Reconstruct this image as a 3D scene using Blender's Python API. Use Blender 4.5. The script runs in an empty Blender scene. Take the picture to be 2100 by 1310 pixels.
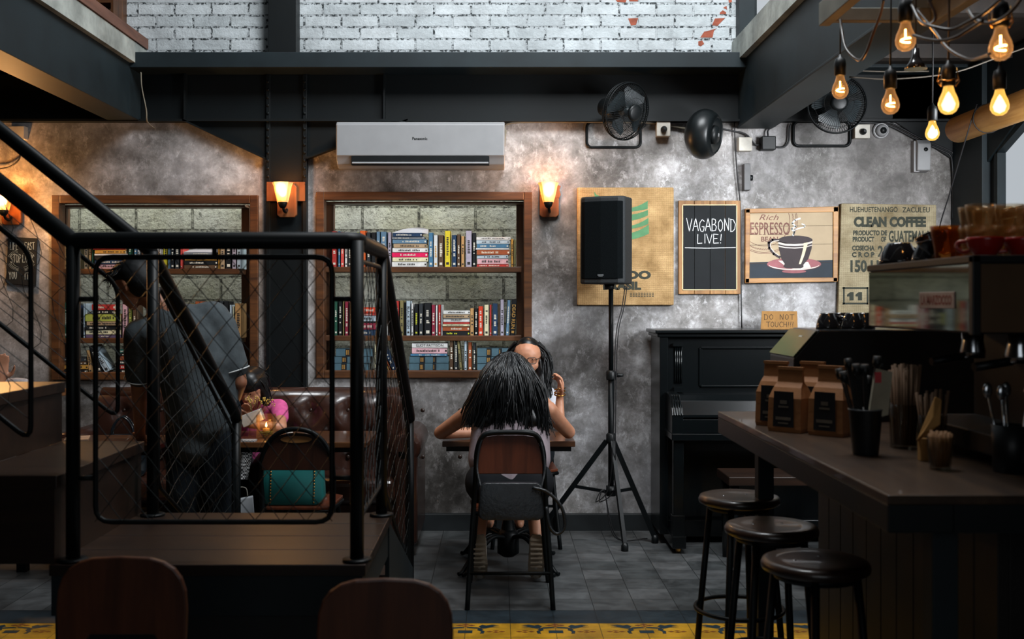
import bpy, bmesh, math, random
from mathutils import Vector, Matrix, noise as mnoise

# ------------------------------------------------------------------ camera, world, light, exposure
S = bpy.context.scene
COL = S.collection
PI = math.pi
FPX, CX, CY, EYE, D = 2200.0, 1020.0, 620.0, 1.45, 6.86      # focal length in pixels of a 2100 wide frame, vanishing point, eye height, back wall

cam_d = bpy.data.cameras.new('camera')
cam = bpy.data.objects.new('camera', cam_d)
COL.objects.link(cam)
cam.location = (0, 0, EYE)
cam.rotation_euler = (PI / 2, 0, 0)
cam_d.sensor_width = 36
cam_d.lens = FPX / 2100 * 36
cam_d.shift_x = (1050 - CX) / 2100
cam_d.shift_y = -(655 - CY) / 2100
cam_d.clip_start = 0.05
cam_d.dof.use_dof = True
cam_d.dof.focus_distance = 6.6
cam_d.dof.aperture_fstop = 3.6
S.camera = cam

S.cycles.transparent_max_bounces = 24
S.view_settings.view_transform = 'Standard'
S.view_settings.look = 'None'
S.view_settings.exposure = 0.0
S.view_settings.gamma = 1.0
S.view_settings.use_curve_mapping = False

wd = bpy.data.worlds.new('sky')
S.world = wd
wd.use_nodes = True
wd.node_tree.nodes['Background'].inputs[0].default_value = (0.55, 0.78, 0.88, 1)
wd.node_tree.nodes['Background'].inputs[1].default_value = 0.018


def area(name, loc, target, sx, sy, power, col, spread=PI):
    d = bpy.data.lights.new(name, 'AREA')
    d.shape = 'RECTANGLE'
    d.size, d.size_y, d.energy, d.color = sx, sy, power, col
    o = bpy.data.objects.new(name, d)
    COL.objects.link(o)
    o.location = loc
    d.spread = spread
    o.rotation_euler = (Vector(target) - Vector(loc)).to_track_quat('-Z', 'Y').to_euler()
    return o


area('clerestory_daylight', (0.85, 4.0, 5.2), (0.75, 6.86, 2.3), 2.1, 1.5, 295, (0.93, 0.97, 1.0))
area('skylight_daylight', (-0.3, 5.2, 5.7), (-0.3, 5.6, 0), 3.0, 1.6, 16, (0.80, 0.92, 1.0))
area('light_well_daylight', (-1.35, 7.17, 2.72), (-1.35, 7.30, 0.8), 3.8, 0.22, 70, (0.98, 1.0, 0.95))
area('side_window_daylight', (2.90, 4.6, 2.15), (1.5, 6.86, 1.9), 1.3, 0.9, 98, (0.92, 0.96, 1.0), 1.9)


area('front_fill_light', (0.2, -1.6, 1.9), (0, 3, 1.0), 2.4, 1.8, 15, (0.9, 0.95, 1.0))  # unseen fill light added behind the camera to lift the dark foreground


def W(px, py, y):
    """the point at depth y seen at pixel px, py"""
    return Vector(((px - CX) / FPX * y, y, EYE - (py - CY) / FPX * y))


def X_(px, y): return (px - CX) / FPX * y
def Z_(py, y): return EYE - (py - CY) / FPX * y


# ------------------------------------------------------------------ materials
def lin(c):
    return c / 12.92 if c <= 0.04045 else ((c + 0.055) / 1.055) ** 2.4


def C(h):
    h = h.lstrip('#')
    return tuple(lin(int(h[i:i + 2], 16) / 255) for i in (0, 2, 4)) + (1,)


MATS = {}


def new_mat(name):
    m = bpy.data.materials.new(name)
    m.use_nodes = True
    nt = m.node_tree
    b = nt.nodes['Principled BSDF']
    return m, nt, b


def node(nt, t, **kw):
    n = nt.nodes.new(t)
    for k, v in kw.items():
        if k in n.inputs.keys():
            n.inputs[k].default_value = v
        else:
            setattr(n, k, v)
    return n


def ramp(nt, src, stops):
    r = nt.nodes.new('ShaderNodeValToRGB')
    e = r.color_ramp.elements
    while len(e) < len(stops):
        e.new(0.5)
    for i, (p, c) in enumerate(stops):
        e[i].position = p
        e[i].color = c if len(c) == 4 else tuple(c) + (1,)
    nt.links.new(src, r.inputs[0])
    return r.outputs[0]


def coords(nt, scale=(1, 1, 1), kind='Object'):
    tc = nt.nodes.new('ShaderNodeTexCoord')
    mp = nt.nodes.new('ShaderNodeMapping')
    mp.inputs['Scale'].default_value = scale
    nt.links.new(tc.outputs[kind], mp.inputs[0])
    return mp.outputs[0]


def mixc(nt, fac, a, b, mode='MIX'):
    n = nt.nodes.new('ShaderNodeMix')
    n.data_type = 'RGBA'
    n.blend_type = mode
    for sock, v in ((n.inputs[0], fac), (n.inputs[6], a), (n.inputs[7], b)):
        if hasattr(v, 'links') or isinstance(v, bpy.types.NodeSocket):
            nt.links.new(v, sock)
        else:
            sock.default_value = v
    return n.outputs[2]


def bump(nt, b, h, strength=0.3, dist=0.02):
    n = nt.nodes.new('ShaderNodeBump')
    n.inputs['Strength'].default_value = strength
    n.inputs['Distance'].default_value = dist
    nt.links.new(h, n.inputs['Height'])
    nt.links.new(n.outputs[0], b.inputs['Normal'])


def noise(nt, vec, scale, detail=6, rough=0.6, dist=0.0):
    n = nt.nodes.new('ShaderNodeTexNoise')
    n.inputs['Scale'].default_value = scale
    n.inputs['Detail'].default_value = detail
    n.inputs['Roughness'].default_value = rough
    n.inputs['Distortion'].default_value = dist
    nt.links.new(vec, n.inputs['Vector'])
    return n.outputs[0]


def M(name, col, rough=0.5, metal=0.0, spec=0.5, var=0.25, vscale=9.0, bmp=0.0, bscale=60.0, coat=0.0, trans=0.0, ior=1.45, sheen=0.0):
    """plain surface with slight mottling"""
    if name in MATS:
        return MATS[name]
    m, nt, b = new_mat(name)
    c = C(col) if isinstance(col, str) else tuple(col) + (1,)
    b.inputs['Roughness'].default_value = rough
    b.inputs['Metallic'].default_value = metal
    b.inputs['Specular IOR Level'].default_value = spec
    b.inputs['Coat Weight'].default_value = coat
    b.inputs['Transmission Weight'].default_value = trans
    b.inputs['IOR'].default_value = ior
    b.inputs['Sheen Weight'].default_value = sheen
    v = coords(nt)
    n = noise(nt, v, vscale, 4)
    lo = tuple(x * (1 - var) for x in c[:3])
    hi = tuple(min(1, x * (1 + var)) for x in c[:3])
    nt.links.new(ramp(nt, n, [(0.3, lo), (0.7, hi)]), b.inputs['Base Color'])
    if bmp:
        bump(nt, b, noise(nt, v, bscale, 5), bmp, 0.01)
    MATS[name] = m
    return m


def wood(name, dark, light, axis='X', rough=0.45, scale=1.0, bmp=0.15, spec=0.4, coat=0.0):
    if name in MATS:
        return MATS[name]
    m, nt, b = new_mat(name)
    sc = {'X': (1.2, 14, 14), 'Y': (14, 1.2, 14), 'Z': (14, 14, 1.2)}[axis]
    v = coords(nt, tuple(s * scale for s in sc))
    n = noise(nt, v, 2.0, 8, 0.65, 0.6)
    n2 = noise(nt, coords(nt), 2.3, 3)
    c1 = ramp(nt, n, [(0.28, C(dark)), (0.72, C(light))])
    c2 = mixc(nt, ramp(nt, n2, [(0.35, (0, 0, 0)), (0.7, (0.5, 0.5, 0.5))]), c1, C(dark))
    nt.links.new(c2, b.inputs['Base Color'])
    b.inputs['Roughness'].default_value = rough
    b.inputs['Specular IOR Level'].default_value = spec
    b.inputs['Coat Weight'].default_value = coat
    bump(nt, b, n, bmp, 0.004)
    MATS[name] = m
    return m


def emit(name, col, strength):
    if name in MATS:
        return MATS[name]
    m, nt, b = new_mat(name)
    e = nt.nodes.new('ShaderNodeEmission')
    e.inputs[0].default_value = C(col) if isinstance(col, str) else tuple(col) + (1,)
    e.inputs[1].default_value = strength
    nt.links.new(e.outputs[0], nt.nodes['Material Output'].inputs[0])
    MATS[name] = m
    return m


def glassy(name, tint, clear=0.8, rough=0.05, glow=None, glow_s=0.0, body=None):
    """thin glass: tinted transparency under a glossy skin"""
    if name in MATS:
        return MATS[name]
    m, nt, b = new_mat(name)
    L = nt.links
    tr = nt.nodes.new('ShaderNodeBsdfTransparent')
    tr.inputs[0].default_value = C(tint)
    b.inputs['Base Color'].default_value = C(body or tint)
    b.inputs['Roughness'].default_value = rough
    if glow:
        b.inputs['Emission Color'].default_value = C(glow)
        b.inputs['Emission Strength'].default_value = glow_s
    lw = nt.nodes.new('ShaderNodeLayerWeight')
    lw.inputs[0].default_value = 0.35
    mr = nt.nodes.new('ShaderNodeMapRange')
    mr.inputs[3].default_value = 1 - clear
    mr.inputs[4].default_value = min(1, 1 - clear + 0.6)
    L.new(lw.outputs[1], mr.inputs[0])
    mx = nt.nodes.new('ShaderNodeMixShader')
    L.new(mr.outputs[0], mx.inputs[0])
    L.new(tr.outputs[0], mx.inputs[1])
    L.new(b.outputs[0], mx.inputs[2])
    L.new(mx.outputs[0], nt.nodes['Material Output'].inputs[0])
    MATS[name] = m
    return m


def plaster_mat():
    m, nt, b = new_mat('trowelled_plaster')
    v = coords(nt)
    n1 = noise(nt, v, 2.1, 11, 0.68, 0.12)
    n2 = noise(nt, v, 8.0, 14, 0.78, 0.25)
    n3 = noise(nt, v, 0.55, 3, 0.5, 0.4)
    n4 = noise(nt, coords(nt, (1.5, 1.5, 1)), 11.0, 14, 0.8, 0.2)
    n5 = noise(nt, v, 1.15, 6, 0.55, 0.3)
    c = ramp(nt, n1, [(0.34, C('#4c4a48')), (0.45, C('#7c7a79')), (0.54, C('#a6a5a7')), (0.66, C('#d2d2d7'))])
    st = ramp(nt, n2, [(0.38, C('#5c5a58')), (0.5, C('#979594')), (0.62, C('#e2e2e6'))])
    c = mixc(nt, 0.38, c, st)
    sc = ramp(nt, n4, [(0.53, (0, 0, 0)), (0.62, (0.55, 0.55, 0.55))])
    c = mixc(nt, sc, c, C('#e4e4e8'))
    c = mixc(nt, 1.0, c, ramp(nt, n5, [(0.38, C('#8a8886')), (0.48, C('#d0d0d0')), (0.58, C('#ffffff'))]), 'MULTIPLY')
    br = ramp(nt, n3, [(0.4, (0, 0, 0)), (0.62, (0.75, 0.75, 0.75))])
    c = mixc(nt, br, c, mixc(nt, 1.0, c, C('#dbd3ca'), 'MULTIPLY'))
    nt.links.new(c, b.inputs['Base Color'])
    b.inputs['Roughness'].default_value = 0.55
    b.inputs['Specular IOR Level'].default_value = 0.3
    bump(nt, b, n2, 0.2, 0.01)
    return m


def brick_mat(name, bw, bh, mort, c1, c2, cm, dark, off=(0, 0), nsc=30, rough=0.7, bstr=0.6):
    m, nt, b = new_mat(name)
    L = nt.links
    tc = nt.nodes.new('ShaderNodeTexCoord')
    sp = nt.nodes.new('ShaderNodeSeparateXYZ')
    cb = nt.nodes.new('ShaderNodeCombineXYZ')
    L.new(tc.outputs['Object'], sp.inputs[0])
    wob = noise(nt, tc.outputs['Object'], 7, 3)
    ad = nt.nodes.new('ShaderNodeMath'); ad.operation = 'MULTIPLY_ADD'
    ad.inputs[1].default_value = 0.016
    L.new(wob, ad.inputs[0]); L.new(sp.outputs[2], ad.inputs[2])
    ax = nt.nodes.new('ShaderNodeMath'); ax.inputs[1].default_value = off[0]
    az = nt.nodes.new('ShaderNodeMath'); az.inputs[1].default_value = off[1]
    L.new(sp.outputs[0], ax.inputs[0]); L.new(ad.outputs[0], az.inputs[0])
    L.new(ax.outputs[0], cb.inputs[0]); L.new(az.outputs[0], cb.inputs[1])
    bt = nt.nodes.new('ShaderNodeTexBrick')
    L.new(cb.outputs[0], bt.inputs['Vector'])
    bt.inputs['Scale'].default_value = 1
    bt.inputs['Brick Width'].default_value = bw
    bt.inputs['Row Height'].default_value = bh
    bt.inputs['Mortar Size'].default_value = mort
    bt.inputs['Mortar Smooth'].default_value = 0.25
    bt.inputs['Color1'].default_value = C(c1)
    bt.inputs['Color2'].default_value = C(c2)
    bt.inputs['Mortar'].default_value = C(cm)
    n = noise(nt, tc.outputs['Object'], nsc, 8, 0.7)
    speck = ramp(nt, n, [(0.48, (0, 0, 0)), (0.55, (1, 1, 1))])
    mm = nt.nodes.new('ShaderNodeMath'); mm.operation = 'MULTIPLY'
    L.new(speck, mm.inputs[0]); L.new(bt.outputs['Fac'], mm.inputs[1])
    c = mixc(nt, mm.outputs[0], bt.outputs[0], C(dark))
    n4 = noise(nt, tc.outputs['Object'], 5, 8, 0.7, 0.5)
    c = mixc(nt, 0.55, c, mixc(nt, 1.0, c, ramp(nt, n4, [(0.3, C('#8d8d8b')), (0.65, C('#ffffff'))]), 'MULTIPLY'))
    L.new(c, b.inputs['Base Color'])
    b.inputs['Roughness'].default_value = rough
    hh = nt.nodes.new('ShaderNodeMath'); hh.operation = 'MULTIPLY_ADD'
    hh.inputs[1].default_value = -1.0
    L.new(bt.outputs['Fac'], hh.inputs[0]); L.new(n, hh.inputs[2])
    bump(nt, b, hh.outputs[0], bstr, 0.02)
    return m


def stone_mat():
    m = brick_mat('rough_concrete_block', 0.385, 0.159, 0.010, '#c2c4ba', '#aeb0a6', '#9a9c90', '#4d4e46', (0.149, 0.12), 34, 0.9, 1.0)
    nt = m.node_tree
    b = nt.nodes['Principled BSDF']
    src = b.inputs['Base Color'].links[0].from_socket
    v = coords(nt)
    pit = ramp(nt, noise(nt, v, 26, 10, 0.8, 0.4), [(0.36, C('#55564c')), (0.48, C('#ffffff'))])
    moss = ramp(nt, noise(nt, v, 1.9, 5, 0.6), [(0.4, (0, 0, 0)), (0.66, (0.6, 0.6, 0.6))])
    c = mixc(nt, 0.8, src, pit, 'MULTIPLY')
    c = mixc(nt, moss, c, mixc(nt, 1.0, c, C('#c9c79a'), 'MULTIPLY'))
    nt.links.new(c, b.inputs['Base Color'])
    return m


def tile_mat(name, tw, th, off, c1, c2, cm, rough=0.42):
    m, nt, b = new_mat(name)
    L = nt.links
    tc = nt.nodes.new('ShaderNodeTexCoord')
    mp = nt.nodes.new('ShaderNodeMapping')
    mp.inputs['Location'].default_value = (off[0], off[1], 0)
    L.new(tc.outputs['Object'], mp.inputs[0])
    bt = nt.nodes.new('ShaderNodeTexBrick')
    bt.offset = 0.0
    L.new(mp.outputs[0], bt.inputs['Vector'])
    bt.inputs['Scale'].default_value = 1
    bt.inputs['Brick Width'].default_value = tw
    bt.inputs['Row Height'].default_value = th
    bt.inputs['Mortar Size'].default_value = 0.0018
    bt.inputs['Mortar Smooth'].default_value = 0.1
    bt.inputs['Color1'].default_value = C(c1)
    bt.inputs['Color2'].default_value = C(c2)
    bt.inputs['Mortar'].default_value = C(cm)
    n = noise(nt, tc.outputs['Object'], 6, 8, 0.65, 0.4)
    c = mixc(nt, 1.0, bt.outputs[0], ramp(nt, n, [(0.3, C('#8a8a8a')), (0.7, C('#ffffff'))]), 'MULTIPLY')
    L.new(c, b.inputs['Base Color'])
    rr = nt.nodes.new('ShaderNodeMapRange')
    rr.inputs[3].default_value = rough - 0.12
    rr.inputs[4].default_value = rough + 0.14
    L.new(n, rr.inputs[0]); L.new(rr.outputs[0], b.inputs['Roughness'])
    bump(nt, b, bt.outputs['Fac'], 0.2, -0.003)
    return m


def burlap_mat(name, col, col2):
    m, nt, b = new_mat(name)
    v = coords(nt, (1, 1, 1))
    w1 = nt.nodes.new('ShaderNodeTexWave'); w1.bands_direction = 'X'
    w2 = nt.nodes.new('ShaderNodeTexWave'); w2.bands_direction = 'Z'
    for w in (w1, w2):
        w.inputs['Scale'].default_value = 52
        w.inputs['Distortion'].default_value = 2.5
        nt.links.new(v, w.inputs[0])
    mm = mixc(nt, 0.5, w1.outputs[0], w2.outputs[0])
    n = noise(nt, v, 7, 6)
    n2 = noise(nt, coords(nt, (3, 3, 40)), 3, 6)
    c = ramp(nt, mm, [(0.2, C(col2)), (0.6, C(col))])
    c = mixc(nt, 1.0, c, ramp(nt, n, [(0.3, C('#b4aca0')), (0.7, C('#ffffff'))]), 'MULTIPLY')
    c = mixc(nt, 0.25, c, ramp(nt, n2, [(0.3, C('#a69c8c')), (0.6, C('#ffffff'))]), 'MULTIPLY')
    nt.links.new(c, b.inputs['Base Color'])
    b.inputs['Roughness'].default_value = 0.9
    b.inputs['Specular IOR Level'].default_value = 0.15
    bump(nt, b, mm, 0.5, 0.004)
    return m


def check_mat(name, a, bcol, scale):
    m, nt, b = new_mat(name)
    k = nt.nodes.new('ShaderNodeTexChecker')
    k.inputs['Scale'].default_value = scale
    k.inputs[1].default_value = C(a)
    k.inputs[2].default_value = C(bcol)
    nt.links.new(coords(nt), k.inputs[0])
    nt.links.new(k.outputs[0], b.inputs['Base Color'])
    b.inputs['Roughness'].default_value = 0.85
    return m


BLACK = M('black_painted_steel', (0.0012, 0.0023, 0.0028), 0.46, 0, 0.22, 0.3)
BEAM = M('dark_painted_beam', (0.0085, 0.0145, 0.0175), 0.55, 0, 0.3, 0.3, 3)
WEB = M('black_web_plate', (0.0018, 0.0034, 0.0041), 0.5, 0, 0.3, 0.3, 3)
PLASTER = plaster_mat()
CONC = M('cast_concrete', '#8f948f', 0.75, 0, 0.3, 0.4, 5, 0.2, 30)
DKWOOD = wood('dark_stair_wood', '#150d09', '#2e1e15', 'X', 0.38, 0.8)
FRAMEW = wood('teak_frame_wood', '#2c180c', '#68401f', 'X', 0.5)
FRAMEV = wood('teak_upright_wood', '#2c180c', '#68401f', 'Z', 0.5)
SCONW = wood('sconce_wood', '#653a1e', '#945d34', 'Z', 0.45)
WHITE_P = M('white_plastic', '#888889', 0.4, 0, 0.5, 0.05)
BLACK_P = M('black_plastic', (0.003, 0.0042, 0.0046), 0.45, 0, 0.35, 0.2)
CHROME = M('chrome', '#b8bcc0', 0.18, 1.0, 0.5, 0.05)
BRASS = M('brass', '#b98a4a', 0.3, 1.0, 0.5, 0.1)
WIREB = M('dull_ceiling_wire', '#2e2820', 0.6, 0, 0.3, 0.1)
CABLE = M('black_cable', (0.010, 0.010, 0.011), 0.5, 0, 0.4, 0.1)
CABLEW = M('pale_cable', '#6d6658', 0.6, 0, 0.4, 0.1)
CEILM = wood('dark_ceiling_boards', '#120d0a', '#2a1f17', 'Y', 0.6, 0.5)


# ------------------------------------------------------------------ mesh builder
class MB:
    def __init__(self):
        self.v, self.f, self.m, self.s = [], [], [], []

    def add(self, vs, fs, mat=0, smooth=False):
        o = len(self.v)
        self.v += [tuple(x) for x in vs]
        for f in fs:
            self.f.append([i + o for i in f])
            self.m.append(mat)
            self.s.append(smooth)
        return self

    def box(self, x0, x1, y0, y1, z0, z1, mat=0):
        vs = [(x, y, z) for x in (x0, x1) for y in (y0, y1) for z in (z0, z1)]
        return self.add(vs, [(0, 1, 3, 2), (4, 6, 7, 5), (0, 4, 5, 1), (2, 3, 7, 6), (0, 2, 6, 4), (1, 5, 7, 3)], mat)

    def obox(self, c, ax, ay, az, mat=0):
        """box with centre c and half axes ax, ay, az"""
        c, ax, ay, az = Vector(c), Vector(ax), Vector(ay), Vector(az)
        vs = [c + ax * i + ay * j + az * k for i in (-1, 1) for j in (-1, 1) for k in (-1, 1)]
        return self.add(vs, [(0, 1, 3, 2), (4, 6, 7, 5), (0, 4, 5, 1), (2, 3, 7, 6), (0, 2, 6, 4), (1, 5, 7, 3)], mat)

    def bar(self, a, b, w, h, mat=0, up=(0, 0, 1)):
        a, b = Vector(a), Vector(b)
        d = (b - a)
        L = d.length / 2
        d.normalize()
        u = Vector(up)
        if abs(d.dot(u)) > 0.98:
            u = Vector((0, 1, 0))
        s = d.cross(u).normalized()
        u = s.cross(d)
        return self.obox((a + b) / 2, d * L, s * (w / 2), u * (h / 2), mat)

    def tube(self, pts, r, seg=8, mat=0, closed=False, caps=True):
        pts = [Vector(p) for p in pts]
        n = len(pts)
        rs = r if isinstance(r, (list, tuple)) else [r] * n
        rings = []
        prev = None
        for i, p in enumerate(pts):
            if closed:
                t = pts[(i + 1) % n] - pts[i - 1]
            else:
                t = pts[min(i + 1, n - 1)] - pts[max(i - 1, 0)]
            if t.length < 1e-9:
                t = Vector((0, 0, 1))
            t.normalize()
            if prev is None:
                u = Vector((0, 0, 1)) if abs(t.z) < 0.9 else Vector((1, 0, 0))
                a = t.cross(u).normalized()
            else:
                a = (prev - t * prev.dot(t))
                a = a.normalized() if a.length > 1e-6 else t.orthogonal().normalized()
            prev = a
            bb = t.cross(a)
            rings.append([p + (a * math.cos(2 * PI * k / seg) + bb * math.sin(2 * PI * k / seg)) * rs[i] for k in range(seg)])
        vs = [q for ring in rings for q in ring]
        fs = []
        m = n if closed else n - 1
        for i in range(m):
            j = (i + 1) % n
            for k in range(seg):
                l = (k + 1) % seg
                fs.append((i * seg + k, i * seg + l, j * seg + l, j * seg + k))
        self.add(vs, fs, mat, True)
        if caps and not closed:
            o = len(self.v) - len(vs)
            self.f.append([o + k for k in range(seg)][::-1]); self.m.append(mat); self.s.append(False)
            self.f.append([o + (n - 1) * seg + k for k in range(seg)]); self.m.append(mat); self.s.append(False)
        return self

    def lathe(self, prof, seg=24, mat=0, c=(0, 0, 0), axis=(0, 0, 1), smooth=True):
        """prof: list of (radius, height) along axis from c"""
        c, ax = Vector(c), Vector(axis).normalized()
        a = ax.orthogonal().normalized()
        b = ax.cross(a)
        vs, fs = [], []
        for r, h in prof:
            for k in range(seg):
                t = 2 * PI * k / seg
                vs.append(c + ax * h + (a * math.cos(t) + b * math.sin(t)) * r)
        for i in range(len(prof) - 1):
            for k in range(seg):
                l = (k + 1) % seg
                fs.append((i * seg + k, i * seg + l, (i + 1) * seg + l, (i + 1) * seg + k))
        self.add(vs, fs, mat, smooth)
        o = len(self.v) - len(vs)
        if prof[0][0] > 1e-5:
            self.f.append([o + k for k in range(seg)][::-1]); self.m.append(mat); self.s.append(False)
        if prof[-1][0] > 1e-5:
            self.f.append([o + (len(prof) - 1) * seg + k for k in range(seg)]); self.m.append(mat); self.s.append(False)
        return self

    def ball(self, c, r, mat=0, seg=16, rings=10):
        r = (r, r, r) if isinstance(r, (int, float)) else r
        vs, fs = [], []
        for i in range(rings + 1):
            t = PI * i / rings
            for k in range(seg):
                p = 2 * PI * k / seg
                vs.append((c[0] + r[0] * math.sin(t) * math.cos(p), c[1] + r[1] * math.sin(t) * math.sin(p), c[2] + r[2] * math.cos(t)))
        for i in range(rings):
            for k in range(seg):
                l = (k + 1) % seg
                fs.append((i * seg + k, (i + 1) * seg + k, (i + 1) * seg + l, i * seg + l))
        return self.add(vs, fs, mat, True)

    def prism(self, poly, y0, y1, mat=0, plane='XZ'):
        """polygon in a plane, extruded along the third axis from y0 to y1"""
        def P(u, v, w):
            return {'XZ': (u, w, v), 'XY': (u, v, w), 'YZ': (w, u, v)}[plane]
        n = len(poly)
        vs = [P(u, v, y0) for u, v in poly] + [P(u, v, y1) for u, v in poly]
        fs = [tuple(range(n)), tuple(range(2 * n - 1, n - 1, -1))]
        fs += [(i, i + n, (i + 1) % n + n, (i + 1) % n) for i in range(n)]
        return self.add(vs, fs, mat)

    def flat(self, poly, y, mat=0):
        """thin painted shape on a board that faces the room"""
        return self.prism(poly, y, y + 0.0008, mat)

    def stroke(self, pts, w, y, mat=0):
        """a painted line of width w on a board"""
        for (a, b), (c, d) in zip(pts[:-1], pts[1:]):
            l = math.hypot(c - a, d - b)
            if l < 1e-6:
                continue
            nx, ny = -(d - b) / l * w / 2, (c - a) / l * w / 2
            ex, ey = (c - a) / l * w / 3, (d - b) / l * w / 3
            self.flat([(a - ex + nx, b - ey + ny), (a - ex - nx, b - ey - ny), (c + ex - nx, d + ey - ny), (c + ex + nx, d + ey + ny)], y, mat)
        return self

    def xf(self, mat4):
        self.v = [tuple(mat4 @ Vector(p)) for p in self.v]
        return self

    def build(self, name, mats, parent=None, loc=(0, 0, 0), rz=0, bev=0, seg=2, sub=0, rot=None):
        me = bpy.data.meshes.new(name)
        me.from_pydata(self.v, [], self.f)
        for mt in (mats if isinstance(mats, (list, tuple)) else [mats]):
            me.materials.append(mt)
        me.polygons.foreach_set('material_index', self.m)
        me.polygons.foreach_set('use_smooth', self.s)
        bm = bmesh.new(); bm.from_mesh(me)
        bmesh.ops.recalc_face_normals(bm, faces=bm.faces)
        bm.to_mesh(me); bm.free()
        me.update()
        o = bpy.data.objects.new(name, me)
        COL.objects.link(o)
        o.location = loc
        o.rotation_euler = rot if rot else (0, 0, rz)
        if parent:
            o.parent = parent
        if bev:
            md = o.modifiers.new('edge', 'BEVEL')
            md.width, md.segments, md.limit_method, md.angle_limit = bev, seg, 'ANGLE', 0.7
        if sub:
            md = o.modifiers.new('smooth', 'SUBSURF')
            md.levels = md.render_levels = sub
        return o


def tag(o, label, cat, group=None):
    o['label'] = label
    o['category'] = cat
    if group:
        o['group'] = group
    return o


def thing(name, label, cat, loc=(0, 0, 0), rz=0, group=None, rot=None):
    o = bpy.data.objects.new(name, None)
    COL.objects.link(o)
    o.empty_display_size = 0.1
    o.location = loc
    o.rotation_euler = rot if rot else (0, 0, rz)
    return tag(o, label, cat, group)


def struct(o):
    o['kind'] = 'structure'
    return o


def dup(root, loc=None, rz=None, label=None, group=None, rot=None):
    r = root.copy()
    COL.objects.link(r)
    if loc is not None:
        r.location = loc
    if rz is not None:
        r.rotation_euler = (0, 0, rz)
    if rot is not None:
        r.rotation_euler = rot
    if label:
        r['label'] = label
    if group:
        r['group'] = group
    for ch in list(root.children):
        c = ch.copy(); COL.objects.link(c); c.parent = r
        for g in list(ch.children):
            d = g.copy(); COL.objects.link(d); d.parent = c
    return r


def arc(c, r, a0, a1, n=8, plane='XZ'):
    out = []
    for i in range(n + 1):
        t = a0 + (a1 - a0) * i / n
        u, v = r * math.cos(t), r * math.sin(t)
        out.append((c[0] + u, c[1], c[2] + v) if plane == 'XZ' else ((c[0] + u, c[1] + v, c[2]) if plane == 'XY' else (c[0], c[1] + u, c[2] + v)))
    return out


def rrect(x0, x1, z0, z1, r, n=6):
    p = []
    for cx, cz, a in ((x1 - r, z1 - r, 0), (x0 + r, z1 - r, PI / 2), (x0 + r, z0 + r, PI), (x1 - r, z0 + r, 1.5 * PI)):
        for i in range(n + 1):
            t = a + PI / 2 * i / n
            p.append((cx + r * math.cos(t), cz + r * math.sin(t)))
    return p


def smooth_path(pts, n=8):
    """Catmull-Rom through the points"""
    P = [Vector(p) for p in pts]
    P = [P[0] * 2 - P[1]] + P + [P[-1] * 2 - P[-2]]
    out = []
    for i in range(1, len(P) - 2):
        for k in range(n):
            t = k / n
            a, b, c, d = P[i - 1], P[i], P[i + 1], P[i + 2]
            out.append(0.5 * ((2 * b) + (c - a) * t + (2 * a - 5 * b + 4 * c - d) * t * t + (3 * b - a - 3 * c + d) * t ** 3))
    out.append(P[-2])
    return out


def text2d(mb, s, size, u0, v0, y, mat=0, bold=0.0, xs=1.0, align='CENTER', shear=0.0, width=None, axis=None):
    """letters in the built-in face, laid on a board at depth y; u along x, v along z (or through axis(u, v))"""
    cu = bpy.data.curves.new('t', 'FONT')
    cu.body = s
    cu.size = size
    cu.align_x = align
    cu.offset = bold
    cu.shear = shear
    cu.resolution_u = 3
    cu.fill_mode = 'FRONT'
    o = bpy.data.objects.new('t', cu)
    COL.objects.link(o)
    dg = bpy.context.evaluated_depsgraph_get()
    me = bpy.data.meshes.new_from_object(o.evaluated_get(dg))
    vs = [(p.co.x * xs, p.co.y) for p in me.vertices]
    if width and vs:
        lo, hi = min(a for a, b in vs), max(a for a, b in vs)
        k = width / (hi - lo)
        mid = (lo + hi) / 2
        vs = [((a - mid) * k, b) for a, b in vs]
    fs = [tuple(p.vertices) for p in me.polygons]
    if axis:
        mb.add([axis(u0 + a, v0 + b) for a, b in vs], fs, mat)
    else:
        mb.add([(u0 + a, y, v0 + b) for a, b in vs], fs, mat)
    COL.objects.unlink(o)
    bpy.data.objects.remove(o)
    bpy.data.curves.remove(cu)
    bpy.data.meshes.remove(me)
    return mb


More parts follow.
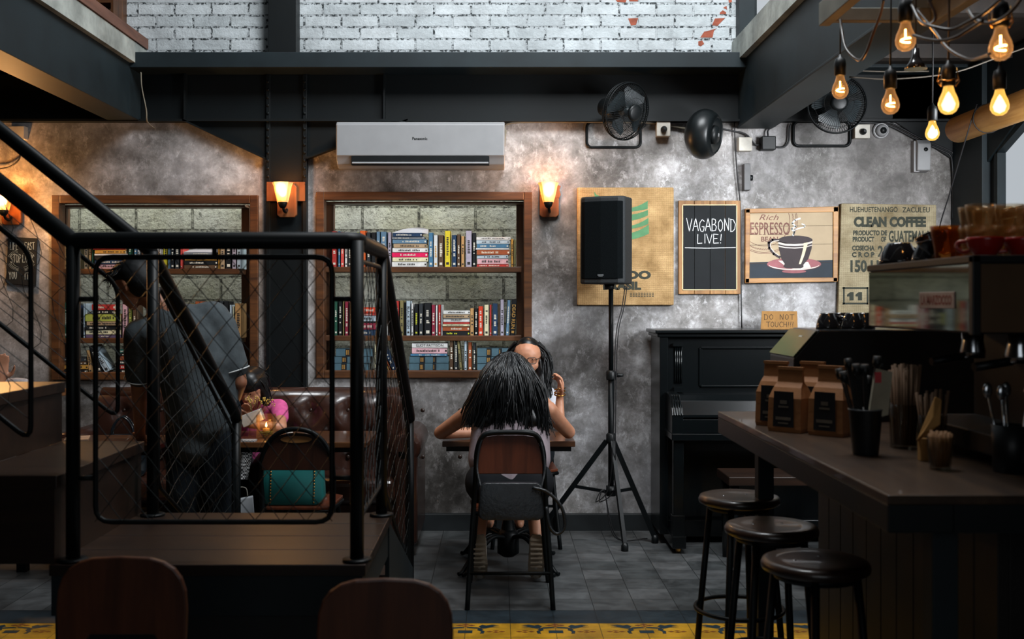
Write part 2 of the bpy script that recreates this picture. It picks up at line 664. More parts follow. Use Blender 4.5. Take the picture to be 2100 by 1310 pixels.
# hand-drawn letters as strokes in a unit box
HAND = {
    'A': [[(0, 0), (.45, 1.02), (.9, 0)], [(.12, .35), (.8, .38)]],
    'B': [[(.1, 0), (.1, 1), (.6, .95), (.7, .75), (.5, .55), (.1, .5)], [(.5, .55), (.8, .35), (.65, .05), (.05, 0)]],
    'C': [[(.85, .85), (.55, 1), (.2, .8), (.1, .45), (.3, .08), (.6, 0), (.9, .15)]],
    'D': [[(.1, -.02), (.12, 1)], [(0, 1), (.5, .95), (.85, .6), (.75, .2), (.4, 0), (.05, 0)]],
    'E': [[(.8, .95), (.1, 1), (.1, 0), (.85, .03)], [(.1, .5), (.65, .52)]],
    'F': [[(.8, .95), (.1, 1), (.1, 0)], [(.1, .5), (.65, .52)]],
    'G': [[(.85, .85), (.5, 1), (.15, .75), (.08, .4), (.3, .05), (.65, .02), (.8, .25), (.8, .42), (.5, .42)]],
    'H': [[(.1, 0), (.1, 1)], [(.8, 0), (.8, 1)], [(.1, .5), (.8, .53)]],
    'I': [[(.25, 0), (.25, 1)]],
    'K': [[(.1, 0), (.1, 1)], [(.8, 1), (.1, .45), (.85, 0)]],
    'L': [[(.15, 1), (.1, 0), (.8, .03)]],
    'N': [[(.1, 0), (.1, 1), (.75, .02), (.8, 1.02)]],
    'O': [[(.45, 1), (.12, .75), (.1, .3), (.4, 0), (.75, .25), (.8, .7), (.45, 1)]],
    'P': [[(.1, 0), (.1, 1), (.6, .95), (.75, .72), (.5, .5), (.1, .48)]],
    'R': [[(.1, 0), (.1, 1), (.6, .95), (.75, .72), (.5, .5), (.1, .48)], [(.4, .5), (.85, 0)]],
    'S': [[(.75, .88), (.4, 1), (.12, .8), (.3, .55), (.65, .42), (.78, .2), (.45, 0), (.1, .12)]],
    'T': [[(0, .97), (.9, 1)], [(.45, .98), (.45, 0)]],
    'U': [[(.1, 1), (.12, .25), (.4, 0), (.7, .2), (.78, 1)]],
    'V': [[(0, 1.05), (.45, 0), (.85, 1)]],
    'Y': [[(.05, 1), (.42, .5), (.8, 1)], [(.42, .5), (.42, 0)]],
    '!': [[(.3, 1), (.2, .32)], [(.17, .08), (.19, .03)]],
    ' ': [],
}


def hand_text(mb, s, u0, v0, w, h, lw, y, mat=0, gap=1.0, jig=0.0):
    x = u0
    for k, ch in enumerate(s):
        dz = jig * h * math.sin(k * 2.3)
        for st in HAND[ch]:
            mb.stroke([(x + a * w, v0 + dz + b * h) for a, b in st], lw, y, mat)
        x += w * gap * (0.5 if ch in 'I!' else 1.0)
    return x


# ------------------------------------------------------------------ soft bodies
def capsule(mb, p0, r0, p1, r1, seg=14):
    p0, p1 = Vector(p0), Vector(p1)
    d = p1 - p0
    L = d.length
    if L < 1e-5:
        mb.ball(p0, max(r0, r1), 0, seg, 8)
        return
    prof = []
    for i in range(5):
        t = PI / 2 * i / 4
        prof.append((max(r0 * math.sin(t), 1e-6 if i == 0 else 0), -r0 * math.cos(t)))
    for i in range(5):
        t = PI / 2 * i / 4
        prof.append((max(r1 * math.cos(t), 1e-6), L + r1 * math.sin(t)))
    mb.lathe(prof, seg, 0, p0, d)


def blob(name, caps, mat, parent, vox=0.010, it=4, balls=(), extra=None):
    """one continuous surface grown over tapered limbs"""
    mb = MB()
    for c in caps:
        capsule(mb, *c)
    for c, r in balls:
        mb.ball(c, r, 0, 18, 12)
    if extra:
        extra(mb)
    o = mb.build(name, mat, None)
    md = o.modifiers.new('r', 'REMESH')
    md.mode = 'VOXEL'
    md.voxel_size = vox
    md.use_smooth_shade = True
    sm = o.modifiers.new('s', 'SMOOTH')
    sm.factor, sm.iterations = 0.5, it
    dg = bpy.context.evaluated_depsgraph_get()
    me = bpy.data.meshes.new_from_object(o.evaluated_get(dg))
    old = o.data
    o.modifiers.clear()
    o.data = me
    bpy.data.meshes.remove(old)
    me.name = name
    if not me.materials:
        me.materials.append(mat)
    for p in me.polygons:
        p.use_smooth = True
    if parent:
        o.parent = parent
    return o

# ================================================================== the room
TILE_OX, TILE_OY = -0.058, -0.052
GREYT = tile_mat('grey_cement_tile', 0.2, 0.19, (-0.058, 0.075), '#5e6061', '#414546', '#191c1d', 0.42)
DARKT = tile_mat('dark_border_tile', 0.2, 0.204, (-0.058, 0.048), '#26343c', '#202c33', '#15191b', 0.4)
YELT = tile_mat('yellow_pattern_tile', 0.2, 0.2, (-0.058, 0.152), '#cf9a1e', '#c8921c', '#6d5418', 0.4)
PAT_D = M('pattern_dark_teal', '#152a33', 0.45)
PAT_R = M('pattern_rust', '#6a3318', 0.45)
mb = MB()
mb.box(-6, 3.0, 5.052, 7.0, -0.1, 0, 0)
mb.box(-6, 3.0, 4.848, 5.052, -0.1, 0, 1)
mb.box(-6, 3.0, 4.048, 4.848, -0.1, 0, 2)
mb.box(-6, 3.0, -2, 4.048, -0.1, 0, 0)


def motif(mb, cx, y0, sgn):
    """half of the two-tile ornament; v runs from the edge at y0"""
    def F(pts, m):
        mb.prism([(cx + u, y0 + sgn * v) for u, v in pts], 0.0, 0.0007, m, 'XY')
    def dia(u, v, m=4, a=.017, b=.010):
        F([(u - a, v), (u, v - b), (u + a, v), (u, v + b)], m)
    dia(0, .018); dia(-.026, .031); dia(.026, .031); dia(0, .043)
    F([(-.032, .105), (.032, .105), (.032, .145), (-.032, .145)], 3)
    for s in (-1, 1):
        F([(s * .055, .062), (s * .02, .055), (s * .004, .060), (s * .004, .070), (s * .03, .074), (s * .06, .082), (s * .075, .078)], 3)
        F([(s * .058, .045), (s * .075, .022), (s * .092, .034), (s * .118, .020), (s * .150, .030), (s * .118, .044), (s * .152, .056), (s * .112, .062), (s * .085, .078), (s * .068, .070)], 3)
        F([(s * .058, .080), (s * .082, .083), (s * .074, .100), (s * .086, .118), (s * .082, .150), (s * .066, .150), (s * .070, .122), (s * .052, .100)], 3)
        for du, dv in ((0, 0), (.028, .010), (.028, -.010), (.054, 0)):
            dia(s * (.108 + du), .122 + dv, 4, .014, .008)


for k in range(-14, 7):
    cx = 0.258 + 0.4 * k
    if -5.8 < cx < 2.7:
        motif(mb, cx, 4.848, -1)
        motif(mb, cx, 4.448, 1)
struct(mb.build('floor', [GREYT, DARKT, YELT, PAT_D, PAT_R]))

# back wall: plaster with two bookcase openings, black girder zone, painted brick above
SCALE = FPX / D
def wx(px): return (px - CX) / SCALE
def wz(py): return EYE - (py - CY) / SCALE
NL0, NL1, NR0, NR1 = wx(112), wx(521), wx(655), wx(1083)
NZ0, NZ1 = wz(768), wz(402)
mb = MB()
mb.box(-6, 3.0, D, 7.0, 0, NZ0)
mb.box(-6, 3.0, D, 7.0, NZ1, 2.62)
mb.box(-6, NL0, D, 7.0, NZ0, NZ1)
mb.box(NL1, NR0, D, 7.0, NZ0, NZ1)
mb.box(NR1, 3.0, D, 7.0, NZ0, NZ1)
struct(mb.build('wall_back', PLASTER))

BRICK = brick_mat('white_painted_brick', 0.237, 0.0755, 0.008, '#c3c9cc', '#aeb5b8', '#b0b6b9', '#20282b', (0.05, 0.03), 42, 0.7, 0.5)
RED = M('bare_red_brick', '#8a4a38', 0.85, 0, 0.3, 0.3, 30)
mb = MB()
mb.box(-6, 3.0, D, 7.0, 2.9, 6.0)
# paint knocked off down to the red brick and grey mortar
chips = [([(1258, -6), (1287, -6), (1283, 5), (1266, 4)], 1), ([(1288, -6), (1309, -6), (1308, 3), (1291, 3)], 1),
         ([(1288, 38), (1309, 37), (1304, 51), (1294, 52)], 1), ([(1483, 16), (1490, 12), (1491, 20)], 1),
         ([(1476, 26), (1482, 21), (1489, 25), (1489, 29), (1476, 29)], 1), ([(1466, 38), (1487, 37), (1475, 49), (1472, 53), (1460, 52)], 1),
         ([(1444, 65), (1457, 62), (1470, 58), (1464, 63), (1461, 77), (1436, 77)], 1), ([(1432, 85), (1440, 83), (1444, 90), (1437, 95), (1432, 93)], 1),
         ([(1493, -4), (1500, -4), (1501, 4), (1495, 6)], 1)]
for pts, m in chips:
    mb.prism([(wx(a), wz(b)) for a, b in pts], D - 0.002, D + 0.001, m)
struct(mb.build('wall_back_upper', [BRICK, RED]))

mb = MB()
mb.box(-6, 3.0, 6.62, D, 2.90, 2.995)
struct(mb.build('beam_back', BEAM, bev=0.004))
mb = MB()
mb.box(-6, 3.0, 6.835, D + .02, 2.60, 2.90)                      # girder web with thin flange and stiffeners
mb.box(-6, 3.0, 6.79, D, 2.598, 2.612)
for px in (385, 790):
    mb.box(wx(px) - .006, wx(px) + .006, 6.79, D, 2.612, 2.9)
for a, b, c in ((380, 548, 548), (838, 632, 632)):               # haunch plates beside the column
    z = 2.612
    mb.prism([(wx(a), z), (wx(b), z), (wx(c), wz(326))], 6.835, D + .01)
    mb.bar((wx(a), 6.82, z - .004), (wx(c), 6.82, wz(327)), .06, .010, 0, (0, 0, 1))
mb.prism([(wx(1828), 2.612), (2.96, 2.612), (2.96, wz(340))], 6.835, D + .01)
mb.box(wx(1828), 2.96, 6.835, D + .01, 2.6, 2.9)
struct(mb.build('girder_back', WEB))

cx0, cx1 = wx(549), wx(632)
mb = MB()
mb.box(cx0 + .018, cx1 - .018, 6.83, 7.0, 0, 2.9)
mb.box(cx0, cx0 + .026, 6.81, 7.0, 0, 2.9)
mb.box(cx1 - .026, cx1, 6.81, 7.0, 0, 2.9)
for s, x in ((0, cx0 + .013), (1, cx1 - .013)):
    for k in range(14):
        z = 2.20 + k * .05
        mb.lathe([(.009, 0), (.009, .006), (.005, .010)], 8, 0, (x, 6.81, z), (0, -1, 0))
mb.box(wx(558), wx(615), 6.74, 6.86, 2.99, 6.0)
struct(mb.build('column_back', WEB, bev=0.003))

mb = MB()
mb.box(wx(1509), wx(1540), 6.76, 6.9, 3.0, 6.0)
struct(mb.build('column_back_upper', BEAM))
mb = MB()
mb.box(2.90, 3.0, 6.42, 6.9, 0, 2.9)
mb.prism([(6.6, 2.2), (6.6, 2.9), (5.2, 2.9)], 2.93, 3.0, 0, 'YZ')
struct(mb.build('column_right', BEAM, bev=0.004))
bpy.data.objects['column_right'].data.name = 'column_right'

mb = MB()
mb.box(-6, 2.95, 6.815, D, 0, 0.105)
struct(mb.build('baseboard_back', M('dark_skirting', '#191d1f', 0.5), bev=0.003))

# mezzanines, left and right of the open well
mb = MB()
mb.box(-2.47, -2.27, -2, 6.83, 2.604, 2.935)
struct(mb.build('beam_left', BEAM, bev=0.003))
mb = MB()
mb.box(-6, -2.235, -2, 6.84, 2.930, 3.056)
struct(mb.build('slab_left', CONC))
mb = MB()
mb.box(-6, -2.225, -2, 6.84, 3.06, 3.125)
struct(mb.build('trim_1', wood('red_brown_floor_edge', '#4a2e22', '#7a5342', 'Y', 0.5)))
mb = MB()
mb.box(1.534, 1.74, -2, 6.83, 2.562, 2.965)
mb.box(1.525, 1.75, -2, 6.83, 2.556, 2.572)
struct(mb.build('beam_right', BEAM, bev=0.003))
mb = MB()
mb.box(1.495, 3.0, -2, 6.84, 2.960, 3.109)
struct(mb.build('slab_right', CONC))
mb = MB()
mb.box(-2.235, 1.495, -2, 2.5, 2.930, 3.109)
struct(mb.build('shade_slab_front', CONC))  # unseen slab added overhead to keep daylight off the foreground
mb = MB()
mb.box(-6, -2.47, -2, 6.84, 2.90, 2.93)
mb.box(1.74, 2.95, -2, 6.84, 2.92, 2.96)
for k in range(9):
    mb.box(1.74, 2.95, -1.5 + k * .95, -1.42 + k * .95, 2.84, 2.92)
    mb.box(-6, -2.47, -1.5 + k * .95, -1.42 + k * .95, 2.82, 2.90)
struct(mb.build('ceiling', CEILM))
mb = MB()
for b in ((-6.2, -2.3, -2.2, 7.0), (1.6, 3.2, -2.2, 7.0), (-2.3, 1.6, -2.2, 0.2)):
    mb.box(b[0], b[1], b[2], b[3], 6.0, 6.1)
struct(mb.build('ceiling_upper', CEILM))
INWALL = M('painted_inner_wall', '#4c5356', 0.8, 0, 0.3, 0.2)
mb = MB(); mb.box(-6.15, -6, -2, 7.0, 0, 6.0); struct(mb.build('wall_left', INWALL))
mb = MB(); mb.box(-6.15, 3.15, -2.15, -2, 0, 6.0); struct(mb.build('wall_front', INWALL))
# right wall with the frosted window whose head is cut on a slant
mb = MB()
mb.box(2.95, 3.1, -2, 6.86, 0, 1.93)
mb.box(2.95, 3.1, -2, 4.0, 1.93, 2.96)
mb.box(2.95, 3.1, 6.36, 6.86, 1.93, 2.96)
mb.prism([(6.36, 2.35), (6.36, 2.96), (4.0, 2.96), (4.0, 2.62), (5.7, 2.62)], 2.95, 3.1, 0, 'YZ')
mb.box(2.95, 3.1, -2, 7.0, 2.96, 6.0)
struct(mb.build('wall_right', WEB))
FROST = emit('frosted_daylight_pane', (0.74, 0.80, 0.86), 0.62)
pane = [(6.33, 1.97), (6.33, 2.345), (5.69, 2.60), (4.05, 2.60), (4.05, 1.97)]
mb = MB(); mb.prism(pane, 3.0, 3.012, 0, 'YZ')
w1 = struct(mb.build('window_1', FROST))
fr = MB()
P3 = [(2.965, a, b) for a, b in pane]
for a, b in zip(P3, P3[1:] + P3[:1]):
    fr.bar(a, b, .05, .045)
fr.bar((2.945, 6.36, 2.42), (2.945, 5.7, 2.68), .03, .03)
fr.build('window_frame', BEAM, w1)
mb = MB(); mb.box(wx(1546), wx(1546) + .9, 6.84, 6.858, 3.17, 4.6)
w2 = struct(mb.build('window_2', emit('bright_upper_pane', (0.80, 0.86, 0.92), 0.66)))
fr = MB()
for x in (wx(1543), wx(1546) + .9):
    fr.box(x - .014, x + .014, 6.80, 6.86, 3.11, 4.65)
fr.box(wx(1543), wx(1546) + .9, 6.80, 6.86, 3.11, 3.17)
fr.build('window_frame', BEAM, w2)

# rough block wall behind the open bookcases, in its light well
mb = MB(); mb.box(-3.4, .75, 7.30, 7.45, .4, 3.0)
struct(mb.build('wall_light_well', stone_mat()))
mb = MB()
mb.box(-3.45, -3.38, 7.0, 7.45, .4, 3.0)
mb.box(.72, .80, 7.0, 7.45, .4, 3.0)
mb.box(-3.4, .75, 7.0, 7.45, .4, .45)
struct(mb.build('wall_light_well_side', PLASTER))


# ================================================================== bookcases set in the wall
def bookcase(label, px0, px1, py0, py1, ix0, ix1, itop, shelves, sill):
    t = thing('built_in_bookcase', label, 'bookcase')
    y0 = 6.835
    x0, x1, z1, z0 = X_(px0, y0), X_(px1, y0), Z_(py0, y0), Z_(py1, y0)
    w = .052
    mb = MB()
    mb.box(x0, x0 + w, y0, 6.93, z0, z1); mb.box(x1 - w, x1, y0, 6.93, z0, z1)
    mb.box(x0 + w, x1 - w, y0, 6.93, z1 - w, z1); mb.box(x0 + w, x1 - w, y0, 6.93, z0, z0 + w * .9)
    mb.build('outer_frame', FRAMEW, t, bev=.004)
    a, b = X_(ix0, 7.10), X_(ix1, 7.10)
    for xa, xb in ((a - .055, a), (b, b + .055)):
        mb = MB(); mb.box(xa, xb, 7.085, 7.15, z0 + .03, z1 - .04); mb.build('stile', FRAMEV, t, bev=.003)
    mb = MB(); mb.box(a - .05, b + .05, 6.972, 7.12, Z_(itop, 6.97), z1 - .05); mb.build('top_rail', FRAMEW, t, bev=.003)
    for py in shelves:
        z = Z_(py, 6.90)
        mb = MB(); mb.box(a - .03, b + .03, 6.90, 7.14, z - .034, z); mb.build('shelf', FRAMEW, t, bev=.003)
    z = Z_(sill, 6.87)
    mb = MB(); mb.box(x0 + w, x1 - w, 6.87, 7.14, z - .03, z); mb.build('bottom_board', FRAMEW, t, bev=.003)
    return t


bookcase('wide brown built-in bookcase without a back, set in the wall under the air conditioner', 648, 1091, 393, 775, 685, 1059, 417, (547, 688), 761)
bookcase('brown built-in bookcase without a back, in the wall behind the stooping man', 105, 529, 400, 779, 138, 496, 424, (551, 693), 766)


# ================================================================== pictures, boards and sacks on the back wall
BY = 6.825
def bx_(px): return X_(px, BY)
def bz_(py): return Z_(py, BY)

# burlap sack with the green emblem
t = thing('burlap_sack_panel', 'stretched burlap coffee sack with green wing emblem, hung behind the loudspeaker', 'wall hanging')
mb = MB(); mb.box(bx_(1184), bx_(1382), BY, D, bz_(626), bz_(384))
mb.build('burlap', burlap_mat('tan_burlap', '#cbaa7a', '#8f7450'), t, bev=.008)
mb = MB()
def q4(a, b): return (bx_(1170 + a / 4.518), bz_(370 + b / 4.518))
bands = [((595, 250, 285), (716, 188, 262)), ((595, 310, 372), (718, 272, 322)), ((595, 415, 447), (722, 345, 402)), ((595, 482, 547), (726, 408, 492))]
for (xa, ta, ba), (xb, tb, bb) in bands:
    for sgn in (1, -1):
        def mx(x): return x if sgn > 0 else 2 * 470 - x
        up, lo = [], []
        for k in range(9):
            s = k / 8
            x = 470 + (xb - 470) * s
            e = max(0.0, (x - 470) / (xb - 470)) ** 2.2
            up.append(q4(mx(x), ta + 12 + (tb - ta - 12) * e)); lo.append(q4(mx(x), ba + 6 + (bb - ba - 6) * e))
        mb.flat(up + lo[::-1], BY - .001)
mb.flat([q4(218, 100), q4(238, 130), q4(300, 160), q4(340, 210), q4(250, 200), q4(226, 160)], BY - .001)
mb.build('emblem', M('printed_green', '#4a7652', 0.9), t)
mb = MB()
text2d(mb, 'CERRADO', .066, bx_(1263), bz_(571), BY - .001, 0, .004, 1.0, width=bx_(1335) - bx_(1191))
text2d(mb, 'BRASIL', .066, bx_(1276), bz_(593), BY - .001, 0, .004, 1.0, width=bx_(1315) - bx_(1237))
for k in range(3):
    for j in range(9):
        mb.flat([(bx_(1292 + j * 5.6), bz_(600 + k * 3.2)), (bx_(1296 + j * 5.6), bz_(600 + k * 3.2)), (bx_(1296 + j * 5.6), bz_(601.6 + k * 3.2)), (bx_(1292 + j * 5.6), bz_(601.6 + k * 3.2))], BY - .001)
mb.build('lettering', M('printed_dark', '#2e3028', 0.9), t)

# chalkboard
BURNT = wood('burnt_plank_wood', '#5a3a1e', '#b98a54', 'Z', 0.6, 0.6)
CHALK = M('white_chalk', '#c9ccce', 0.9, 0, .1)
SLATE = M('chalkboard_black', '#15181a', 0.75, 0, 0.25, 0.25, 5)
t = thing('chalkboard', 'upright chalkboard in pale wooden frame, chalked with a live music notice', 'chalkboard')
mb = MB()
for a, b in ((1392, 1424), (1424.6, 1456), (1456.6, 1488), (1488.6, 1519)):
    mb.box(bx_(a), bx_(b), BY + .004, D, bz_(603), bz_(411))
mb.build('plank_frame', BURNT, t, bev=.003)
mb = MB()
for a, b in ((1401, 1424), (1424.6, 1456), (1456.6, 1487), (1487.6, 1510)):
    mb.box(bx_(a), bx_(b), BY, BY + .01, bz_(593), bz_(421))
mb.build('slate', SLATE, t, bev=.0015)
mb = MB()
for pts in ([(1400, 594), (1400, 420)], [(1511, 420), (1511, 594)], [(1400, 420), (1511, 420)], [(1400, 594), (1511, 594)]):
    mb.stroke([(bx_(a), bz_(b)) for a, b in pts], .006, BY + .001)
mb.build('inner_edge', M('pale_bare_wood', '#cdb38a', .7), t)
mb = MB()
u = (1507 - 1407) / 8.0 * BY / FPX
hand_text(mb, 'VAGABOND', bx_(1408), bz_(474), u * 1.02, .078, .0042, BY - .001, 0, 1.0, .05)
hand_text(mb, 'LIVE!', bx_(1429), bz_(499), .041, .058, .0042, BY - .001, 0, 1.0, .03)
mb.stroke([(bx_(1405), bz_(508)), (bx_(1450), bz_(508.8)), (bx_(1508), bz_(507.6))], .0045, BY - .001)
mb.build('lettering', CHALK, t)

# espresso picture
t = thing('framed_picture', 'framed plank painting of a dark steaming coffee cup on a pink saucer', 'picture')
def qe(a, b): return (bx_(1520 + a / 7.705), bz_(420 + b / 7.705))
SC = BY / FPX / 7.705
mb = MB()
for p in ([(66, 65), (1536, 25), (1536, 112), (66, 132)], [(62, 1160), (1520, 1146), (1520, 1212), (60, 1238)],
          [(66, 60), (140, 60), (128, 1236), (60, 1236)], [(1452, 30), (1538, 30), (1522, 1212), (1448, 1212)]):
    mb.prism([qe(*k) for k in p], BY - .006, D, 0)
mb.build('frame', wood('honey_frame_wood', '#6b4420', '#c08d4e', 'X', .5, .7), t, bev=.003)
mb = MB()
mb.prism([qe(*k) for k in [(128, 120), (1462, 104), (1462, 1165), (128, 1170)]], BY + .004, D, 0)
for yy in (330, 622, 915):
    mb.stroke([qe(64, yy + 14), qe(1534, yy - 6)], .0022, BY + .003, 1)
mb.build('canvas_planks', [M('cream_paint', '#a8967c', .8, 0, .2, .06), M('plank_gap', '#3a2a1c', .9)], t)
PD, PINK, CRM = M('paint_dark_brown', '#2c2224', .7), M('paint_dusty_pink', '#8a5458', .75), M('paint_cream', '#d9c9a6', .75)
NAVY, INK, STEAM = M('paint_navy', '#17222c', .7), M('paint_brown_ink', '#6e4a42', .8), M('paint_steam', '#c9ccc8', .8)
mb = MB()
MT = [NAVY, PINK, PD, CRM, INK, STEAM, M('paint_pale', '#c6bcb4', .8)]
yb = BY + .0035
def layer(pts, m, k): mb.flat([qe(*p) for p in pts], yb - .0002 * k, m)
def ell(cx, cy, rx, ry, a0=0, a1=2 * PI, n=28): return [(cx + rx * math.cos(a0 + (a1 - a0) * i / n), cy + ry * math.sin(a0 + (a1 - a0) * i / n)) for i in range(n + 1)]
layer([(128, 908), (1462, 870), (1462, 1155), (128, 1165)], 0, 1)
# round stamp behind the cup
for r in (520, 500, 400):
    mb.stroke([qe(370 + r * math.cos(a), 250 + r * math.sin(a)) for a in [(-.30 + 2.9 * i / 40) for i in range(41)] if 370 + r * math.cos(a) > 130 and 250 + r * math.sin(a) > 118], .0030, yb - .0003, 4)
for i in range(22):
    a = 1.45 + .062 * i if i < 14 else -.28 + .06 * (i - 14)
    x, y = 370 + 455 * math.cos(a), 250 + 455 * math.sin(a)
    if x > 150 and y > 130:
        mb.stroke([qe(x - 10, y - 12), qe(x + 10, y + 12)], .0032, yb - .0003, 4)
layer(ell(838, 940, 437, 105), 2, 2); layer(ell(838, 935, 428, 98), 1, 3)
layer(ell(838, 1050, 190, 30), 1, 3); layer(ell(838, 945, 400, 85, .1, PI - .1), 6, 4); layer(ell(838, 930, 410, 82, .05, PI - .05), 1, 5)
layer([(585, 880), (640, 880), (1010, 905), (1060, 900), (1105, 990), (850, 1020), (690, 960)], 6, 6)
layer([(690, 930), (985, 930), (985, 985), (940, 1002), (720, 1002), (665, 980)], 2, 7)
layer([(585, 560), (600, 700), (640, 860), (700, 945), (985, 945), (1065, 850), (1115, 690), (1128, 560)], 2, 8)
layer(ell(858, 556, 272, 72), 2, 8)
mb.stroke([qe(600, 560), qe(500, 555), qe(440, 600), qe(450, 680), qe(520, 770), qe(610, 825)], 42 * SC, yb - .0018, 2)
mb.stroke([qe(600, 560), qe(505, 575), qe(460, 610), qe(468, 680), qe(530, 755), qe(600, 800)], 12 * SC, yb - .0020, 6)
for y0, y1, m in ((600, 632, 6), (655, 672, 6)):
    layer([(586, y0 - 15), (700, y0 + 12), (850, y0 + 18), (1000, y0 + 8), (1126, y0 - 28), (1124, y1 - 30), (1000, y1 + 8), (850, y1 + 18), (700, y1 + 12), (590, y1 - 12)], m, 10)
layer([(985, 560), (1065, 545), (1050, 620), (1005, 780), (945, 935), (912, 935), (960, 780), (990, 640)], 3, 11)
layer(ell(858, 552, 262, 60), 2, 12)
mb.stroke([qe(820, 480), qe(840, 430), qe(800, 380), qe(860, 340), qe(810, 290), qe(850, 240), qe(930, 215)], 26 * SC, yb - .0026, 5)
mb.stroke([qe(830, 470), qe(850, 390), qe(1000, 350), qe(1010, 320), qe(960, 300)], 18 * SC, yb - .0026, 5)
mb.build('painted_cup', MT, t)
mb = MB()
text2d(mb, 'Rich', .052, *qe(440, 240), yb - .0008, 0, 0, 1.0, shear=.35, width=310 * SC)
text2d(mb, 'ESPRESSO', 200 * SC * 1.38, *qe(460, 468), yb - .0008, 0, .001, 1.0, width=630 * SC)
text2d(mb, 'BEAN', 80 * SC * 1.35, *qe(450, 578), yb - .0008, 0, .0006, 1.0, width=265 * SC)
for x in (150, 215, 300, 360, 440, 505, 575, 640, 725):                       # slab serifs
    mb.stroke([qe(x - 14, 466), qe(x + 26, 466)], 8 * SC, yb - .0008)
mb.build('lettering', INK, t)

# printed burlap
t = thing('burlap_sack_panel', 'pale burlap coffee sack printed with black lettering and a boxed number', 'wall hanging')
mb = MB(); mb.prism([(bx_(a), bz_(b)) for a, b in [(1725, 417), (1920, 420), (1920, 648), (1718, 646)]], BY - .004, D)
mb.build('burlap', burlap_mat('pale_burlap', '#bcb092', '#8c8168'), t, bev=.006)
def qb(a, b): return (bx_(1700 + a / 5.24), bz_(410 + b / 5.24))
SB = BY / FPX / 5.24
mb = MB()
yl = BY - .0055
def ln(s, x0, x1, yb_, h, bold=.0016):
    u, v = qb((x0 + x1) / 2, yb_)
    text2d(mb, s, h * SB * 1.40, u, v, yl, 0, bold, 1.0, width=(x1 - x0) * SB)
ln('HUEHUETENANGO', 222, 735, 130, 56, .0006); ln('ZACULEU', 785, 1080, 133, 56, .0006)
ln('CLEAN COFFEE', 265, 1040, 282, 98, .005)
ln('PRODUCTO DE', 257, 622, 378, 50, .002); ln('PRODUCT', 252, 484, 446, 50, .002); ln('OF', 556, 612, 446, 50, .002)
ln('GUATEMALA', 640, 1090, 446, 116, .003)
ln('COSECHA', 246, 487, 541, 50, .002); ln('C R O P', 243, 487, 612, 50, .002); ln('20', 522, 640, 605, 112, .003)
ln('150 LBS', 228, 640, 768, 120, .004)
for x in (262, 352):
    mb.flat([qb(*k) for k in ((x - 44, 1078), (x - 44, 1036), (x - 70, 1036), (x - 70, 1016), (x - 36, 990), (x, 990), (x, 1078))], yl)
for p in ([(148, 945), (415, 945)], [(148, 1112), (415, 1112)], [(158, 940), (158, 1118)], [(412, 940), (412, 1118)]):
    mb.stroke([qb(*k) for k in p], 18 * SB, yl)
mb.build('lettering', M('sack_print', '#34372f', .9), t)

# tin sign far along the wall
t = thing('metal_sign', 'small black tin sign with white hand lettering, beyond the wall lamp', 'sign')
mb = MB(); mb.prism([(bx_(a), bz_(b)) for a, b in [(14, 485), (73, 488), (70, 586), (9, 580)]], BY + .02, D - .004)
mb.build('plate', SLATE, t)
def qs(a, b): return (bx_(a / 5.24), bz_(380 + b / 5.24))
mb = MB()
ss = BY / FPX / 5.24
ys = BY + .0185
for s, x, y, w, h in (('LIFE', 92, 690, 25, 80), ('FAST', 250, 690, 27, 80), ('STOP', 95, 830, 30, 90), ('LOOK', 225, 825, 32, 80), ('YOU', 80, 1005, 30, 75), ('IT!', 245, 1008, 40, 70)):
    u, v = qs(x, y)
    hand_text(mb, s, u, v, w * ss, h * ss, 7 * ss, ys, 0, 1.02)
for r in (150, 135, 120, 98):
    for a0, a1 in ((.35, 1.3), (1.8, 2.8), (3.5, 4.4), (4.9, 5.9)):
        mb.stroke([qs(215 + r * math.cos(a0 + (a1 - a0) * i / 8), 805 + .78 * r * math.sin(a0 + (a1 - a0) * i / 8)) for i in range(9)], 3 * ss, ys)
mb.build('lettering', M('sign_white', '#8f9a9a', .8), t)


# ================================================================== wall lamps
AMBER_SH = glassy('amber_lamp_glass', '#ffd7a0', .62, .2, '#ff9c48', .38, '#ffd9a0')
FIL = emit('glowing_filament', (1.0, 0.62, 0.26), 40)
LAMP = emit('glowing_bulb', (1.0, 0.86, 0.66), 6)


def point(name, loc, power, parent, col=(1.0, 0.52, 0.19), r=0.02):
    d = bpy.data.lights.new(name, 'POINT')
    d.energy, d.color, d.shadow_soft_size = power, col, r
    o = bpy.data.objects.new(name, d)
    COL.objects.link(o)
    o.location = loc
    o.parent = parent
    return o


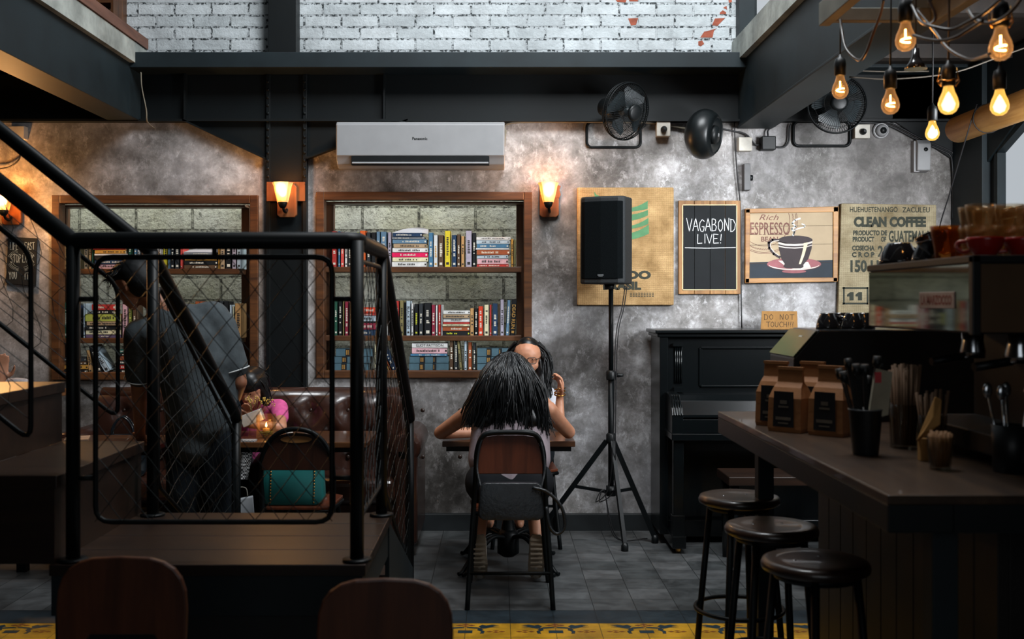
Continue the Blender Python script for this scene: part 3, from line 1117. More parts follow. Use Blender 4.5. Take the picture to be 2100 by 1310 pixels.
def sconce(label, px, py, y=D, power=9.5):
    c = W(px, py, y)
    t = thing('wall_sconce', label, 'wall lamp', (c.x, y, c.z), 0, 'amber glass wall lamps')
    mb = MB()
    mb.prism([(-.045, -.105), (.045, -.105), (.062, -.09), (.062, .085), (.045, .105), (-.045, .105), (-.062, .085), (-.062, -.09)], -.028, 0)
    mb.build('back_plate', SCONW, t, bev=.004)
    mb = MB()
    mb.tube(smooth_path([(0, -.02, -.055), (0, -.06, -.075), (-.005, -.10, -.065), (-.01, -.11, -.03)], 5), .009, 8)
    mb.lathe([(.012, -.055), (.022, -.045), (.030, -.02), (.026, -.008)], 12, 0, (-.01, -.11, .0))
    mb.build('arm', BLACK, t)
    mb = MB()
    pr = [(.034, -.018), (.046, .03), (.056, .080), (.066, .104)]
    mb.lathe(pr, 8, 0, (-.01, -.11, 0), smooth=False)
    mb.f.pop(); mb.m.pop(); mb.s.pop()
    mb.f.pop(); mb.m.pop(); mb.s.pop()
    mb.build('glass_shade', AMBER_SH, t)
    mb = MB(); mb.ball((-.01, -.11, .045), (.023, .023, .030)); mb.build('bulb', LAMP, t)
    point('lamp_light', (-.01, -.165, .06), power, t, r=.03)
    return t


sconce('amber glass lamp on wooden plate fixed to the steel column between the bookcases', 590, 412, 6.80)
sconce('amber glass wall lamp between the bookcase under the air conditioner and green-emblem sack', 1126, 412)
sconce('amber glass wall lamp above the small black tin sign', 27, 428, power=34)
t = tag(MB().box(wx(551), wx(629), 6.80, 6.812, wz(414), wz(375)).build('cross_board', SCONW), 'short brown board across the steel column behind the wall lamp', 'board')


# ================================================================== air conditioner
t = thing('air_conditioner', 'long white split air conditioner above the bookcase', 'air conditioner')
y0 = 6.63
x0, x1, zt, zb = X_(689, y0), X_(1035, y0), Z_(249, y0), Z_(342, y0)
mb = MB()
prof = [(D - .01, zb + .006), (D - .01, zt), (y0 + .02, zt), (y0, zt - .02), (y0, zb + .075), (y0 + .035, zb + .018), (y0 + .09, zb)]
mb.prism(prof, x0, x1, 0, 'YZ')
mb.build('body', WHITE_P, t, bev=.006, seg=3)
mb = MB(); mb.box(x0 + .004, x1 - .004, y0 - .006, y0 + .01, zb + .068, zt - .018); mb.build('front_panel', WHITE_P, t, bev=.005)
mb = MB(); mb.box(x0 + .095, x1 - .095, y0 - .002, y0 + .05, zb + .012, zb + .066); mb.build('air_outlet', BLACK_P, t)
mb = MB(); mb.obox(((x0 + x1) / 2, y0 + .012, zb + .036), (( x1 - x0) / 2 - .10, 0, 0), (0, .022, .016), (0, -.002, .003)); mb.build('louver', WHITE_P, t, bev=.002)
mb = MB(); text2d(mb, 'Panasonic', .024, X_(861, y0), Z_(287, y0), y0 - .0068, 0, .0006); mb.build('logo', BLACK_P, t)
mb = MB(); mb.tube(smooth_path([(X_(1034, 6.8), 6.80, Z_(300, 6.8)), (X_(1037, 6.8), 6.82, Z_(272, 6.8)), (X_(1050, 6.8), 6.835, Z_(250, 6.8)), (X_(1200, 6.8), 6.835, Z_(248, 6.8)), (X_(1330, 6.8), 6.835, Z_(250, 6.8)), (X_(1410, 6.8), 6.835, Z_(262, 6.8))], 6), .007, 6)
tag(mb.build('pipe_conduit', CABLEW), 'pale conduit running from the air conditioner along the girder', 'conduit')


# ================================================================== wall fans
def wall_fan(label, c, facing, bracket, R=.175):
    """c: hub centre, bracket: x0 x1 z0 z1 on the wall"""
    t = thing('wall_fan', label, 'fan', c, 0)
    n = Vector(facing).normalized()
    a = n.cross(Vector((0, 0, 1))).normalized()
    b = a.cross(n)
    def L(u, v, w): return a * u + b * v + n * w
    mb = MB()
    for r, w in ((R, 0), (R * .99, .018), (R * .97, -.02)):
        mb.tube([L(r * math.cos(k * PI / 24), r * math.sin(k * PI / 24), w) for k in range(48)], .004, 6, 0, True)
    for r, w in ((R * .80, .055), (R * .5, .075), (R * .8, -.055), (R * .5, -.07)):
        mb.tube([L(r * math.cos(k * PI / 20), r * math.sin(k * PI / 20), w) for k in range(40)], .0015, 4, 0, True)
    for k in range(72):
        th = 2 * PI * k / 72
        for s in (1, -1):
            mb.tube([L(r * math.cos(th), r * math.sin(th), w * s) for r, w in ((.045, .078), (R * .5, .075), (R * .8, .055), (R, .004))], .0015, 3, 0, False, False)
    mb.build('cage', BLACK, t)
    mb = MB(); mb.lathe([(.05, .07), (.05, .088), (.035, .094), (0, .094)], 20, 0, (0, 0, 0), n); mb.build('cage_badge', BLACK_P, t)
    mb = MB()
    for k in range(4):
        th = k * PI / 2 + .4
        pts = []
        for i, (r, dw) in enumerate(((.03, .4), (.08, .55), (.13, .62), (.15, .45))):
            pts.append((L(r * math.cos(th - dw), r * math.sin(th - dw), -.018), L(r * math.cos(th + dw), r * math.sin(th + dw), .022)))
        vs = [p for q in pts for p in q]
        vs += [v + n * .003 for v in vs]
        fs = []
        for i in range(3):
            fs += [(2 * i, 2 * i + 1, 2 * i + 3, 2 * i + 2), (8 + 2 * i + 2, 8 + 2 * i + 3, 8 + 2 * i + 1, 8 + 2 * i)]
        mb.add(vs, fs, 0, True)
    mb.lathe([(.032, -.03), (.032, .035), (.02, .045), (0, .046)], 16, 0, (0, 0, 0), n)
    mb.build('blades', M('smoked_fan_blade', '#2a3134', .3), t)
    mb = MB(); mb.lathe([(.02, -.21), (.055, -.20), (.062, -.14), (.055, -.08), (.03, -.07)], 18, 0, (0, 0, 0), n)
    mb.build('motor_housing', BLACK_P, t)
    x0, x1, z0, z1 = bracket
    wy = 6.845 - c[1]
    mb = MB()
    p = [(x - c[0], wy, z - c[2]) for x, z in rrect(x0, x1, z0, z1, .035)]
    mb.tube(p, .009, 8, 0, True)
    mid = ((x0 + x1) / 2 - c[0], wy, z1 - c[2])
    back = L(0, 0, -.17)
    mb.tube(smooth_path([mid, (mid[0], wy - .05, mid[2] + .03), tuple(back + Vector((0, .03, -.04))), tuple(back)], 5), .011, 8)
    mb.build('bracket', BLACK, t)
    return t


wall_fan('black caged fan tilted down beside the air conditioner, on a tube bracket', tuple(W(1283, 228, 6.55)), (.55, -.72, -.25), (wx(1203), wx(1313), wz(303), wz(251)))
wall_fan('dark caged fan behind the big overhead girder, beside the dome camera', tuple(W(1716, 214, 6.50)), (-.12, -1, -.05), (wx(1626), wx(1742), wz(300), wz(250)))

# globe loudspeaker on the wall
c = W(1444, 275, 6.60)
t = thing('globe_speaker', 'round black globe loudspeaker mounted high on the wall', 'loudspeaker', tuple(c))
ax = Vector((.86, -.50, -.14)).normalized()
mb = MB()
pr = [(0, -.115)] + [(.155 * math.sin(PI * k / 12), -.115 * math.cos(PI * k / 12)) for k in range(1, 10)]
pr += [(.112, .070), (.098, .078), (.06, .06), (.055, .06)]
mb.lathe(pr, 36, 0, (0, 0, 0), ax); mb.build('shell', M('satin_black_plastic', (.004, .0055, .006), .36, 0, .4), t)
mb = MB(); mb.lathe([(.058, .05), (.056, .075), (.045, .088), (.0, .092)], 24, 0, (0, 0, 0), ax); mb.build('horn', BLACK_P, t)
mb = MB(); mb.tube([tuple(-ax * .1), (0, .14, .02), (0, .245, .02)], .014, 8); mb.build('bracket', BLACK, t)
mb = MB()
a_ = ax.cross(Vector((0, 0, 1))).normalized(); b_ = a_.cross(ax)
mb.add([tuple(ax * .0935 + a_ * u + b_ * v) for u, v in ((-.012, .010), (-.004, .010), (-.002, -.010), (-.010, -.010), (.002, .010), (.012, .010), (.012, -.010), (.004, -.010))], [(0, 1, 2, 3), (4, 5, 6, 7)])
mb.build('logo', WHITE_P, t)


# ================================================================== small fittings on the back wall
def outlet(label, px0, px1, py0, py1, plug=True):
    x0, x1, z0, z1 = wx(px0), wx(px1), wz(py1), wz(py0)
    t = thing('wall_socket', label, 'socket')
    mb = MB(); mb.box(x0, x1, 6.80, D, z0, z1); mb.build('box', M('pale_socket_plastic', '#a9a49a', .5), t, bev=.004)
    if plug:
        mb = MB(); mb.lathe([(.020, 0), (.020, .02), (.012, .03), (.009, .05)], 12, 0, ((x0 + x1) / 2, 6.80, (z0 + z1) / 2 - .005), (0, -1, 0)); mb.build('plug', BLACK_P, t)
    return t


outlet('pale wall socket with black plug beside the tilted fan', 1344, 1372, 252, 282)
outlet('pale junction box without plug under the wall end of the overhead girder', 1511, 1538, 284, 312, False)
outlet('pale wall socket with plug next to the dome camera', 1747, 1778, 258, 286)
outlet('yellowish switch box high on the wall above the tin sign lamp', 24, 58, 261, 288, False)
t = thing('power_adapter', 'square black power adapter hanging by cables beside the pale junction box', 'adapter')
MB().box(wx(1557), wx(1586), 6.79, D, wz(310), wz(282)).build('case', BLACK_P, t, bev=.006)
MB().tube(smooth_path([(wx(1572), 6.82, wz(282)), (wx(1573), 6.83, wz(268)), (wx(1590), 6.84, wz(258))], 5), .006, 6).build('lead', CABLE, t)
t = thing('dome_camera', 'small white dome security camera under the ceiling girder', 'camera', tuple(W(1805, 268, D)))
ax = (-.05, -1, -.12)
MB().lathe([(.052, 0), (.052, .018), (.045, .03)], 24, 0, (0, 0, 0), ax).build('base', WHITE_P, t)
MB().lathe([(.042, .028), (.036, .055), (.024, .068), (.02, .070)], 24, 0, (0, 0, 0), ax).build('dome', WHITE_P, t)
MB().lathe([(.022, .066), (.020, .074), (0, .076)], 18, 0, (0, 0, 0), ax).build('lens', BLACK_P, t)
t = thing('air_freshener', 'tall white air freshener dispenser on the wall above the pale sack', 'dispenser')
mb = MB(); mb.prism([(6.86, wz(355)), (6.86, wz(288)), (6.80, wz(290)), (6.775, wz(298)), (6.785, wz(352))], wx(1872), wx(1899), 0, 'YZ'); mb.build('case', WHITE_P, t, bev=.006)
MB().lathe([(.013, 0), (.013, .004), (.0, .005)], 16, 0, (wx(1888), 6.776, wz(310)), (0, -1, .1)).build('sensor', BLACK_P, t)
MB().box(wx(1868), wx(1879), 6.81, 6.86, wz(354), wz(292)).build('back_plate', WHITE_P, t)
t = thing('volume_control', 'narrow grey wall control box with a side knob above the chalkboard', 'control box')
MB().box(wx(1521), wx(1534), 6.79, D, wz(392), wz(338)).build('case', M('grey_case', '#4a4a4b', .5), t, bev=.003)
MB().lathe([(.02, 0), (.018, .02), (0, .021)], 14, 0, (wx(1534), 6.825, wz(366)), (1, 0, 0)).build('knob', BLACK_P, t)
tag(MB().prism([(wx(a), wz(b)) for a, b in [(1137, 382), (1142, 379), (1150, 382), (1147, 390), (1150, 400), (1146, 408), (1137, 406)]], 6.83, D).build('wooden_bracket', SCONW, bev=.004), 'small carved wooden bracket beside the wall lamp near the green-emblem sack', 'bracket')


def cable(name, label, pts, r=.004, mat=CABLE, n=7, cat='cable'):
    return tag(MB().tube(smooth_path(pts, n), r, 6).build(name, mat), label, cat)


Y1 = 6.835
def wl(*pp, y=Y1): return [(X_(a, y), y, Z_(b, y)) for a, b in pp]
cable('wall_cable', 'thin black cable dropping from the girder past the chalkboard to the piano', wl((1506, 250), (1508, 300), (1512, 360), (1518, 420), (1520, 520), (1520, 600), (1521, 672)), .004)
cable('wall_cable', 'black cable looping between the pale junction box and the power adapter', wl((1470, 262), (1500, 268), (1530, 276), (1548, 296), (1560, 296)), .006)
cable('wall_cable', 'black cable looping from the power adapter to the fan bracket', wl((1586, 300), (1606, 302), (1617, 290), (1619, 262), (1622, 254)), .006)
cable('wall_cable', 'coiled black lead between tilted fan and wall socket', wl((1310, 246), (1325, 256), (1318, 262), (1330, 252), (1350, 258), (1358, 265)), .003)
cable('wall_cable', 'black lead from dome camera along the sloping girder plate', wl((1745, 252), (1790, 252), (1825, 258), (1880, 286), (1930, 308), (1948, 318), (1953, 340), (1955, 400), (1954, 450)), .007)
cable('wall_cable', 'second black lead clipped beside the camera lead down the wall edge', wl((1760, 248), (1800, 248), (1830, 254), (1885, 282), (1938, 305), (1955, 316), (1959, 340), (1960, 450)), .006)
cable('hanging_cable', 'pale cable drooping from the slab edge down to the girder end', [(X_(289, 6.6), 6.6, Z_(148, 6.6)), (X_(291, 6.6), 6.6, Z_(180, 6.6)), (X_(300, 6.6), 6.6, Z_(225, 6.6)), (X_(300, 6.6), 6.62, Z_(248, 6.6)), (X_(295, 6.6), 6.8, Z_(252, 6.6))], .004, CABLEW)
cable('wall_cable', 'thin black cord with a round switch beside the column lamp', wl((631, 320), (632, 345), (630, 372), (627, 378)), .003)
cable('wall_cable', 'black cable hanging from the yellowish switch box behind the stair rail', wl((42, 288), (42, 310), (38, 328), (20, 342), (0, 346)), .005)
cable('ceiling_wire', 'upper pale wire strung under the dark ceiling behind the bulbs', [(X_(a, 5.6), 5.6, Z_(b, 5.6)) for a, b in ((1755, 145), (1830, 147), (1905, 146))], .004, WIREB)
cable('ceiling_wire', 'lower pale wire strung under the dark ceiling towards the rolled blind', [(X_(a, 5.0), 5.0, Z_(b, 5.0)) for a, b in ((1742, 158), (1830, 162), (1950, 150), (2040, 120), (2110, 95))], .004, WIREB)

# rolled bamboo blind with its cord
t = thing('rolled_blind', 'rolled-up bamboo blind under the ceiling above the frosted window', 'blind')
mb = MB()
pr = [(.0, 0), (.03, 0), (.075, 0), (.078, .01), (.078, 2.6), (.0, 2.6)]
mb.lathe(pr, 24, 0, (2.72, 6.34, 2.47), (0, -1, 0))
mb.build('roll', wood('bamboo_slats', '#8a5a26', '#c99a58', 'Y', .5, .9), t)
for y in (5.95, 4.9):
    MB().tube([(2.72 + .081 * math.cos(k * PI / 10), y, 2.47 + .081 * math.sin(k * PI / 10)) for k in range(20)], .003, 5, 0, True).build('tie', CABLE, t)
MB().tube(smooth_path([(2.66, 5.95, 2.55), (2.63, 6.0, 2.40), (2.62, 6.2, 2.1), (2.60, 6.35, 1.8), (2.60, 6.4, 1.3)], 6), .004, 5).build('pull_cord', CABLE, t)

# books and posts on the upper floor, seen past the slab edge
t = thing('upper_shelf', 'brown shelf unit on the upper floor against white brick', 'shelf')
yq = 6.78
MB().box(X_(216, yq), X_(223, yq), 6.62, D, 3.12, 3.9).build('upright', FRAMEV, t)
MB().box(X_(246, yq), X_(251, yq), 6.62, D, 3.12, 3.9).build('upright', FRAMEV, t)
MB().box(X_(223, yq), X_(246, yq), 6.62, D, 3.30, 3.335).build('shelf_board', FRAMEW, t)
MB().box(X_(223, yq), X_(246, yq), 6.62, D, 3.125, 3.14).build('bottom_board', FRAMEW, t)
for px, cc, h in ((225, '#b9a58a', .13), (231, '#9a9484', .12)):
    tag(MB().box(X_(px, 6.66), X_(px + 3.6, 6.66), 6.65, 6.80, 3.141, 3.141 + h).build('upper_book', M('upper_book_' + cc, cc, .7), bev=.002),
        'pale book upright on the upper floor shelf, ' + ('next to its brown post' if px == 225 else 'second from its brown post'), 'book')


# ================================================================== books
ORD = ['', 'first', 'second', 'third', 'fourth', 'fifth', 'sixth', 'seventh', 'eighth', 'ninth', 'tenth', 'eleventh', 'twelfth', 'thirteenth',
       'fourteenth', 'fifteenth', 'sixteenth', 'seventeenth', 'eighteenth', 'nineteenth', 'twentieth', 'twenty-first', 'twenty-second', 'twenty-third', 'twenty-fourth', 'twenty-fifth', 'twenty-sixth', 'twenty-seventh', 'twenty-eighth', 'twenty-ninth', 'thirtieth', 'thirty-first', 'thirty-second', 'thirty-third', 'thirty-fourth', 'thirty-fifth']
PAGES = M('book_pages', '#b9b09a', .85, 0, .2, .1, 60)
PAL = {'red': '#a8322e', 'white': '#c3c5c4', 'blue': '#3f6c8c', 'coral': '#c04a45', 'yellow': '#c9b72c', 'orange': '#c55a26', 'grey': '#6f757c', 'black': '#14171a',
       'slate': '#55748c', 'lavender': '#9a96a6', 'navy': '#1c3450', 'cream': '#c9c4a2', 'magenta': '#c4144e', 'tan': '#a98456', 'brown': '#4f3c2c', 'teal': '#2f6458',
       'green': '#24503f', 'olive': '#77704a', 'maroon': '#7c2438', 'rust': '#8e4a2a', 'pink': '#c29aa2', 'silver': '#9fb0bb', 'charcoal': '#2a2f33', 'gold': '#b08238',
       'steelblue': '#425d69', 'purple': '#5a4a62', 'vermilion': '#bb3b20', 'lime': '#9aa24a', 'beige': '#9a8468'}
PRETTY = {'steelblue': 'large blue', 'silver': 'pale blue', 'slate': 'grey blue', 'lavender': 'lavender grey', 'vermilion': 'bright orange-red', 'lime': 'yellow green'}


def bmat(c):
    return M('cover_' + c, PAL[c], .5, 0, .4, .18, 25)


INKC = {'light': M('spine_print_light', '#c9c6b8', .7), 'dark': M('spine_print_dark', '#22201e', .7), 'gold': M('spine_print_gold', '#b58a44', .5), 'lime': M('spine_print_lime', '#b9bd2e', .6)}
DARKC = {'black', 'navy', 'charcoal', 'green', 'brown', 'maroon', 'red', 'blue', 'teal', 'coral', 'rust', 'magenta', 'slate', 'steelblue', 'purple', 'orange', 'vermilion', 'grey'}
rng = random.Random(5)


def book_upright(col, x0, x1, z0, z1, y, d, label, group, lean=0.0, title=None, ink=None):
    w, h = x1 - x0, z1 - z0
    r = thing('book', label, 'book', ((x0 + x1) / 2, y, z0), 0, group, rot=(0, lean, 0) if lean else None)
    mb = MB()
    b = min(.0022, w * .2)
    mb.box(-w / 2, w / 2, 0, .004, 0, h)
    mb.box(-w / 2, -w / 2 + b, 0, d, 0, h); mb.box(w / 2 - b, w / 2, 0, d, 0, h)
    ik = ink or ('light' if col in DARKC else 'dark')
    if title:
        text2d(mb, title, w * .95, 0, 0, 0, 1, .0003, 1.0, axis=lambda u, v: (v - w * .33, -.0007, h * .52 - u))
    elif w > .014:
        a = rng.uniform(.25, .4) * h; e = rng.uniform(.7, .9) * h
        n = int((e - a) / .011)
        for k in range(n):
            if rng.random() < .8:
                zz = a + k * .011
                mb.box(-w * .2, w * rng.uniform(.12, .26), -.0007, 0, zz, zz + .0075, 1)
    if w > .012:
        mb.box(-w * .24, w * .24, -.0007, 0, h * .06, h * .06 + w * .45, 1)
    mb.build('cover', [bmat(col), INKC[ik]], r)
    mb = MB(); mb.box(-w / 2 + b, w / 2 - b, .004, d - .004, .003, h - .004); mb.build('pages', PAGES, r)
    return r


def book_flat(col, x0, x1, z0, z1, y, d, label, group, title=None, ink=None, opened=False, bands=False):
    w, h = x1 - x0, z1 - z0
    r = thing('book', label, 'book', ((x0 + x1) / 2, y, z0), rng.uniform(-.03, .03), group)
    mb = MB()
    b = min(.0022, h * .2)
    mb.box(-w / 2, w / 2, 0, .004, 0, h)
    mb.box(-w / 2, w / 2, 0, d, 0, b); mb.box(-w / 2, w / 2, 0, d, h - b, h)
    ik = ink or ('light' if col in DARKC else 'dark')
    if bands:
        for u, ww in ((-.24, .10), (.10, .05)):
            mb.box(w * u, w * (u + ww) + .01, -.0007, 0, .001, h - .001, 2)
        for u in (-.22, -.19, -.16, .12):
            mb.box(w * u, w * u + .003, -.0012, 0, h * .2, h * .8, 3)
    elif title:
        text2d(mb, title, h * .8, 0, h * .26, -.0007, 1, .0003)
    elif h > .012:
        a, e = rng.uniform(-.42, -.2) * w, rng.uniform(.1, .4) * w
        n = int((e - a) / .010)
        for k in range(n):
            if rng.random() < .85:
                mb.box(a + k * .010, a + k * .010 + .0065, -.0007, 0, h * .3, h * rng.uniform(.55, .72), 1)
        mb.box(w * .44, w * .44 + h * .3, -.0007, 0, h * .3, h * .65, 1)
    mb.build('cover', [bmat(col), INKC[ik], bmat('black'), INKC['gold']], r)
    mb = MB()
    mb.box(-w / 2 + .003, w / 2 - .003, .004, d - .003, b, h - b)
    mb.build('pages', PAGES, r)
    if opened:
        mb = MB()
        n = 7
        vs = []
        for i in range(n):
            t = i / (n - 1)
            z = h + .002 + .022 * math.sin(t * PI * .9) + .010 * t
            vs += [(-w / 2 + w * t, 0, z), (-w / 2 + .03 + w * t, d, z + .014)]
        vs2 = [(a, bb, h) for a, bb, c in vs]
        fs = []
        for i in range(n - 1):
            fs += [(2 * i, 2 * i + 2, 2 * i + 3, 2 * i + 1)]
        mb.add(vs + vs2, fs + [(2 * i + len(vs), 2 * i + 1 + len(vs), 2 * i + 3 + len(vs), 2 * i + 2 + len(vs)) for i in range(n - 1)]
               + [(2 * i, 2 * i + len(vs), 2 * i + 2 + len(vs), 2 * i + 2) for i in range(n - 1)]
               + [(2 * i + 1, 2 * i + 3, 2 * i + 3 + len(vs), 2 * i + 1 + len(vs)) for i in range(n - 1)]
               + [(0, 1, 1 + len(vs), len(vs)), (2 * n - 2, 2 * n - 2 + len(vs), 2 * n - 1 + len(vs), 2 * n - 1)], 0, False)
        mb.build('loose_pages', M('white_page', '#c8ccd2', .8, 0, .2, .05), r)
    return r


BYK = 6.915


def shelf_row(items, zpy, where, group, rev=False, shy=6.90):
    """items in order along the shelf; 'u' upright: (col, x0, x1, top[, lean, title, ink]); 's' stack: list from the bottom up"""
    z0 = Z_(zpy, shy) + .0006
    order = list(reversed(items)) if rev else items
    nu, ns = 0, 0
    for it in order:
        if it[0] == 'u':
            nu += 1
            _, col, a, b, top = it[:5]
            lean = it[5] if len(it) > 5 else 0
            title = it[6] if len(it) > 6 else None
            ink = it[7] if len(it) > 7 else None
            pc = PRETTY.get(col, col)
            x0, x1 = X_(a, BYK), X_(b, BYK)
            z1 = Z_(top, BYK)
            book_upright(col, x0, x1 - .0012, z0 + (abs(math.sin(lean)) * (x1 - x0) / 2 if lean else 0), z1, BYK + rng.uniform(-.004, .010), rng.uniform(.125, .15),
                         f'{pc} upright book, {ORD[nu]} from column on {where}', group, lean, title, ink)
        else:
            ns += 1
            st = it[1]
            z = z0
            n = len(st)
            for k, bk in enumerate(st):
                col, a, b, hpx = bk[:4]
                opts = bk[4] if len(bk) > 4 else {}
                h = hpx * BYK / FPX
                pc = PRETTY.get(col, col)
                pos = 'topmost' if k == n - 1 else ('bottom' if k == 0 else ORD[n - k] + ' down')
                lab = f'{pc} book lying, {pos} in {ORD[ns]} stack from column, {where}'
                if opts.get('opened'):
                    lab = f'white splayed book, topmost in {ORD[ns]} stack from column, {where}'
                book_flat(col, X_(a, BYK), X_(b, BYK), z, z + h - .001, BYK + rng.uniform(-.008, .004), rng.uniform(.12, .14) + (.02 if opts.get('bands') else 0), lab, group, **opts)
                z += h


U, ST = 'u', 's'
# ---- bookcase under the air conditioner
shelf_row([
    (U, 'red', 680.5, 690.5, 474), (U, 'blue', 693, 698, 474), (U, 'coral', 698.5, 706, 476), (U, 'white', 707, 713, 475), (U, 'charcoal', 714, 721, 478),
    (U, 'olive', 722, 731, 480), (U, 'lime', 732, 737, 476), (U, 'orange', 738, 750.5, 473), (U, 'charcoal', 752, 760, 476), (U, 'black', 762, 771.5, 476),
    (U, 'slate', 772, 780, 475), (U, 'slate', 780.5, 793, 475), (U, 'lavender', 795, 803, 476),
    (ST, [('white', 804, 875, 10.5), ('cream', 805, 878, 9.2), ('magenta', 804, 877, 10), ('white', 805, 877, 9), ('beige', 808, 875, 9), ('slate', 805, 875, 9), ('grey', 804, 871, 5), ('navy', 806, 866, 8, {'opened': True})]),
    (U, 'blue', 879, 888.5, 477), (U, 'white', 889, 898, 482, 0, None, 'gold'), (U, 'brown', 898.5, 910, 482), (U, 'yellow', 912, 924, 473), (U, 'navy', 927, 936.5, 482),
    (U, 'brown', 937, 944.5, 480), (U, 'tan', 945.5, 953, 484), (U, 'lavender', 955, 968, 473), (U, 'black', 968.5, 976.5, 477),
    (ST, [('red', 978, 1043, 5.5), ('pink', 979, 1042, 11.5), ('silver', 978, 1042, 7.5), ('rust', 978, 1045, 10.5), ('white', 976, 1044, 3.5), ('blue', 978, 1043, 8.5), ('silver', 977, 1045, 8), ('white', 977, 1047, 6.5)]),
    (U, 'gold', 1048, 1053.5, 490), (U, 'olive', 1054, 1058.5, 491),
], 547, 'top shelf under air conditioner', 'books under the air conditioner')
shelf_row([
    (U, 'black', 680, 684, 616), (U, 'green', 684.3, 692.5, 615), (U, 'black', 694, 702, 617), (U, 'olive', 702.5, 706, 617), (U, 'maroon', 707, 715, 618), (U, 'black', 716, 724, 620), (U, 'cream', 725, 732, 621),
    (ST, [('navy', 735, 775, 12), ('maroon', 735, 773, 14), ('black', 735, 773, 3), ('silver', 734, 774, 12), ('red', 743, 775, 5), ('vermilion', 743, 776, 12)]),
    (U, 'grey', 778, 786, 622), (U, 'white', 787, 796, 620), (U, 'grey', 797, 803, 617), (U, 'charcoal', 804, 810, 619), (U, 'red', 811, 819, 617), (U, 'olive', 820, 828.5, 616), (U, 'black', 829, 832.5, 620),
    (U, 'silver', 833, 842, 617, 0, 'BLACK IRISH', 'dark'), (U, 'white', 843, 848, 622), (U, 'black', 850, 858, 623, 0, None, 'lime'), (U, 'charcoal', 859, 868, 622), (U, 'black', 870, 884.5, 621),
    (U, 'maroon', 885, 893, 625), (U, 'white', 893.3, 898, 626), (U, 'red', 898.5, 904.5, 625), (U, 'white', 905, 908, 625),
    (ST, [('black', 908, 963, 9, {'ink': 'lime'}), ('rust', 908, 962, 10), ('cream', 908, 963, 4.5), ('red', 909, 963, 4), ('white', 909, 963, 8, {'title': 'HURLEY', 'ink': 'dark'}), ('beige', 909, 963, 8), ('white', 909, 964, 8)]),
    (U, 'tan', 964, 972.5, 632), (U, 'black', 973, 980.5, 632), (U, 'vermilion', 981, 991, 628), (U, 'cream', 993, 1003, 625), (U, 'red', 1004, 1008.5, 625), (U, 'navy', 1010, 1021, 622), (U, 'brown', 1022, 1025.5, 623),
    (U, 'lavender', 1026, 1034, 614), (U, 'slate', 1037, 1044, 615, .05), (U, 'black', 1046, 1057, 614, .05, 'DEAD RUN', 'gold'),
], 688, 'middle shelf under air conditioner', 'books under the air conditioner')
B = {'bands': True}
shelf_row([
    (ST, [('steelblue', 680, 758, 15.5, B), ('steelblue', 681, 760, 14, B), ('steelblue', 689, 765, 16, B)]),
    (U, 'cream', 768, 773, 706), (U, 'beige', 775, 781, 708), (U, 'gold', 795, 799, 722, -.42), (U, 'rust', 800, 804, 716, -.42), (U, 'navy', 805, 812, 706, -.42),
    (ST, [('steelblue', 839, 920, 15.5, B), ('steelblue', 840, 920, 14.5, B), ('blue', 842, 917, 5), ('pink', 845, 917, 12), ('white', 845, 918, 9.5, {'title': 'ELIOT PATTISON', 'ink': 'dark'})]),
    (U, 'brown', 922, 930, 699), (U, 'charcoal', 932, 939, 699), (U, 'olive', 943, 949, 699, -.10), (U, 'silver', 952, 958, 700), (U, 'rust', 960, 968, 702), (U, 'charcoal', 970, 976, 703),
    (ST, [('steelblue', 979, 1050, 15, B), ('steelblue', 979, 1050, 14.5, B), ('steelblue', 979, 1052, 17, B)]),
], 761, 'bottom board under air conditioner', 'books under the air conditioner', shy=6.87)
# ---- bookcase behind the man
shelf_row([
    (U, 'tan', 131, 140, 478), (U, 'brown', 142, 150, 482), (U, 'cream', 152, 160, 480), (U, 'beige', 172, 180, 478), (U, 'tan', 180.5, 187, 480), (U, 'teal', 187.5, 191, 485),
    (ST, [('pink', 194, 260, 10), ('navy', 195, 262, 8), ('black', 194, 261, 9), ('white', 194, 262, 4), ('gold', 195, 258, 8), ('red', 192, 258, 12)]),
    (U, 'green', 263, 270, 500), (U, 'blue', 275, 281, 497), (U, 'white', 281.5, 287, 498), (U, 'brown', 289, 296, 485), (U, 'charcoal', 297, 304, 484), (U, 'black', 305, 312, 486), (U, 'tan', 313, 321, 484), (U, 'white', 322, 332, 483),
    (U, 'yellow', 334, 344, 484), (U, 'slate', 345, 348, 488), (U, 'black', 349, 357, 486), (U, 'charcoal', 358, 368, 490), (U, 'coral', 370, 374.5, 492),
    (ST, [('brown', 378, 446, 8), ('black', 378, 446, 9), ('gold', 379, 444, 5), ('charcoal', 377, 446, 6), ('grey', 377, 444, 6, {'opened': True})]),
    (U, 'gold', 447, 450.5, 500), (U, 'beige', 451, 461, 486), (U, 'black', 462, 475, 484), (U, 'lavender', 476, 485, 486), (U, 'silver', 486, 495, 486),
], 551, 'top shelf behind stooping man', 'books behind the stooping man', True)
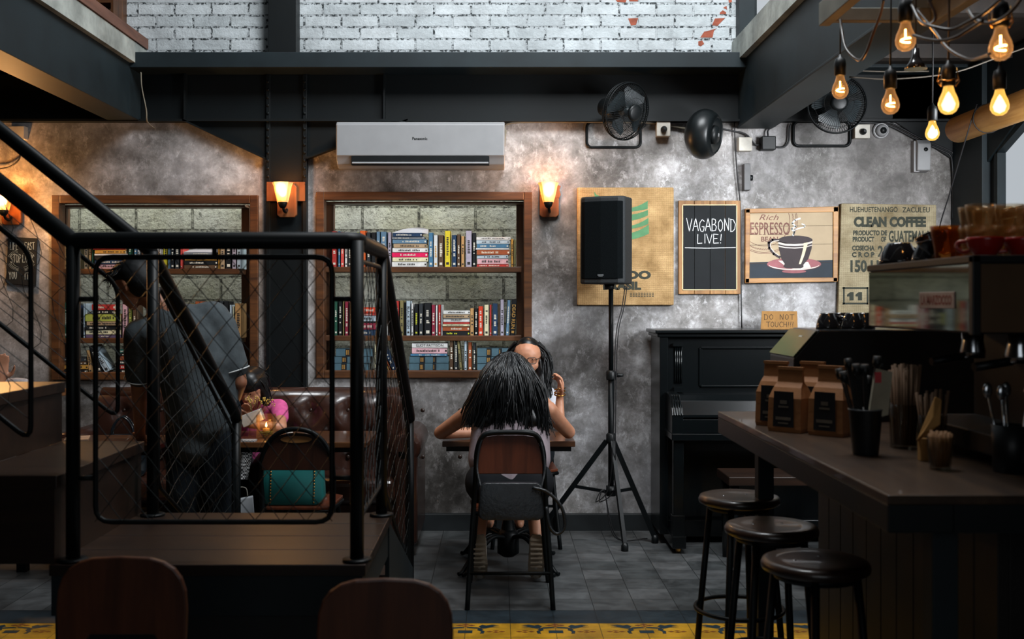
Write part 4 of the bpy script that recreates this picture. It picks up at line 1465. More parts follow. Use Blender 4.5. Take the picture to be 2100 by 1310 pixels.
shelf_row([
    (U, 'brown', 120, 129, 626), (U, 'green', 130, 140, 620), (U, 'charcoal', 142, 152, 622), (U, 'navy', 153, 162, 625), (U, 'silver', 170, 174.5, 622),
    (ST, [('purple', 176, 247, 7), ('cream', 176, 247, 9.5), ('black', 175, 247, 9), ('beige', 178, 248, 8.5), ('lime', 175, 247, 15), ('black', 192, 232, 8), ('red', 188, 235, 12)]),
    (U, 'pink', 251, 262, 618), (U, 'lime', 264, 270, 622), (U, 'brown', 272, 280, 625), (U, 'navy', 300, 310, 622), (U, 'grey', 312, 322, 620), (U, 'tan', 330, 340, 625), (U, 'charcoal', 352, 362, 620),
    (U, 'olive', 380, 390, 622), (U, 'rust', 400, 410, 618), (U, 'black', 441, 449, 617), (U, 'charcoal', 450, 458, 617), (U, 'black', 459, 469.5, 618), (U, 'silver', 471, 476, 625), (U, 'cream', 476.5, 481, 628), (U, 'tan', 482, 496, 622),
], 693, 'middle shelf behind stooping man', 'books behind the stooping man', True)
shelf_row([
    (ST, [('black', 122, 178, 8), ('gold', 122, 180, 9), ('brown', 124, 176, 7), ('charcoal', 124, 176, 8)]),
    (U, 'tan', 181, 189, 718, -.10), (U, 'black', 198, 210, 706, -.30), (U, 'silver', 214, 226, 706, -.55),
    (ST, [('black', 242, 285, 8), ('red', 243, 285, 10), ('charcoal', 243, 285, 8), ('rust', 246, 284, 9), ('black', 243, 284, 6), ('teal', 240, 285, 8)]),
], 766, 'bottom board behind stooping man', 'books behind the stooping man', True, shy=6.87)


# ================================================================== sofa
LEATHER = M('brown_leather', '#2f1a13', .30, 0, .55, .3, 5, .12, 22, coat=.3)
t = thing('tufted_sofa', 'long tufted brown leather sofa against the wall under the bookcases', 'sofa')
sx0, sx1 = -2.40, -.575
mb = MB()
nx, nz = 64, 12
rows = []
btn = []
for j in range(3):
    zz = .52 + j * .14
    for i in range(11):
        btn.append((sx0 + .15 + (i + (.5 if j % 2 else 0)) * .225, zz))
for j in range(nz + 1):
    for i in range(nx * 2 + 1):
        x = sx0 + (sx1 - sx0) * i / (nx * 2)
        z = .42 + .47 * j / nz
        tt = (z - .42) / .47
        bulge = .055 * math.sin(min(1, tt * 1.05) * PI * .5 + .5) if tt < .85 else .055 - .055 * ((tt - .85) / .15) ** 2
        d = min(math.hypot(x - a, (z - b)) for a, b in btn)
        dim = .045 * math.exp(-(d / .045) ** 2) + .008 * math.exp(-(d / .11) ** 2)
        y = 6.47 - bulge + dim
        rows.append((x, y, z))
fs = []
W1 = nx * 2 + 1
for j in range(nz):
    for i in range(nx * 2):
        fs.append((j * W1 + i, j * W1 + i + 1, (j + 1) * W1 + i + 1, (j + 1) * W1 + i))
mb.add(rows, fs, 0, True)
mb.tube([(sx0, 6.54, .86), (sx1, 6.54, .86)], .075, 16)
mb.box(sx0, sx1, 6.47, 6.80, .08, .86)
mb.build('tufted_back', LEATHER, t)
mb = MB()
for a, b in btn:
    mb.ball((a, 6.465, b), (.013, .008, .013), 0, 8, 6)
mb.build('buttons', M('leather_button', '#241610', .4), t)
for i in range(3):
    w = (sx1 - sx0) / 3
    MB().box(sx0 + i * w + .004, sx0 + (i + 1) * w - .004, 6.08, 6.47, .30, .45).build('seat_cushion', LEATHER, t, bev=.045, seg=4)
MB().box(sx0, sx1, 6.13, 6.78, .07, .30).build('base', LEATHER, t, bev=.02)
for xa in (sx0 - .14, sx1 - .01):
    mb = MB(); mb.box(xa, xa + .13, 6.1, 6.78, .07, .62); mb.tube([(xa + .065, 6.1, .62), (xa + .065, 6.78, .62)], .085, 16); mb.build('armrest', LEATHER, t, bev=.02)
for xa in (sx0 + .05, sx1 - .05):
    for ya in (6.2, 6.7):
        MB().lathe([(.018, 0), (.028, .07)], 12, 0, (xa, ya, 0)).build('foot', DKWOOD, t)

# ================================================================== tables
TOPW = wood('table_top_wood', '#2a180d', '#5d3a20', 'X', .3, .8, coat=.3)


def pedestal_table(name, label, cx, cy, w, d, h, reach=1.0):
    t = thing(name, label, 'table', (cx, cy, 0))
    MB().box(-w / 2, w / 2, -d / 2, d / 2, h - .03, h).build('table_top', TOPW, t, bev=.004)
    MB().box(-w / 2 + .02, w / 2 - .02, -d / 2 + .02, d / 2 - .02, h - .055, h - .03).build('top_frame', BLACK, t)
    mb = MB(); mb.lathe([(.055, .16), (.04, .2), (.028, .26), (.028, h - .12), (.05, h - .055)], 16)
    mb.build('pedestal', BLACK, t)
    mb = MB(); mb.lathe([(.03, .05), (.06, .07), (.06, .17), (.04, .20)], 16); mb.build('hub', BLACK, t)
    for k in range(4):
        th = PI / 4 + k * PI / 2
        c, s = math.cos(th), math.sin(th)
        mb = MB()
        for o in (-.016, .016):
            mb.tube(smooth_path([(c * .03 - s * o, s * .03 + c * o, .16), (c * .14 - s * o, s * .14 + c * o, .175), (c * .25 * reach - s * o, s * .25 * reach + c * o, .10), (c * .33 * reach - s * o, s * .33 * reach + c * o, .022), (c * .36 * reach - s * o, s * .36 * reach + c * o, .012)], 5), .011, 8)
        mb.build('leg', BLACK, t)
    return t


pedestal_table('cafe_table', 'small dark square table between the two seated women', .06, 5.92, .70, .56, .72)
pedestal_table('cafe_table', 'dark wooden table before the sofa where the girl leans', -1.14, 5.85, .92, .50, .72, .72)
pedestal_table('cafe_table', 'dark wooden table under the stooping man, with the handbag behind', -2.04, 5.70, .60, .42, .72, .8)
t = thing('high_table', 'high wooden table behind the upper stair steps, with arms resting on it', 'table', (-3.0, 5.95, 0))
MB().box(-.6, .52, -.22, .25, .915, .955).build('table_top', wood('mid_table_wood', '#4a2e18', '#80542e', 'X', .4), t, bev=.005)
for a in (-.5, .44):
    for b in (-.16, .19):
        MB().box(a - .025, a + .025, b - .025, b + .025, 0, .915).build('leg', BLACK, t)

# ================================================================== chairs
CHW = wood('chair_plywood', '#3a1c10', '#6b3620', 'Z', .35, .7, coat=.2)


def tube_chair(label, loc, rz, h=.83, w=.40, kind='square', group=None, sz=.445):
    """metal tube chair with a wooden seat and back panel; the back stands at local y = 0 and the seat runs to +y"""
    t = thing('metal_chair', label, 'chair', loc, rz, group)
    r = .0125
    hw = w / 2
    mb = MB()
    top = h
    if kind == 'square':
        sh = .165
        P = [(-hw, -.055, 0), (-hw * .86, .03, .42)] 
        path = smooth_path([(-hw, -.06, 0), (-hw * .93, -.01, .25), (-hw * .86, .02, .46), (-hw * .80, -.005, .66), (-hw * .78, -.02, top - .09), (-hw * .66, -.028, top - .02), (-hw * .45, -.03, top),
                            (0, -.03, top + .004), (hw * .45, -.03, top), (hw * .66, -.028, top - .02), (hw * .78, -.02, top - .09), (hw * .80, -.005, .66), (hw * .86, .02, .46), (hw * .93, -.01, .25), (hw, -.06, 0)], 5)
    else:
        path = smooth_path([(-hw * 1.02, -.05, 0), (-hw * .96, 0, .25), (-hw * .95, .02, .46), (-hw * .97, 0, .62), (-hw * .84, -.015, top - .10), (-hw * .5, -.025, top - .025), (0, -.03, top),
                            (hw * .5, -.025, top - .025), (hw * .84, -.015, top - .10), (hw * .97, 0, .62), (hw * .95, .02, .46), (hw * .96, 0, .25), (hw * 1.02, -.05, 0)], 6)
    mb.tube(path, r, 10)
    mb.build('back_frame', BLACK, t)
    mb = MB()
    if kind == 'square':
        z0, z1 = .635, top - .012
        po = [(-hw * .76, z0), (hw * .76, z0), (hw * .75, z1 - .09), (hw * .62, z1 - .01), (hw * .3, z1), (-hw * .3, z1), (-hw * .62, z1 - .01), (-hw * .75, z1 - .09)]
        mb.prism(po, -.022, -.010)
    else:
        z0 = .632
        n = 14
        po = [(-hw * .93, z0), (hw * .93, z0)]
        for i in range(n + 1):
            th = PI * i / n
            po.append((hw * .93 * math.cos(th), z0 + .05 + (top - .07 - z0) * math.sin(th) ** .8))
        mb.prism(po, -.018, -.006)
    mb.build('backrest', CHW if kind == 'square' else wood('dark_chair_ply', '#1d0f0a', '#3a1f14', 'Z', .35, .7), t, bev=.003)
    if kind != 'square':
        mb = MB(); mb.prism([(hw * .42 * math.cos(PI * 2 * i / 20), top - .052 + .017 * math.sin(PI * 2 * i / 20)) for i in range(20)], -.022, -.002); mb.build('handle_slot', wood('slot_wood', '#6b4a2a', '#a5763f', 'X', .5), t)
    MB().prism([(-hw * .86, .03), (hw * .86, .03), (hw * .95, .36), (hw * .7, .40), (-hw * .7, .40), (-hw * .95, .36)], sz, sz + .017, 0, 'XY').build('seat', CHW, t, bev=.004)
    MB().tube([(a, b, sz - .01) for a, b in ((-hw * .84, .03), (hw * .84, .03), (hw * .93, .36), (hw * .68, .39), (-hw * .68, .39), (-hw * .93, .36))], .011, 8, 0, True).build('seat_frame', BLACK, t)
    for s in (-1, 1):
        MB().tube(smooth_path([(s * hw * .80, .34, sz - .01), (s * hw * .88, .38, .25), (s * hw * 1.0, .44, 0)], 4), r, 10).build('leg', BLACK, t)
    MB().tube([(-hw * .96, -.03, .165), (hw * .96, -.03, .165)], .009, 8).build('stretcher', BLACK, t)
    return t


tube_chair('black tube chair with reddish wooden back, under the long-haired woman', (X_(1046, 5.10), 5.12, 0), 0, .83, .405)
tube_chair('black tube chair behind the small table, under the woman with glasses', (.17, 6.74, 0), PI, .84, .40)
tube_chair('arched black tube chair with teal handbag, before the sofa table', (X_(607, 5.22), 5.245, 0), 0, .835, .365, 'arch', None, .428)

# two plywood chairs whose backs rise into the bottom of the view
PLY = wood('walnut_ply', '#34190d', '#643820', 'Z', .4, .6, coat=.15)


def ply_chair(label, px, py, y, wpx, rz=0.0):
    top = Z_(py, y)
    w = wpx / FPX * y
    t = thing('plywood_chair', label, 'chair', (X_(px, y), y, 0), rz)
    hw = w / 2
    n = 12
    po = [(-hw * .98, top - .205)]
    po += [(-hw * .55, top - .205), (-hw * .5, top - .19), (hw * .5, top - .19), (hw * .55, top - .205)]
    po += [(hw * .98, top - .205)]
    for i in range(n + 1):
        th = PI * i / n
        c, s = math.cos(th), math.sin(th)
        po.append((hw * math.copysign(abs(c) ** .62, c), top - .13 + .13 * abs(s) ** .75))
    mb = MB(); mb.prism(po, -.008, .008); mb.build('backrest', PLY, t, bev=.005, seg=3)
    for s in (-1, 1):
        MB().tube(smooth_path([(s * hw * .62, .020, top - .12), (s * hw * .66, .020, top - .3), (s * hw * .8, .010, .44), (s * hw * .95, .06, 0)], 5), .012, 8).build('leg', BLACK, t)
        MB().tube(smooth_path([(s * hw * .8, -.34, .44), (s * hw * .9, -.37, .2), (s * hw * .95, -.40, 0)], 4), .012, 8).build('leg', BLACK, t)
    mb = MB(); mb.prism([(-hw, 0), (hw, 0), (hw * 1.05, -.3), (hw * .8, -.39), (-hw * .8, -.39), (-hw * 1.05, -.3)], .44, .455, 0, 'XY'); mb.build('seat', PLY, t, bev=.004)
    return t


ply_chair('blurred reddish plywood chair close below the stair landing', 251, 1140, 2.62, 268)
ply_chair('blurred dark plywood chair at the foot of the railing post, near the floor gap', 790, 1185, 2.50, 280)


# ================================================================== stairs
t = thing('staircase', 'dark wooden stair with a square landing, turning up to the upper floor', 'staircase')
LX0, LX1, LY0, LY1, LZ = -1.36, -.40, 3.25, 4.06, .655
mb = MB()
for k in range(4):
    a, b = LY0 + k * (LY1 - LY0) / 4, LY0 + (k + 1) * (LY1 - LY0) / 4
    mb.box(LX0, LX1, a + .0015, b - .0015, LZ - .035, LZ)
mb.build('landing', DKWOOD, t, bev=.003)
MB().box(LX0, LX1 - .012, LY0 + .02, LY1, LZ - .16, LZ - .035).build('landing_frame', BEAM, t)
MB().box(LX0, LX1 - .05, LY0 + .05, LY0 + .07, 0, LZ - .16).build('skirt_panel', M('black_panel', (.004, .005, .0055), .7), t)
for k in range(3):
    z = LZ - .164 * (k + 1)
    y0_, y1_ = LY1 + k * .36, LY1 + (k + 1) * .36
    MB().box(-1.24, LX1 - .02, y0_, y1_ + .01, z - .035, z).build('tread', DKWOOD, t, bev=.003)
for x in (-1.26, LX1 - .015):
    mb = MB(); mb.prism([(LY1 - .02, LZ - .03), (LY1 - .02, LZ - .30), (LY1 + 1.02, 0), (LY1 + 1.12, 0), (LY1 + 1.12, .17)], x - .008, x + .008, 0, 'YZ'); mb.build('stringer', BEAM, t)
for k in range(5):
    x1_ = -1.335 - .30 * k
    z = .925 + .225 * k
    MB().box(x1_ - .31, x1_, LY0, LY1, z - .04, z).build('tread', DKWOOD, t, bev=.003)
    MB().box(x1_ - .30, x1_ - .012, LY0 + .012, LY1 - .002, z - .225 if k else LZ, z - .04).build('riser', DKWOOD, t)
MB().box(-1.36, -1.33, LY0 + .1, LY0 + .13, 0, LZ - .16).build('post', BEAM, t)

# railing
t = thing('stair_railing', 'black steel pipe railing with wire netting around the stair landing', 'railing')
PR, HR = .0215, .027
PF = (Vector((-1.305, 3.30, LZ)), Vector((-.432, 3.30, LZ)))
PB = (Vector((-1.285, 4.00, LZ)), Vector((-.432, 4.00, LZ)))
RZ = 1.64
EY, EZ = 5.28, .885
for p, z in ((PF[0], RZ), (PF[1], RZ), (PB[0], RZ), (PB[1], RZ)):
    mb = MB(); mb.tube([p, (p.x, p.y, z)], PR, 14); mb.lathe([(.045, 0), (.045, .008), (.03, .010)], 14, 0, p); mb.build('post', BLACK, t)
for x in (-1.285, -.432):
    mb = MB(); mb.tube([(x, EY, 0), (x, EY, EZ)], PR, 14); mb.build('post', BLACK, t)
SL = .80
mb = MB(); mb.tube([(PF[0].x - 2.2, 3.30, RZ + 2.2 * SL), (PF[0].x - .01, 3.30, RZ + .004), (PF[0].x + .02, 3.30, RZ), (PF[1].x - .03, 3.30, RZ), (PF[1].x - .005, 3.315, RZ), (PF[1].x, 3.34, RZ), (PF[1].x, 3.96, RZ), (PB[1].x, 4.005, RZ - .01), (PB[1].x, EY - .02, EZ + .02), (PB[1].x, EY, EZ - .01)], HR, 14)
mb.build('handrail', BLACK, t)
mb = MB(); mb.tube([(PB[0].x - 2.2, 4.0, RZ + 2.2 * SL), (PB[0].x - .01, 4.0, RZ + .005), (PB[0].x, 4.01, RZ - .02), (PB[0].x, EY - .02, EZ + .02), (PB[0].x, EY, EZ - .01)], HR, 14)
mb.build('handrail', BLACK, t)


def net_panel(P, n_u, n_v, name='net', square=False):
    """wire netting over a quad P = [bottom a, bottom b, top b, top a], slack diamonds"""
    a, b, c, d = [Vector(p) for p in P]
    def Q(u, v):
        p = (a * (1 - u) + b * u) * (1 - v) + (d * (1 - u) + c * u) * v
        return p + Vector((mnoise.noise(p * 5), mnoise.noise(p * 5 + Vector((7, 0, 0))), mnoise.noise(p * 5 + Vector((0, 9, 0))))) * .012
    mb = MB()
    if square:
        for i in range(1, n_u):
            mb.tube([Q(i / n_u + .02 * math.sin(k), k / 10) for k in range(11)], .0016, 3, 0, False, False)
        for j in range(1, n_v):
            mb.tube([Q(k / 10, j / n_v) for k in range(11)], .0016, 3, 0, False, False)
    else:
        for s in (1, -1):
            for i in range(-n_v, n_u + n_v + 1):
                pts = []
                for k in range(n_v * 2 + 1):
                    v = k / (n_v * 2)
                    u = (i + s * v * n_v) / n_u
                    if -1e-6 <= u <= 1 + 1e-6:
                        pts.append(Q(u, v))
                if len(pts) > 1:
                    mb.tube(pts, .0016, 3, 0, False, False)
    return mb.build(name, NETM, t)


NETM = M('dark_net_wire', '#232829', .45, .5)


def panel(pts, closed=True, r=.0085):
    """thin pipe loop with rounded corners"""
    P = [Vector(p) for p in pts]
    out = []
    n = len(P)
    for i in range(n):
        p, q, s = P[i - 1], P[i], P[(i + 1) % n]
        e = min(.05, (p - q).length / 3, (s - q).length / 3)
        A, Bq = q + (p - q).normalized() * e, q + (s - q).normalized() * e
        for k in range(5):
            u = k / 4
            out.append(A * (1 - u) ** 2 + q * 2 * u * (1 - u) + Bq * u ** 2)
    mb = MB(); mb.tube(out, r, 8, 0, True); mb.build('panel_frame', BLACK, t)


yf = 3.30
xa, xb, za, zb_ = X_(196, yf), X_(681, yf), Z_(1070, yf), Z_(527, yf)
panel([(xa, yf, za), (xb, yf, za), (xb, yf, zb_), (xa, yf, zb_)])
net_panel([(xa, yf, za), (xb, yf, za), (xb, yf, zb_), (xa, yf, zb_)], 9, 8)
for py in (613, 980):
    for x0_, x1_ in ((PF[0].x, xa), (xb, PF[1].x)):
        MB().tube([(x0_, yf, Z_(py, yf)), (x1_, yf, Z_(py, yf))], .008, 8).build('panel_stub', BLACK, t)
MB().tube([(X_(440, yf), yf, RZ), (X_(440, yf), yf, zb_)], .008, 8).build('panel_stub', BLACK, t)
xs_ = -.432
panel([(xs_, 3.36, LZ + .12), (xs_, 3.95, LZ + .12), (xs_, 3.95, RZ - .06), (xs_, 3.36, RZ - .06)])
net_panel([(xs_, 3.36, LZ + .12), (xs_, 3.95, LZ + .12), (xs_, 3.95, RZ - .06), (xs_, 3.36, RZ - .06)], 6, 8)
for xs_ in (-.432, -1.285):                                           # lower flight panels
    q = [(xs_, 4.06, LZ + .10), (xs_, EY - .06, .15), (xs_, EY - .06, EZ - .06), (xs_, 4.06, RZ - .12)]
    panel(q); net_panel(q, 10, 8)
for yy, px in ((3.30, -1.35), (4.0, -1.33)):                          # upper flight panels
    q = [(px - 2.0, yy, LZ + .42 + 2.0 * SL), (px - .085, yy, LZ + .39), (px - .085, yy, RZ - .02), (px - 2.0, yy, RZ - .06 + 1.93 * SL)]
    q[1] = (px - .085, yy, Z_(905 if yy < 3.5 else 858, yy)); q[0] = (px - 2.0, yy, q[1][2] + 1.915 * SL)
    q[2] = (px - .085, yy, Z_(518 if yy < 3.5 else 585, yy)); q[3] = (px - 2.0, yy, q[2][2] + 1.915 * SL)
    panel(q); net_panel(q, 18, 8, square=True)


# ================================================================== loudspeaker on its stand
SY = 6.50
t = thing('speaker_stand', 'black tripod stand carrying the loudspeaker, before the grey wall', 'stand', (X_(1253, SY), SY, 0))
MB().tube([(0, 0, .30), (0, 0, 1.02)], .0175, 14).build('lower_tube', BLACK, t)
MB().tube([(0, 0, 1.0), (0, 0, 1.55)], .0145, 14).build('pole', BLACK, t)
for z in (.98, .60):
    MB().lathe([(.028, 0), (.03, .01), (.03, .05), (.02, .06)], 14, 0, (0, 0, z)).build('collar', BLACK_P, t)
MB().lathe([(.012, 0), (.014, .02), (.008, .05)], 10, 0, (.025, 0, 1.01), (1, -.3, 0)).build('knob', BLACK_P, t)
for k, (fx, fy) in enumerate(((.055, -.24), (-.43, .14), (.262, -.03))):
    mb = MB()
    mb.bar((fx * .06, fy * .06, .61), (fx, fy, .03), .022, .03)
    mb.bar((0, 0, .30), (fx * .5, fy * .5, .325), .014, .018)
    lg = mb.build('leg', BLACK, t)
    MB().lathe([(.022, 0), (.022, .03), (.014, .05)], 10, 0, (fx, fy, .0)).build('rubber_foot', BLACK_P, lg)
mb = MB(); mb.lathe([(.03, .28), (.03, .34)], 12); mb.build('brace_collar', BLACK_P, t)

GRILLE = M('black_speaker_grille', (.0025, .0035, .004), .9, 0, .05, .2, 200, .4, 400)
t = thing('loudspeaker', 'tall black loudspeaker on the tripod stand, before the green-emblem sack', 'loudspeaker', (X_(1249, SY), SY - .02, Z_(583, SY)), math.radians(-22))
hh = Z_(408, SY) - Z_(583, SY)
po = [(-.135, -.15), (-.10, -.172), (0, -.18), (.10, -.172), (.135, -.15), (.142, -.02), (.085, .15), (-.085, .15), (-.142, -.02)]
mb = MB(); mb.prism([(a * 1.02, b) for a, b in po], .0, hh, 0, 'XY'); mb.build('cabinet', M('textured_cabinet', (.009, .0115, .013), .6, 0, .4, .2, 80, .3, 250), t, bev=.012, seg=3)
mb = MB()
prof = [(-.128, -.158), (-.10, -.178), (0, -.187), (.10, -.178), (.128, -.158), (.128, -.14), (-.128, -.14)]
mb.prism(prof, .03, hh - .03, 0, 'XY'); mb.build('grille', GRILLE, t, bev=.004)
mb = MB(); mb.box(-.018, .018, -.1885, -.187, .048, .056); mb.box(-.012, .012, -.1885, -.187, .042, .045); mb.build('badge', M('dim_badge', '#5a5d5f', .5), t)
MB().lathe([(.03, -.03), (.03, 0)], 14, 0, (0, .0, 0)).build('pole_socket', BLACK_P, t)
for nm, lab, dx in (('speaker_cable', 'thin black cable hanging from the loudspeaker down to the floor', 0.0), ('speaker_cable', 'second black cable hanging beside the first from the loudspeaker', .012)):
    cable(nm, lab, [(X_(1282 , 6.45) + dx, 6.45, Z_(585, 6.45)), (X_(1276, 6.45) + dx, 6.46, Z_(630, 6.45)), (X_(1262, 6.45) + dx, 6.44, Z_(700, 6.45)), (X_(1257, 6.45) + dx, 6.43, Z_(900, 6.45)), (X_(1248, 6.45) + dx * 3, 6.44, Z_(1000, 6.45)), (X_(1222, 6.45) + dx * 2, 6.46, Z_(1030, 6.45)), (X_(1240, 6.45), 6.47, Z_(1008, 6.45)), (X_(1262, 6.45) + dx, 6.5, .03), (X_(1330, 6.5), 6.55, .008)], .0032)

# ================================================================== piano
PBLK = M('piano_black_lacquer', (.0013, .0022, .0026), .24, 0, .35, .15, 4, coat=.08)
t = thing('upright_piano', 'black upright piano against the wall below the framed pictures', 'piano')
px0, px1, fy = X_(1352, 6.45), 2.43, 6.45
ztop = Z_(676, 6.42)
MB().box(px0 - .03, px1 + .03, 6.40, 6.82, ztop - .022, ztop).build('lid', PBLK, t, bev=.006)
MB().box(px0 - .015, px1 + .015, 6.42, 6.82, ztop - .045, ztop - .022).build('lid_molding', PBLK, t, bev=.006)
for a, b in ((px0, px0 + .05), (px1 - .05, px1)):
    MB().box(a, b, 6.43, 6.80, .06, ztop - .045).build('side_panel', PBLK, t, bev=.003)
mb = MB(); mb.box(px0 + .05, px1 - .05, 6.47, 6.80, .78, ztop - .045)
mb.build('upper_panel', PBLK, t)
mb = MB()
xa, xb, za, zb_ = X_(1438, 6.45), 2.06, Z_(792, 6.45), Z_(713, 6.45)
for p, q in (((xa, za), (xb, za)), ((xb, za), (xb, zb_)), ((xb, zb_), (xa, zb_)), ((xa, zb_), (xa, za))):
    mb.bar((p[0], 6.468, p[1]), (q[0], 6.468, q[1]), .022, .014)
mb.build('panel_molding', PBLK, t, bev=.004)
mb = MB()
for k in range(4):
    mb.tube([(X_(1386 + k * 4, 6.45), 6.462, Z_(786, 6.45)), (X_(1386 + k * 4, 6.45), 6.462, Z_(712, 6.45))], .005, 8)
mb.box(X_(1382, 6.45), X_(1402, 6.45), 6.44, 6.47, Z_(804, 6.45), Z_(794, 6.45)); mb.box(X_(1380, 6.45), X_(1402, 6.45), 6.44, 6.47, Z_(710, 6.45), Z_(704, 6.45))
mb.build('pilaster', PBLK, t)
kz = Z_(856, 6.25)
MB().prism([(6.22, kz), (6.22, kz + .018), (6.25, kz + .10), (6.32, kz + .125), (6.47, kz + .125), (6.47, kz)], px0 + .05, px1 - .05, 0, 'YZ').build('key_lid', PBLK, t, bev=.006, seg=3)
for a in (px0 + .035, px1 - .10):
    mb = MB(); mb.prism([(6.19, kz - .10), (6.19, kz + .02), (6.22, kz + .06), (6.30, kz + .13), (6.47, kz + .135), (6.47, kz - .12)], a, a + .065, 0, 'YZ')
    for k in range(4):
        mb.tube(smooth_path([(a + .012 + k * .014, 6.29, kz + .128), (a + .012 + k * .014, 6.225, kz + .075), (a + .012 + k * .014, 6.185, kz + .02)], 4), .006, 6)
    mb.build('key_cheek', PBLK, t, bev=.006)
MB().box(px0 + .03, px1 - .03, 6.17, 6.47, kz - .125, kz - .085).build('key_bed', PBLK, t, bev=.006)
MB().box(px0 + .05, px1 - .05, 6.20, 6.47, kz - .085, kz - .005).build('key_slip', PBLK, t, bev=.004)
MB().box(px0 + .05, px1 - .05, 6.52, 6.80, .12, .78).build('lower_panel', PBLK, t)
MB().box(px0 + .05, px1 - .05, 6.46, 6.80, .04, .14).build('bottom_rail', PBLK, t, bev=.004)
for a in (px0 + .045, px1 - .105):
    mb = MB(); mb.box(a, a + .06, 6.20, 6.26, .10, kz - .125); mb.box(a - .006, a + .066, 6.19, 6.27, .09, .22); mb.box(a - .01, a + .07, 6.18, 6.5, .03, .10); mb.build('leg', PBLK, t, bev=.004)
    MB().lathe([(.024, -.012), (.024, .012)], 14, 0, (a + .03, 6.22, .024), (1, 0, 0)).build('caster', BRASS, t)
for k in range(2):
    MB().box(1.60 + k * .16, 1.64 + k * .16, 6.38, 6.47, .075, .09).build('pedal', BRASS, t, bev=.003)
t = thing('cardboard_sign', 'small brown cardboard note lettered in marker, standing on the piano', 'sign', (0, 0, 0))
cy_ = 6.62
a, b, z0, z1 = X_(1560, cy_), X_(1636, cy_), ztop, Z_(638, cy_)
mb = MB(); mb.prism([(a, z0), (b, z0), (b - .004, z1), (a + .008, z1 + .001)], cy_, cy_ + .004); mb.prism([(cy_ + .004, z0), (cy_ + .06, z0), (cy_ + .004, z1 - .03)], (a + b) / 2 - .02, (a + b) / 2 + .02, 0, 'YZ')
mb.build('card', M('brown_cardboard', '#8f6a3e', .85, 0, .2, .12, 30), t)
mb = MB(); u = (b - a)
hand_text(mb, 'DO NOT', a + u * .09, z0 + u * .25, u * .125, u * .14, .0026, cy_ - .001, 0, 1.12, .02)
hand_text(mb, 'TOUCH!!!', a + u * .15, z0 + u * .05, u * .115, u * .14, .0026, cy_ - .001, 0, 1.0, .02)
mb.build('lettering', M('marker_ink', '#1c1713', .8), t)
t = thing('piano_bench', 'plain dark bench tucked under the piano keyboard', 'bench', (1.62, 6.0, 0))
MB().box(-.36, .36, -.16, .16, .45, .50).build('seat', DKWOOD, t, bev=.005)
for sx in (-.32, .32):
    for sy in (-.12, .12):
        MB().tube([(sx, sy, .45), (sx, sy, 0)], [.025, .016], 10).build('leg', PBLK, t)

# ================================================================== bar counter and stools
CTOP = wood('counter_wood', '#21160f', '#463424', 'Y', .38, .6, coat=.2)
t = thing('bar_counter', 'long dark bar counter with thick wooden top, bar stools along it', 'counter')
CX0, CY0, CY1, CZ = .872, 2.395, 4.24, 1.02
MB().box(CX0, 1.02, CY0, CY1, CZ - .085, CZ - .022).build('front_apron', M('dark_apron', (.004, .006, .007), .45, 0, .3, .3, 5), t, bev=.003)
mb = MB()
mb.box(CX0, 2.4, CY0, CY1, CZ - .022, CZ)
mb.build('counter_top', CTOP, t, bev=.003)
MB().box(1.02, 2.4, CY0, CY0 + .05, CZ - .085, CZ - .022).build('end_apron', M('dark_apron', (0, 0, 0)), t)
MB().box(1.02, 2.4, CY1 - .05, CY1, CZ - .085, CZ - .022).build('end_apron', M('dark_apron', (0, 0, 0)), t)
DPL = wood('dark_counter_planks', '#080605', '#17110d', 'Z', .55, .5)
mb = MB()
for k in range(11):
    a = CY0 + .35 + k * .14
    mb.box(1.28, 1.31, a, a + .134, .06, CZ - .085)
for k in range(7):
    a = 1.31 + k * .15
    mb.box(a, a + .144, CY0 + .35, CY0 + .37, .06, CZ - .085)
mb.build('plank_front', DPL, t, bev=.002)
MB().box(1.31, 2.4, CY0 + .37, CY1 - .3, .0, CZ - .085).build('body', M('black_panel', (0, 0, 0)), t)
for yy in (CY0 + .1, CY1 - .1):
    MB().box(1.0, 1.06, yy - .03, yy + .03, 0, CZ - .085).build('post', BEAM, t, bev=.003)
STW = wood('stool_seat_wood', '#170e09', '#38251a', 'X', .34, .7, coat=.25)


def bar_stool(label, x, y, top=.70, rz=.3):
    t = thing('bar_stool', label, 'stool', (x, y, 0), rz, 'bar stools along the counter')
    R = .155
    mb = MB(); mb.lathe([(0, top - .034), (R * .9, top - .036), (R, top - .028), (R * 1.01, top - .016), (R * .975, top - .004), (R * .9, top), (R * .6, top - .004), (0, top - .006)], 40)
    mb.build('seat', STW, t)
    for a in (.6, 2.6):
        MB().lathe([(.006, 0), (.006, .001), (0, .001)], 8, 0, (.06 * math.cos(a), .06 * math.sin(a), top - .0055)).build('screw', CHROME, t)
    MB().lathe([(.12, top - .055), (.125, top - .036)], 24).build('seat_plate', BLACK, t)
    for k in range(4):
        th = PI / 4 + k * PI / 2
        c, s = math.cos(th), math.sin(th)
        MB().tube([(c * .115, s * .115, top - .04), (c * .155, s * .155, .25), (c * .175, s * .175, 0)], .0125, 10).build('leg', BLACK, t)
    MB().tube([(.168 * math.cos(k * PI / 20), .168 * math.sin(k * PI / 20), .26) for k in range(40)], .0085, 8, 0, True).build('foot_ring', BLACK, t)
    return t


bar_stool('bar stool with lightest brown seat, beside the piano end of the counter', X_(1516, 4.18), 4.18)
bar_stool('bar stool with dark seat between the other two at the counter', X_(1582, 3.63), 3.63, .70, .1)
bar_stool('darkest bar stool, last of three towards the near counter corner', X_(1672, 3.14), 3.14, .70, .5)

